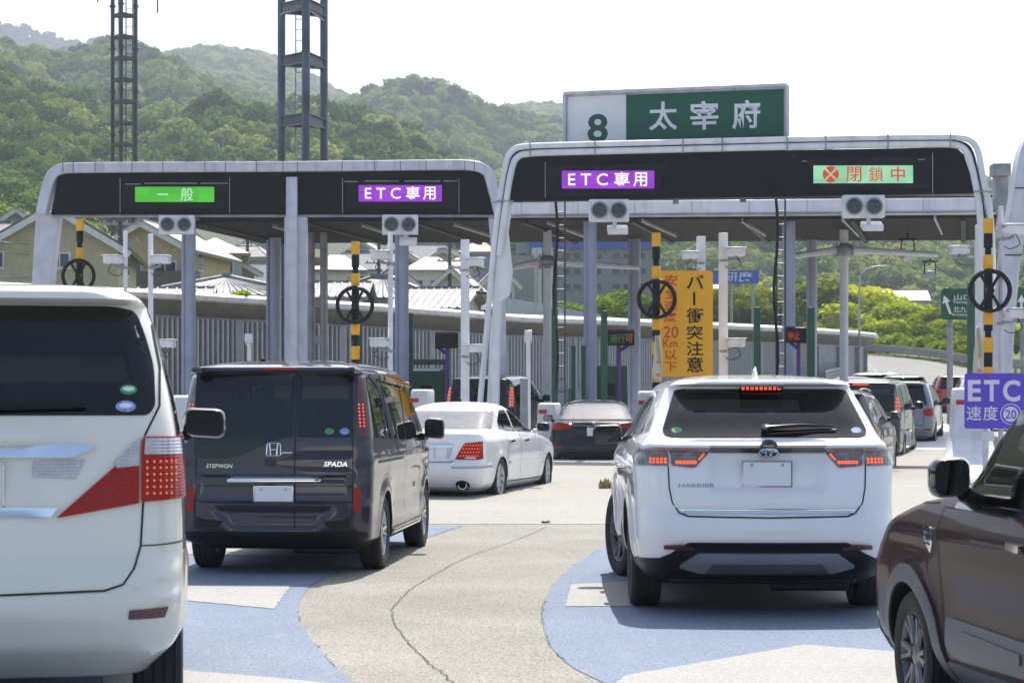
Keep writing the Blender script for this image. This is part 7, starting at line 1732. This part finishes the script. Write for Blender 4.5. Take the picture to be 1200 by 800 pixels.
def houses():
    g_ = 'houses on the slope behind the noise wall'
    # big beige house
    Y = 92; c = P(62, 400, Y); s_ = FPX / Y; za = P(0, 243, Y).z; ze = P(0, 295, Y).z; z0 = tz(c.x, Y)
    w_ = 176 / s_; hw = ze - z0
    house((c.x, Y), w_ * .86, 11, hw + .25, za - ze - .25, 'gable', -6, 'beigewall', 'roofdark', 'large beige gabled house beyond the slanted left gate leg', z0, [(P(70, 0, Y).x - c.x, P(0, 305, Y).z - z0, .75, .62 * 0 + .55, 0), (P(-4, 0, Y).x - c.x, P(0, 305, Y).z - z0, .6, .6, 0), (1.6, P(0, 302, Y).z - z0, .7, .9, 1), (5, P(0, 302, Y).z - z0, .9, .9, 1)], eave=.55)
    # brown gabled house with balcony
    Y = 112; c = P(168, 400, Y); s_ = FPX / Y; z0 = tz(c.x, Y); H = lambda v: P(0, v, Y).z - z0
    house((c.x, Y), 110 / s_, 8, H(292), H(262) - H(292), 'gable', 8, 'tanwall', 'roofpale', 'tan gabled house with a dark balcony, right of the beige house', z0, [(1.2, H(318), 1.1, .9, 0), (-.6, H(318), .9, .9, 0), (2.0, H(305), .8, .8, 1)], balcony=(1.0, H(331), 4.2, 1.1))
    Y = 135; c = P(252, 400, Y); s_ = FPX / Y; z0 = tz(c.x, Y); H = lambda v: P(0, v, Y).z - z0
    house((c.x, Y), 62 / s_, 7, H(299), H(277) - H(299), 'hip', -8, 'greywall', 'roofpale', 'grey house with a pale hipped roof, next to the left round column', z0, [(.5, H(312), 1.2, .9, 0), (-1.0, H(312), .7, .7, 0)])
    # tiled roofs right behind the wall
    Y = 78; c = P(262, 400, Y); s_ = FPX / Y; z0 = gz(Y); H = lambda v: P(0, v, Y).z - z0
    house((c.x, Y), 150 / s_, 7.5, H(350), H(325) - H(350), 'hip', -6, 'palewall', 'rooftile', 'low house with a wide pale tiled roof and dark ridges, just behind the noise wall', z0, eave=.6, tile=True)
    Y = 72.5; c = P(205, 400, Y); s_ = FPX / Y; H = lambda v: P(0, v, Y).z - z0
    house((c.x, Y), 70 / s_, 3, H(349), H(341) - H(349), 'side', -6, 'palewall', 'rooftile', 'small tiled lean-to roof in front of the wide tiled house', z0, eave=.3, tile=True)
    Y = 98; c = P(440, 400, Y); s_ = FPX / Y; z0 = tz(c.x, Y); H = lambda v: P(0, v, Y).z - z0
    house((c.x, Y), 110 / s_, 3.6, H(352), H(328) - H(352), 'hip', 6, 'palewall', 'rooftile', 'tiled house between the spoked post and the round column', z0, eave=.6, tile=True)
    Y = 92; c = P(502, 400, Y); s_ = FPX / Y; z0 = tz(c.x, Y); H = lambda v: P(0, v, Y).z - z0
    house((c.x, Y), 66 / s_, 6, H(362), H(338) - H(362), 'side', 10, 'palewall', 'rooftile', 'small tiled house right of the round column', z0, eave=.5, tile=True)
    Y = 90; c = P(372, 400, Y); s_ = FPX / Y; z0 = tz(c.x, Y); H = lambda v: P(0, v, Y).z - z0
    house((c.x, Y), 90 / s_, 6, H(350), H(331) - H(350), 'side', 0, 'palewall', 'rooftile', 'tiled house half hidden behind the white centre post', z0, eave=.5, tile=True)
    # town on the slope: (u, v_eave, v_ridge, width px, Y, kind, yaw, wall, roof, label)
    T_ = [(286, 303, 287, 46, 170, 'hip', 10, 'palewall', 'roofpale', 'cream house with a pale hipped roof, between two round columns'),
          (300, 290, 274, 40, 230, 'gable', -10, 'greywall', 'roofpink', 'pink-roofed house above the cream hipped house'),
          (268, 285, 270, 38, 260, 'hip', 5, 'palewall', 'roofpale', 'small far house with pale roof, left of the pink roof'),
          (310, 326, 308, 60, 150, 'side', 8, 'palewall', 'roofgrey', 'grey-roofed house above the wide tiled roof'),
          (334, 300, 286, 36, 240, 'hip', 0, 'palewall', 'roofpale', 'pale house partly hidden by the white centre post'),
          (396, 318, 300, 52, 150, 'hip', -8, 'palewall', 'roofgrey', 'cream house with grey hipped roof just left of the spoked post top'),
          (437, 312, 296, 56, 165, 'side', 5, 'palewall', 'roofgrey', 'long grey-roofed house behind the camera boxes'),
          (425, 296, 284, 40, 250, 'gable', 12, 'greywall', 'roofpale', 'far gabled house under the canopy edge, left part'),
          (462, 330, 312, 44, 140, 'gable', -12, 'palewall', 'roofgrey', 'cream gabled house with small windows, beside the round column'),
          (505, 318, 302, 52, 175, 'hip', 0, 'palewall', 'roofpale', 'pale two-storey house right of the round column'),
          (498, 300, 286, 40, 270, 'side', -6, 'greywall', 'roofgrey', 'farthest grey house under the canopy, centre left'),
          (530, 336, 316, 46, 150, 'gable', 14, 'palewall', 'roofpale', 'white gabled house left of the square camera post'),
          (568, 322, 300, 44, 190, 'side', 0, 'palewall', 'roofgrey', 'white block house right of the square camera post'),
          (220, 283, 268, 40, 210, 'gable', -6, 'palewall', 'roofpale', 'pale gabled house behind the left signal box'),
          (18, 268, 246, 60, 150, 'gable', -15, 'greywall', 'roofpale', 'grey gabled house top at the far left, above the beige roof'),
          (-30, 275, 262, 60, 130, 'side', 0, 'palewall', 'roofgrey', 'low grey-roofed house at the left edge'),
          (560, 296, 284, 38, 280, 'hip', 6, 'palewall', 'roofpink', 'far pinkish-roofed house left of the slanted gate leg'),
          (382, 289, 279, 30, 300, 'gable', 20, 'palewall', 'roofgrey', 'tiny gabled house high on the slope, right of the pipe pair'),
          (404, 285, 275, 26, 330, 'hip', -5, 'greywall', 'roofpale', 'topmost tiny hipped house just under the canopy, by the spoked post'),
          (446, 284, 275, 30, 320, 'gable', -18, 'tanwall', 'roofgrey', 'tiny tan gabled house high on the slope behind the signal post'),
          (478, 308, 297, 34, 220, 'gable', 8, 'palewall', 'roofgrey', 'white gabled house directly behind the round column, mid slope'),
          (518, 306, 293, 40, 210, 'gable', -10, 'palewall', 'roofpale', 'white house with a steep pale roof, left of the square camera post, mid slope'),
          (538, 314, 303, 34, 185, 'hip', 12, 'greywall', 'roofgrey', 'small grey hipped house touching the square camera post'),
          (585, 330, 312, 36, 165, 'gable', -6, 'palewall', 'roofpink', 'pink-roofed house behind the dome camera'),
          (352, 316, 300, 40, 185, 'gable', 14, 'tanwall', 'roofgrey', 'tan house glimpsed between the centre post and the pipe pair'),
          (276, 318, 306, 44, 140, 'gable', -14, 'greywall', 'roofpale', 'grey gabled house just above the ridge of the wide tiled roof')]
    for u, ve, vr, wp, Y, kd, yw, wl, rf, lab in T_:
        c = P(u, 400, Y); s_ = FPX / Y; z0 = tz(c.x, Y); H = lambda v: P(0, v, Y).z - z0; hw = max(2.6, H(ve)); w_ = wp / s_
        if H(ve) < 2.6: z0 -= 2.6 - H(ve)
        wz = hw - 1.3
        house((c.x, Y), w_, w_ * .7, hw, (ve - vr) / s_, kd, yw, wl, rf, lab, z0, [(-w_ * .27, wz, w_ * .16, 1.1, 0), (w_ * .1, wz, w_ * .2, 1.1, 0), (w_ * .35, wz, w_ * .12, .9, 0)], group=g_)
    # low pale roofs on the right, beyond the bright trees
    for u, ve, vr, wp, Y, lab in ((1050, 352, 340, 70, 240, 'low pale-roofed building above the bright green trees'), (940, 345, 336, 60, 250, 'pale roof beyond the ladder, among the dark trees'), (815, 345, 333, 50, 230, 'pale shed roof below the blue shop sign')):
        c = P(u, 400, Y); s_ = FPX / Y; z0 = tz(c.x, Y); H = lambda v: P(0, v, Y).z - z0; house((c.x, Y), wp / s_, 6, H(ve), (ve - vr) / s_, 'side', 4, 'palewall', 'roofpale', lab, z0)
    # grey factory
    Y = 200; c = P(690, 400, Y); s_ = FPX / Y; z0 = tz(c.x, Y); r = empty('factory', (c.x, Y, z0), 'grey factory block with pale pipes and a blue roof band, behind the antenna mast', 'factory'); H = lambda v: P(0, v, Y).z - z0; X = lambda u: P(u, 0, Y).x - c.x
    mb = MB(); mb.box(((X(605) + X(770)) / 2, 5, H(286) / 2 - 1), (X(770) - X(605), 10, H(286) + 2)); mb.box((X(610), 3, H(300) / 2), (2.5, 8, H(300))); mb.build('wall', M['factory'], r, smooth=0)
    mb = MB(); mb.box(((X(620) + X(772)) / 2, -.1, H(287)), (X(772) - X(620), .5, 8 / s_)); mb.build('blue_band', M['blueboard'], r)
    mb = MB()
    for u in (626, 632, 640, 646): mb.tube((X(u), -.4, 0), (X(u), -.4, H(291)), 3.2 / s_, n=10)
    mb.build('pipes', M['palewall'], r)
    for u in (612, 664, 676, 700, 722, 735, 752):
        for v in (300, 318, 336):
            fr = MB(); fr.box((X(u), -.05, H(v)), (.9, .12, .7)); o = fr.build('window', M['galv'], r, smooth=0); q_ = MB(); q_.box((X(u), -.12, H(v)), (.74, .04, .56)); q_.build('pane', M['pane'], o, smooth=0)
    # pale parapet of a side road behind the wall
    mb = MB(); a = P(585, 347, 104); b = P(850, 404, 118); e1 = P(1030, 396, 150); mb.prism([(a.x, a.y, gz(104) - 1), (b.x, b.y, gz(118) - 1), (b.x, b.y, b.z + .4), (a.x, a.y, a.z)], (.1, .4, 0)); o = mb.build('retaining_wall', M['parapet'], smooth=0); setp(o, 'long pale sloping parapet wall behind the noise wall, right of the slanted gate leg', 'parapet wall')

def poles():
    for u, vt, vb, Y, lab in ((141, 250, 350, 100, 'dark utility pole with crossarms in front of the tan house'), (290, 268, 330, 160, 'thin dark utility pole among the slope houses, left of the heavy tower'), (650, 285, 330, 150, 'thin grey utility pole in front of the factory'), (444, 285, 330, 140, 'thin utility pole between the slim camera post and the spoked post'), (527, 284, 340, 150, 'thin utility pole left of the square camera post')):
        t = P(u, vt, Y); z0 = tz(t.x, Y); r = empty('utility_pole', (t.x, Y, z0), lab, 'utility pole'); h = t.z - z0; mb = MB(); mb.tube((0, 0, -1), (0, 0, h), .16, .11, 10); mb.build('pole', M['darksteel'], r)
        for k in range(2):
            mb = MB(); bar(mb, [(-.9, 0, h - .5 - k * .8), (.9, 0, h - .5 - k * .8)], .09, .09)
            for dx in (-.75, -.3, .3, .75): mb.lathe([(.04, 0), (.06, .06), (.03, .14), (0, .14)], (dx, 0, h - .46 - k * .8), (0, 0, 1), 8)
            mb.build('crossarm', M['galv'], r)
    # overhead wires across the beige house
    for i, (a, b) in enumerate((((-60, 272), (141, 277)), ((-60, 283), (141, 291)), ((-60, 322), (141, 303)), ((-60, 335), (141, 318)))):
        A = P(a[0], a[1], 86); B_ = P(b[0], b[1], 99.7); mb = MB(); mb.path([A + (B_ - A) * t - Vector((0, 0, .45 * math.sin(math.pi * t))) for t in np.linspace(0, 1, 17)], .022, 5)
        o = mb.build('overhead_wire', M['galv']); setp(o, ['topmost', 'second highest', 'second lowest', 'lowest'][i] + ' of the four thin wires crossing in front of the beige house', 'wire', 'overhead wires')
    # street lamp by the bend
    Y = 105; t = P(1007, 318, Y); z0 = tz(t.x, Y); r = empty('street_lamp', (t.x, Y, z0), 'slim grey street lamp with a curved arm in front of the bright trees', 'street lamp'); h = t.z - z0; mb = MB(); mb.path([(0, 0, 0), (0, 0, h - .5), (.1, 0, h - .1), (.4, 0, h + .15), (.8, 0, h + .25), (1.1, 0, h + .27)], [.07, .05, .045, .04, .035, .03], 10); mb.build('pole', M['galv'], r)
    mb = MB(); mb.box((1.3, 0, h + .26), (.5, .2, .07)); mb.build('lamp_head', M['galv'], r, bevel=.03)

# ---- foliage
def crown_mesh(name, rx_, rz_, n, leaf, seed, lobes=9, hollow=.55, base=.0):
    """many leaf-sized faces spread through a lumpy crown"""
    rg = np.random.default_rng(seed); C_ = []
    for i in range(lobes):
        a = rg.random() * 6.283; t = rg.random(); e = rg.uniform(-.35, 1.0); d = rx_ * .62 * math.sqrt(max(0, 1 - max(e, 0)**2 * .8)) * (.5 + .5 * rg.random())
        C_.append((math.cos(a) * d, math.sin(a) * d, rz_ * (.05 + .62 * e), rx_ * rg.uniform(.30, .5)))
    C_.append((0, 0, rz_ * .1, rx_ * .6)); C_ = np.array(C_)
    k = rg.integers(0, len(C_), n); v = rg.normal(size=(n, 3)); v /= np.linalg.norm(v, axis=1)[:, None]
    rad = C_[k, 3] * (hollow + (1 - hollow) * rg.random(n)**.5) * (1 + .12 * rg.normal(size=n)); c = C_[k, :3] + v * rad[:, None] * np.array([1, 1, .82])
    keep = c[:, 2] > -rz_ * .75; c = c[keep]; v = v[keep]; n = len(c); c[:, 2] += rz_ * .75 + base
    nn = v + rg.normal(size=(n, 3)) * .55 + np.array([0, 0, .35]); nn /= np.linalg.norm(nn, axis=1)[:, None]
    a = np.cross(nn, rg.normal(size=(n, 3))); a /= np.linalg.norm(a, axis=1)[:, None] + 1e-9; b = np.cross(nn, a); s_ = leaf * rg.uniform(.55, 1.25, n)[:, None]
    V = np.stack([c - a * s_, c + b * s_ * .6 + nn * s_ * .15, c + a * s_, c - b * s_ * .6 + nn * s_ * .15], 1).reshape(-1, 3)
    me = bpy.data.meshes.new(name); me.from_pydata([tuple(p) for p in V], [], [tuple(range(i * 4, i * 4 + 4)) for i in range(n)]); me.update(); return me
def trunk_mesh(name, h, r0, seed, spread):
    rg = random.Random(seed); mb = MB(); top = Vector((rg.uniform(-.2, .2), rg.uniform(-.2, .2), h)); mb.path([(0, 0, -.5), (0, 0, 0), top * .5 + Vector((.1, 0, 0)), top], [r0 * 1.3, r0 * 1.1, r0 * .8, r0 * .6], 8)
    for i in range(6):
        a = i * 1.05 + rg.random(); p0 = top * rg.uniform(.55, 1); p1 = p0 + Vector((math.cos(a) * spread, math.sin(a) * spread, spread * rg.uniform(.6, 1.3))); mb.path([p0, (p0 + p1) / 2 + Vector((0, 0, .2)), p1], [r0 * .45, r0 * .3, r0 * .12], 6)
    me = bpy.data.meshes.new(name); me.from_pydata(mb.v, [], mb.f); me.update(); return me
def trees():
    kinds = []
    for i in range(4):
        cm = crown_mesh('crown', 2.6, 2.3, 5200, .19, 40 + i, 11); tm = trunk_mesh('trunk', 2.2, .16, i, 1.2); tm.materials.append(M['bark']); kinds.append((cm, tm))
    mats_ = {}
    def tree(u, v_top, v_base, Y, mt, label, k, group, wk=1.0):
        t = P(u, v_top, Y); b = P(u, v_base, Y).z; z0 = min(tz(t.x, Y), b); h = t.z - z0; cm, tm = kinds[k % 4]; r = empty('broadleaf_tree', (t.x, Y, z0), label, 'tree', group, rz=k * 1.7)
        key = (id(cm), mt)
        if key not in mats_: c2 = cm.copy(); c2.materials.append(M[mt]); mats_[key] = c2
        lo = .5 if mt == 'leaf_bright' else 1.7; sz = h / (4.2 + lo); r.scale = (sz * wk, sz * wk, sz)
        o = bpy.data.objects.new('crown', mats_[key]); COL.objects.link(o); o.parent = r; o.location = (0, 0, lo)
        o = bpy.data.objects.new('trunk', tm); COL.objects.link(o); o.parent = r
    g1 = 'bright spring trees beyond the bend'; g2 = 'darker trees behind the yellow sign'; g3 = 'bushy trees behind the noise wall'
    for i, (u, vt, Y, lab) in enumerate(((985, 352, 150, 'bright yellow-green tree close behind the white antenna mast'), (1022, 345, 165, 'tallest bright yellow-green tree right of the street lamp'), (1058, 350, 158, 'bright yellow-green tree above the clipped hedge, centre'), (1092, 356, 150, 'bright yellow-green tree just left of the green direction sign'), (1122, 366, 145, 'bright yellow-green tree below the green direction sign'), (1158, 372, 140, 'bright yellow-green tree hidden behind the rightmost striker post'),
                                         (1003, 330, 175, 'bright tree crown rising behind the street lamp pole'), (1190, 378, 135, 'bright tree at the right edge behind the slanted leg'), (1040, 372, 138, 'lower bright bush-like tree in front of the tallest bright tree'), (1075, 378, 140, 'lower bright tree right above the guard rail'), (1105, 385, 138, 'lowest bright tree near the end of the guard rail'), (1012, 378, 142, 'low bright tree beside the street lamp foot'))):
        tree(u, vt, 422, Y + 45, 'leaf_bright', lab, i, g1, 1.45)
    for i, (u, vt, Y, lab) in enumerate(((862, 334, 165, 'dark green tree right of the yellow warning sign'), (890, 332, 172, 'dark green tree behind the green post, below the canopy'), (925, 326, 178, 'dark tree behind the rightmost ladder'), (958, 322, 170, 'tallest dark tree, behind the two rightmost columns'), (872, 350, 150, 'low brighter-edged dark tree beside the square camera post'), (845, 345, 168, 'dark tree half hidden by the square camera post'), (905, 355, 152, 'low dark tree between ladder and green post'), (978, 340, 168, 'dark tree between the column and the antenna mast'))):
        tree(u, vt, 426, Y + 30, 'leaf_mid', lab, i + 1, g2, 1.4)
    for i, (u, vt, Y, lab) in enumerate(((668, 352, 145, 'bushy tree right of the black cable ladder'), (700, 345, 155, 'bushy tree behind the column by the black saloon'), (722, 338, 160, 'taller bushy tree between the two columns'), (755, 342, 158, 'bushy tree behind the spoked post'), (735, 356, 150, 'low bushy tree in front of the taller one'), (785, 345, 160, 'bushy tree behind the yellow warning sign'), (565, 352, 120, 'small bush behind the dome camera'), (610, 362, 112, 'small dark bush on the parapet wall'))):
        tree(u, vt, 432, Y, 'leaf_bright2', lab, i + 2, g3, 1.1)
    for i, (u, vt, Y, lab) in enumerate(((360, 295, 180, 'dark garden tree beside the heavy tower foot'), (478, 300, 190, 'garden tree right of the round column, among the houses'), (545, 298, 200, 'dark garden tree behind the square camera post'), (412, 324, 130, 'garden tree behind the spoked post, among roofs'), (515, 345, 125, 'small garden tree above the small tiled house'), (322, 312, 160, 'garden tree behind the thin column'), (580, 306, 210, 'tall dark tree left of the slanted gate leg'))):
        tree(u, vt, vt + 40, Y, 'leaf_mid', lab, i, 'garden trees among the houses', 1.0)
    # clipped shrubs along the bend
    me = crown_mesh('shrub', .8, .75, 1500, .10, 77, 5, .8); me.materials.append(M['leaf_bright2'])
    for i in range(12):
        u = 1030 + i * 11.5; Y = 171 - i * 2.6; x = (u - 600) / FPX * Y; o = bpy.data.objects.new('clipped_shrub', me); COL.objects.link(o); o.location = (x, Y, tz(x, Y) + .1); o.rotation_euler = (0, 0, i * 1.3); o.scale = (1.7, 1.7, 1.2 + .2 * ((i * 7) % 3)); setp(o, 'rounded dark clipped shrub in the row behind the guard rail', 'shrub', 'clipped shrubs along the guard rail')
    weed('grass_tuft', (G(709, 582)[0], G(709, 582)[1], 0), .2, .3, 'dry grass tuft beside the front wheel of the white crossover', 50, 5)
    weed('grass_tuft', (G(640, 613)[0], G(640, 613)[1], 0), .09, .04, 'tiny green weed in the pavement joint', 14, 8)

def hills():
    def prof(pts): X_ = [p[0] for p in pts]; Z_ = [p[1] for p in pts]; return lambda x: float(np.interp(x, X_, Z_))
    def ridge(Yr, px): return prof([((u - 600) / FPX * Yr, CH + (HZ - v) / FPX * Yr - Yr * .0048) for u, v in px])
    LY = [('A', 720, 230, ridge(720, [(-900, 10), (-300, 40), (0, 58), (60, 63), (105, 84), (150, 112), (200, 138), (245, 170), (300, 205), (360, 240), (430, 268), (520, 290), (700, 330), (2000, 400)])),
          ('B', 1350, 300, ridge(1350, [(-900, 150), (-200, 120), (60, 110), (150, 82), (185, 66), (215, 60), (255, 55), (290, 55), (325, 64), (360, 80), (400, 103), (440, 126), (470, 126), (505, 118), (525, 116), (550, 126), (580, 131), (605, 122), (640, 119), (680, 126), (760, 150), (850, 178), (950, 205), (1060, 232), (1150, 252), (1300, 280), (2000, 330)])),
          ('C', 1650, 1150, ridge(1650, [(-900, 60), (-200, 30), (0, 22), (25, 25), (60, 38), (85, 42), (130, 44), (160, 52), (195, 68), (230, 95), (300, 130), (600, 200), (1500, 330), (2500, 380)]))]
    def h(x, y, zr, Yr, Y0):
        t = (y - Y0) / (Yr - Y0)
        if t < 0: return -20.0
        base = gz(y) + hill_foot(x, y) * 1.0
        if t <= 1: k = t**1.05
        else: k = max(0, 1 - (t - 1) * 1.2)
        n = noise.fractal(Vector((x / 190, y / 260, Yr)), 1.0, 2.1, 4) ; sp = 1 - abs(noise.noise(Vector((x / 150 + .2 * n, y / 420, Yr + 9))))
        amp = min(1, 4 * k * (1 - .72 * k)) * Yr * .022
        return base * (1 - k) + zr * k + amp * (sp - .62 + .5 * n) * (1 - .85 * min(1, max(0, (k - .45) / .45)))
    out = []
    for nm, Yr, Y0, f in LY:
        nx, ny = 120, 50; x0, x1 = -Yr * .52, Yr * .52; y1 = Yr * 1.25; vs = []
        for j in range(ny + 1):
            for i in range(nx + 1):
                x = x0 + (x1 - x0) * i / nx; y = Y0 + (y1 - Y0) * j / ny; vs.append((x, y, h(x, y, f(x), Yr, Y0)))
        fs = [(j * (nx + 1) + i, j * (nx + 1) + i + 1, (j + 1) * (nx + 1) + i + 1, (j + 1) * (nx + 1) + i) for j in range(ny) for i in range(nx)]
        mb = MB(); mb.add(vs, fs); o = mb.build('hills', M['hillsoil'], smooth=180); o['kind'] = 'structure'; out.append((nm, Yr, Y0, f))
    # forest on the hills
    sets = {}
    for nm, n_, lf, mt in (('A', 3200, .42, 'leaf_forest'), ('B', 1300, .68, 'leaf_forest'), ('C', 620, 1.0, 'leaf_conifer')):
        cc = sets[nm] = bpy.data.collections.new('crown_kinds')
        for i in range(5):
            me = crown_mesh('forest_crown', 5.6, 4.6, n_, lf, 200 + i, 8, .72, -1.8); me.materials.append(M[mt]); o = bpy.data.objects.new('forest_crown', me); cc.objects.link(o)
    rg = random.Random(11)
    for nm, Yr, Y0, f in out:
        pts = []; scs = []
        cell = {'A': 5.6, 'B': 6.8, 'C': 8.5}[nm]; ymax = Yr * 1.04; ymin = {'A': 150, 'B': 330, 'C': 0}[nm]
        if nm == 'C': ymin = Yr * .78
        y = ymin
        while y < ymax:
            hx = .27 * y + 25; x = -hx
            while x < hx:
                xx = x + rg.uniform(-.5, .5) * cell; yy = y + rg.uniform(-.5, .5) * cell; x += cell
                u = 600 + FPX * xx / yy
                if nm == 'A' and (u > 620 or (yy < 330 and u > 200) or (yy < 250 and u > 80)): continue
                if nm == 'C' and u > 420: continue
                if nm == 'B' and (u < 60 or (u > 1240)): continue
                z = max(h(xx, yy, f(xx), Yr, Y0), tz(xx, yy))
                pts.append((xx, yy, z)); scs.append((.75 + .55 * rg.random() + (.35 if rg.random() < .12 else 0)) * {'A': .72, 'B': .76, 'C': .95}[nm])
            y += cell
        me = bpy.data.meshes.new('forest'); me.from_pydata(pts, [], []); at = me.attributes.new('sc', 'FLOAT', 'POINT'); at.data.foreach_set('value', scs)
        o = bpy.data.objects.new('forest', me); COL.objects.link(o); setp(o, {'A': 'dense spring-green forest on the near left hill', 'B': 'dense hazy green forest on the main hill', 'C': 'dark conifer forest on the farthest ridge'}[nm], 'forest', kind='stuff')
        ng = bpy.data.node_groups.new('forest_cover', 'GeometryNodeTree'); ng.interface.new_socket('Geometry', in_out='INPUT', socket_type='NodeSocketGeometry'); ng.interface.new_socket('Geometry', in_out='OUTPUT', socket_type='NodeSocketGeometry')
        N = ng.nodes; L = ng.links; gi = N.new('NodeGroupInput'); go = N.new('NodeGroupOutput'); ip = N.new('GeometryNodeInstanceOnPoints'); ci = N.new('GeometryNodeCollectionInfo'); ci.inputs['Collection'].default_value = sets[nm]; ci.inputs['Separate Children'].default_value = True; ci.inputs['Reset Children'].default_value = True
        rv = N.new('FunctionNodeRandomValue'); rv.data_type = 'FLOAT_VECTOR'; rv.inputs[1].default_value = (0, 0, 6.283); na = N.new('GeometryNodeInputNamedAttribute'); na.data_type = 'FLOAT'; na.inputs[0].default_value = 'sc'
        L.new(gi.outputs[0], ip.inputs['Points']); L.new(ci.outputs[0], ip.inputs['Instance']); ip.inputs['Pick Instance'].default_value = True
        L.new(rv.outputs[0], ip.inputs['Rotation']); L.new(na.outputs[0], ip.inputs['Scale']); L.new(ip.outputs[0], go.inputs[0])
        md = o.modifiers.new('forest', 'NODES'); md.node_group = ng
        print('forest', nm, len(pts))

def haze():
    mb = MB(); mb.box((0, 1200, 190), (4200, 3200, 420)); o = mb.build('haze', M['haze'], smooth=0); o['kind'] = 'stuff'; o['label'] = 'pale haze in the air'

M['railsteel'] = mat('dull_rail_steel', (.16, .165, .17), .5, .3, var=.1)
M['leaf_conifer'] = leaf_mat('conifer_leaves', [(.018, .034, .022), (.03, .05, .03), (.05, .075, .035)], .2)
M['drygrass'] = mat('dry_grass', (.30, .26, .12), .9, var=.3, vscale=20)
M['bark'] = mat('bark', (.09, .07, .05), .9, var=.2, bump=.6)
M['leaf_bright'] = leaf_mat('bright_spring_leaves', [(.12, .19, .010), (.30, .37, .016), (.50, .52, .03)], .5)
M['leaf_bright2'] = leaf_mat('spring_leaves', [(.08, .14, .015), (.16, .24, .02), (.26, .34, .03)], .45)
M['leaf_mid'] = leaf_mat('dark_leaves', [(.035, .07, .008), (.09, .14, .014), (.20, .23, .02)], .42)
M['leaf_forest'] = leaf_mat('forest_leaves', [(.025, .055, .018), (.06, .115, .03), (.105, .17, .04), (.17, .245, .055), (.27, .30, .085)], .42)
M['hillsoil'] = mat('forest_floor', (.02, .035, .012), .95, var=.3, vscale=.05)
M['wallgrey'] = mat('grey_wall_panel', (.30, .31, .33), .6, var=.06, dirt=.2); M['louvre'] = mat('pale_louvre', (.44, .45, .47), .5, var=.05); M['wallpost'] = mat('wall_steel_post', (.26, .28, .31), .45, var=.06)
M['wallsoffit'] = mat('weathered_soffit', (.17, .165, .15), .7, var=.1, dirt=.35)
M['beigewall'] = mat('beige_render', (.40, .37, .24), .85, var=.05, bump=.2, bscale=8, dirt=.1); M['tanwall'] = mat('tan_render', (.42, .33, .22), .85, var=.06); M['palewall'] = mat('pale_render', (.60, .59, .56), .8, var=.05, dirt=.15); M['greywall'] = mat('grey_render', (.36, .37, .38), .8, var=.06); M['brownwall'] = mat('brown_panel', (.10, .08, .07), .7, var=.1)
M['roofdark'] = mat('dark_slate', (.12, .11, .10), .6, var=.15, bump=.4, bscale=6); M['roofpale'] = mat('pale_slate', (.30, .285, .26), .6, var=.12, bump=.4, bscale=5, dirt=.2); M['roofgrey'] = mat('grey_tile', (.16, .165, .18), .5, var=.15, bump=.5, bscale=6, dirt=.2); M['roofpink'] = mat('faded_pink_tile', (.42, .28, .24), .6, var=.12, bump=.4, bscale=6); M['rooftile'] = mat('weathered_grey_tile', (.20, .20, .20), .5, var=.2, vscale=1.5, dirt=.35)
M['winframe'] = mat('window_frame', (.55, .56, .58), .5); M['pane'] = mat('window_pane', (.05, .06, .075), .06, var=.3, vscale=1)
M['factory'] = mat('factory_cladding', (.22, .23, .25), .6, var=.08, dirt=.3); M['parapet'] = mat('blue_grey_parapet', (.42, .46, .52), .6, var=.05, dirt=.2)
def haze_mat():
    m = bpy.data.materials.new('haze'); m.use_nodes = True; N, L = ns(m); N.remove(N['Principled BSDF']); v = N.new('ShaderNodeVolumePrincipled'); v.inputs['Color'].default_value = (.78, .88, 1, 1); v.inputs['Density'].default_value = HAZE; v.inputs['Anisotropy'].default_value = .3
    L.new(v.outputs[0], N['Material Output'].inputs['Volume']); return m
HAZE = .00028
M['haze'] = haze_mat()
# ------------------------------------------------------------------ assemble
_A, _B = ground()
hills()
haze()
noise_wall()
houses()
masts()
all_gates()
guard_rail(_A, _B)
poles()
trees()
all_cars()
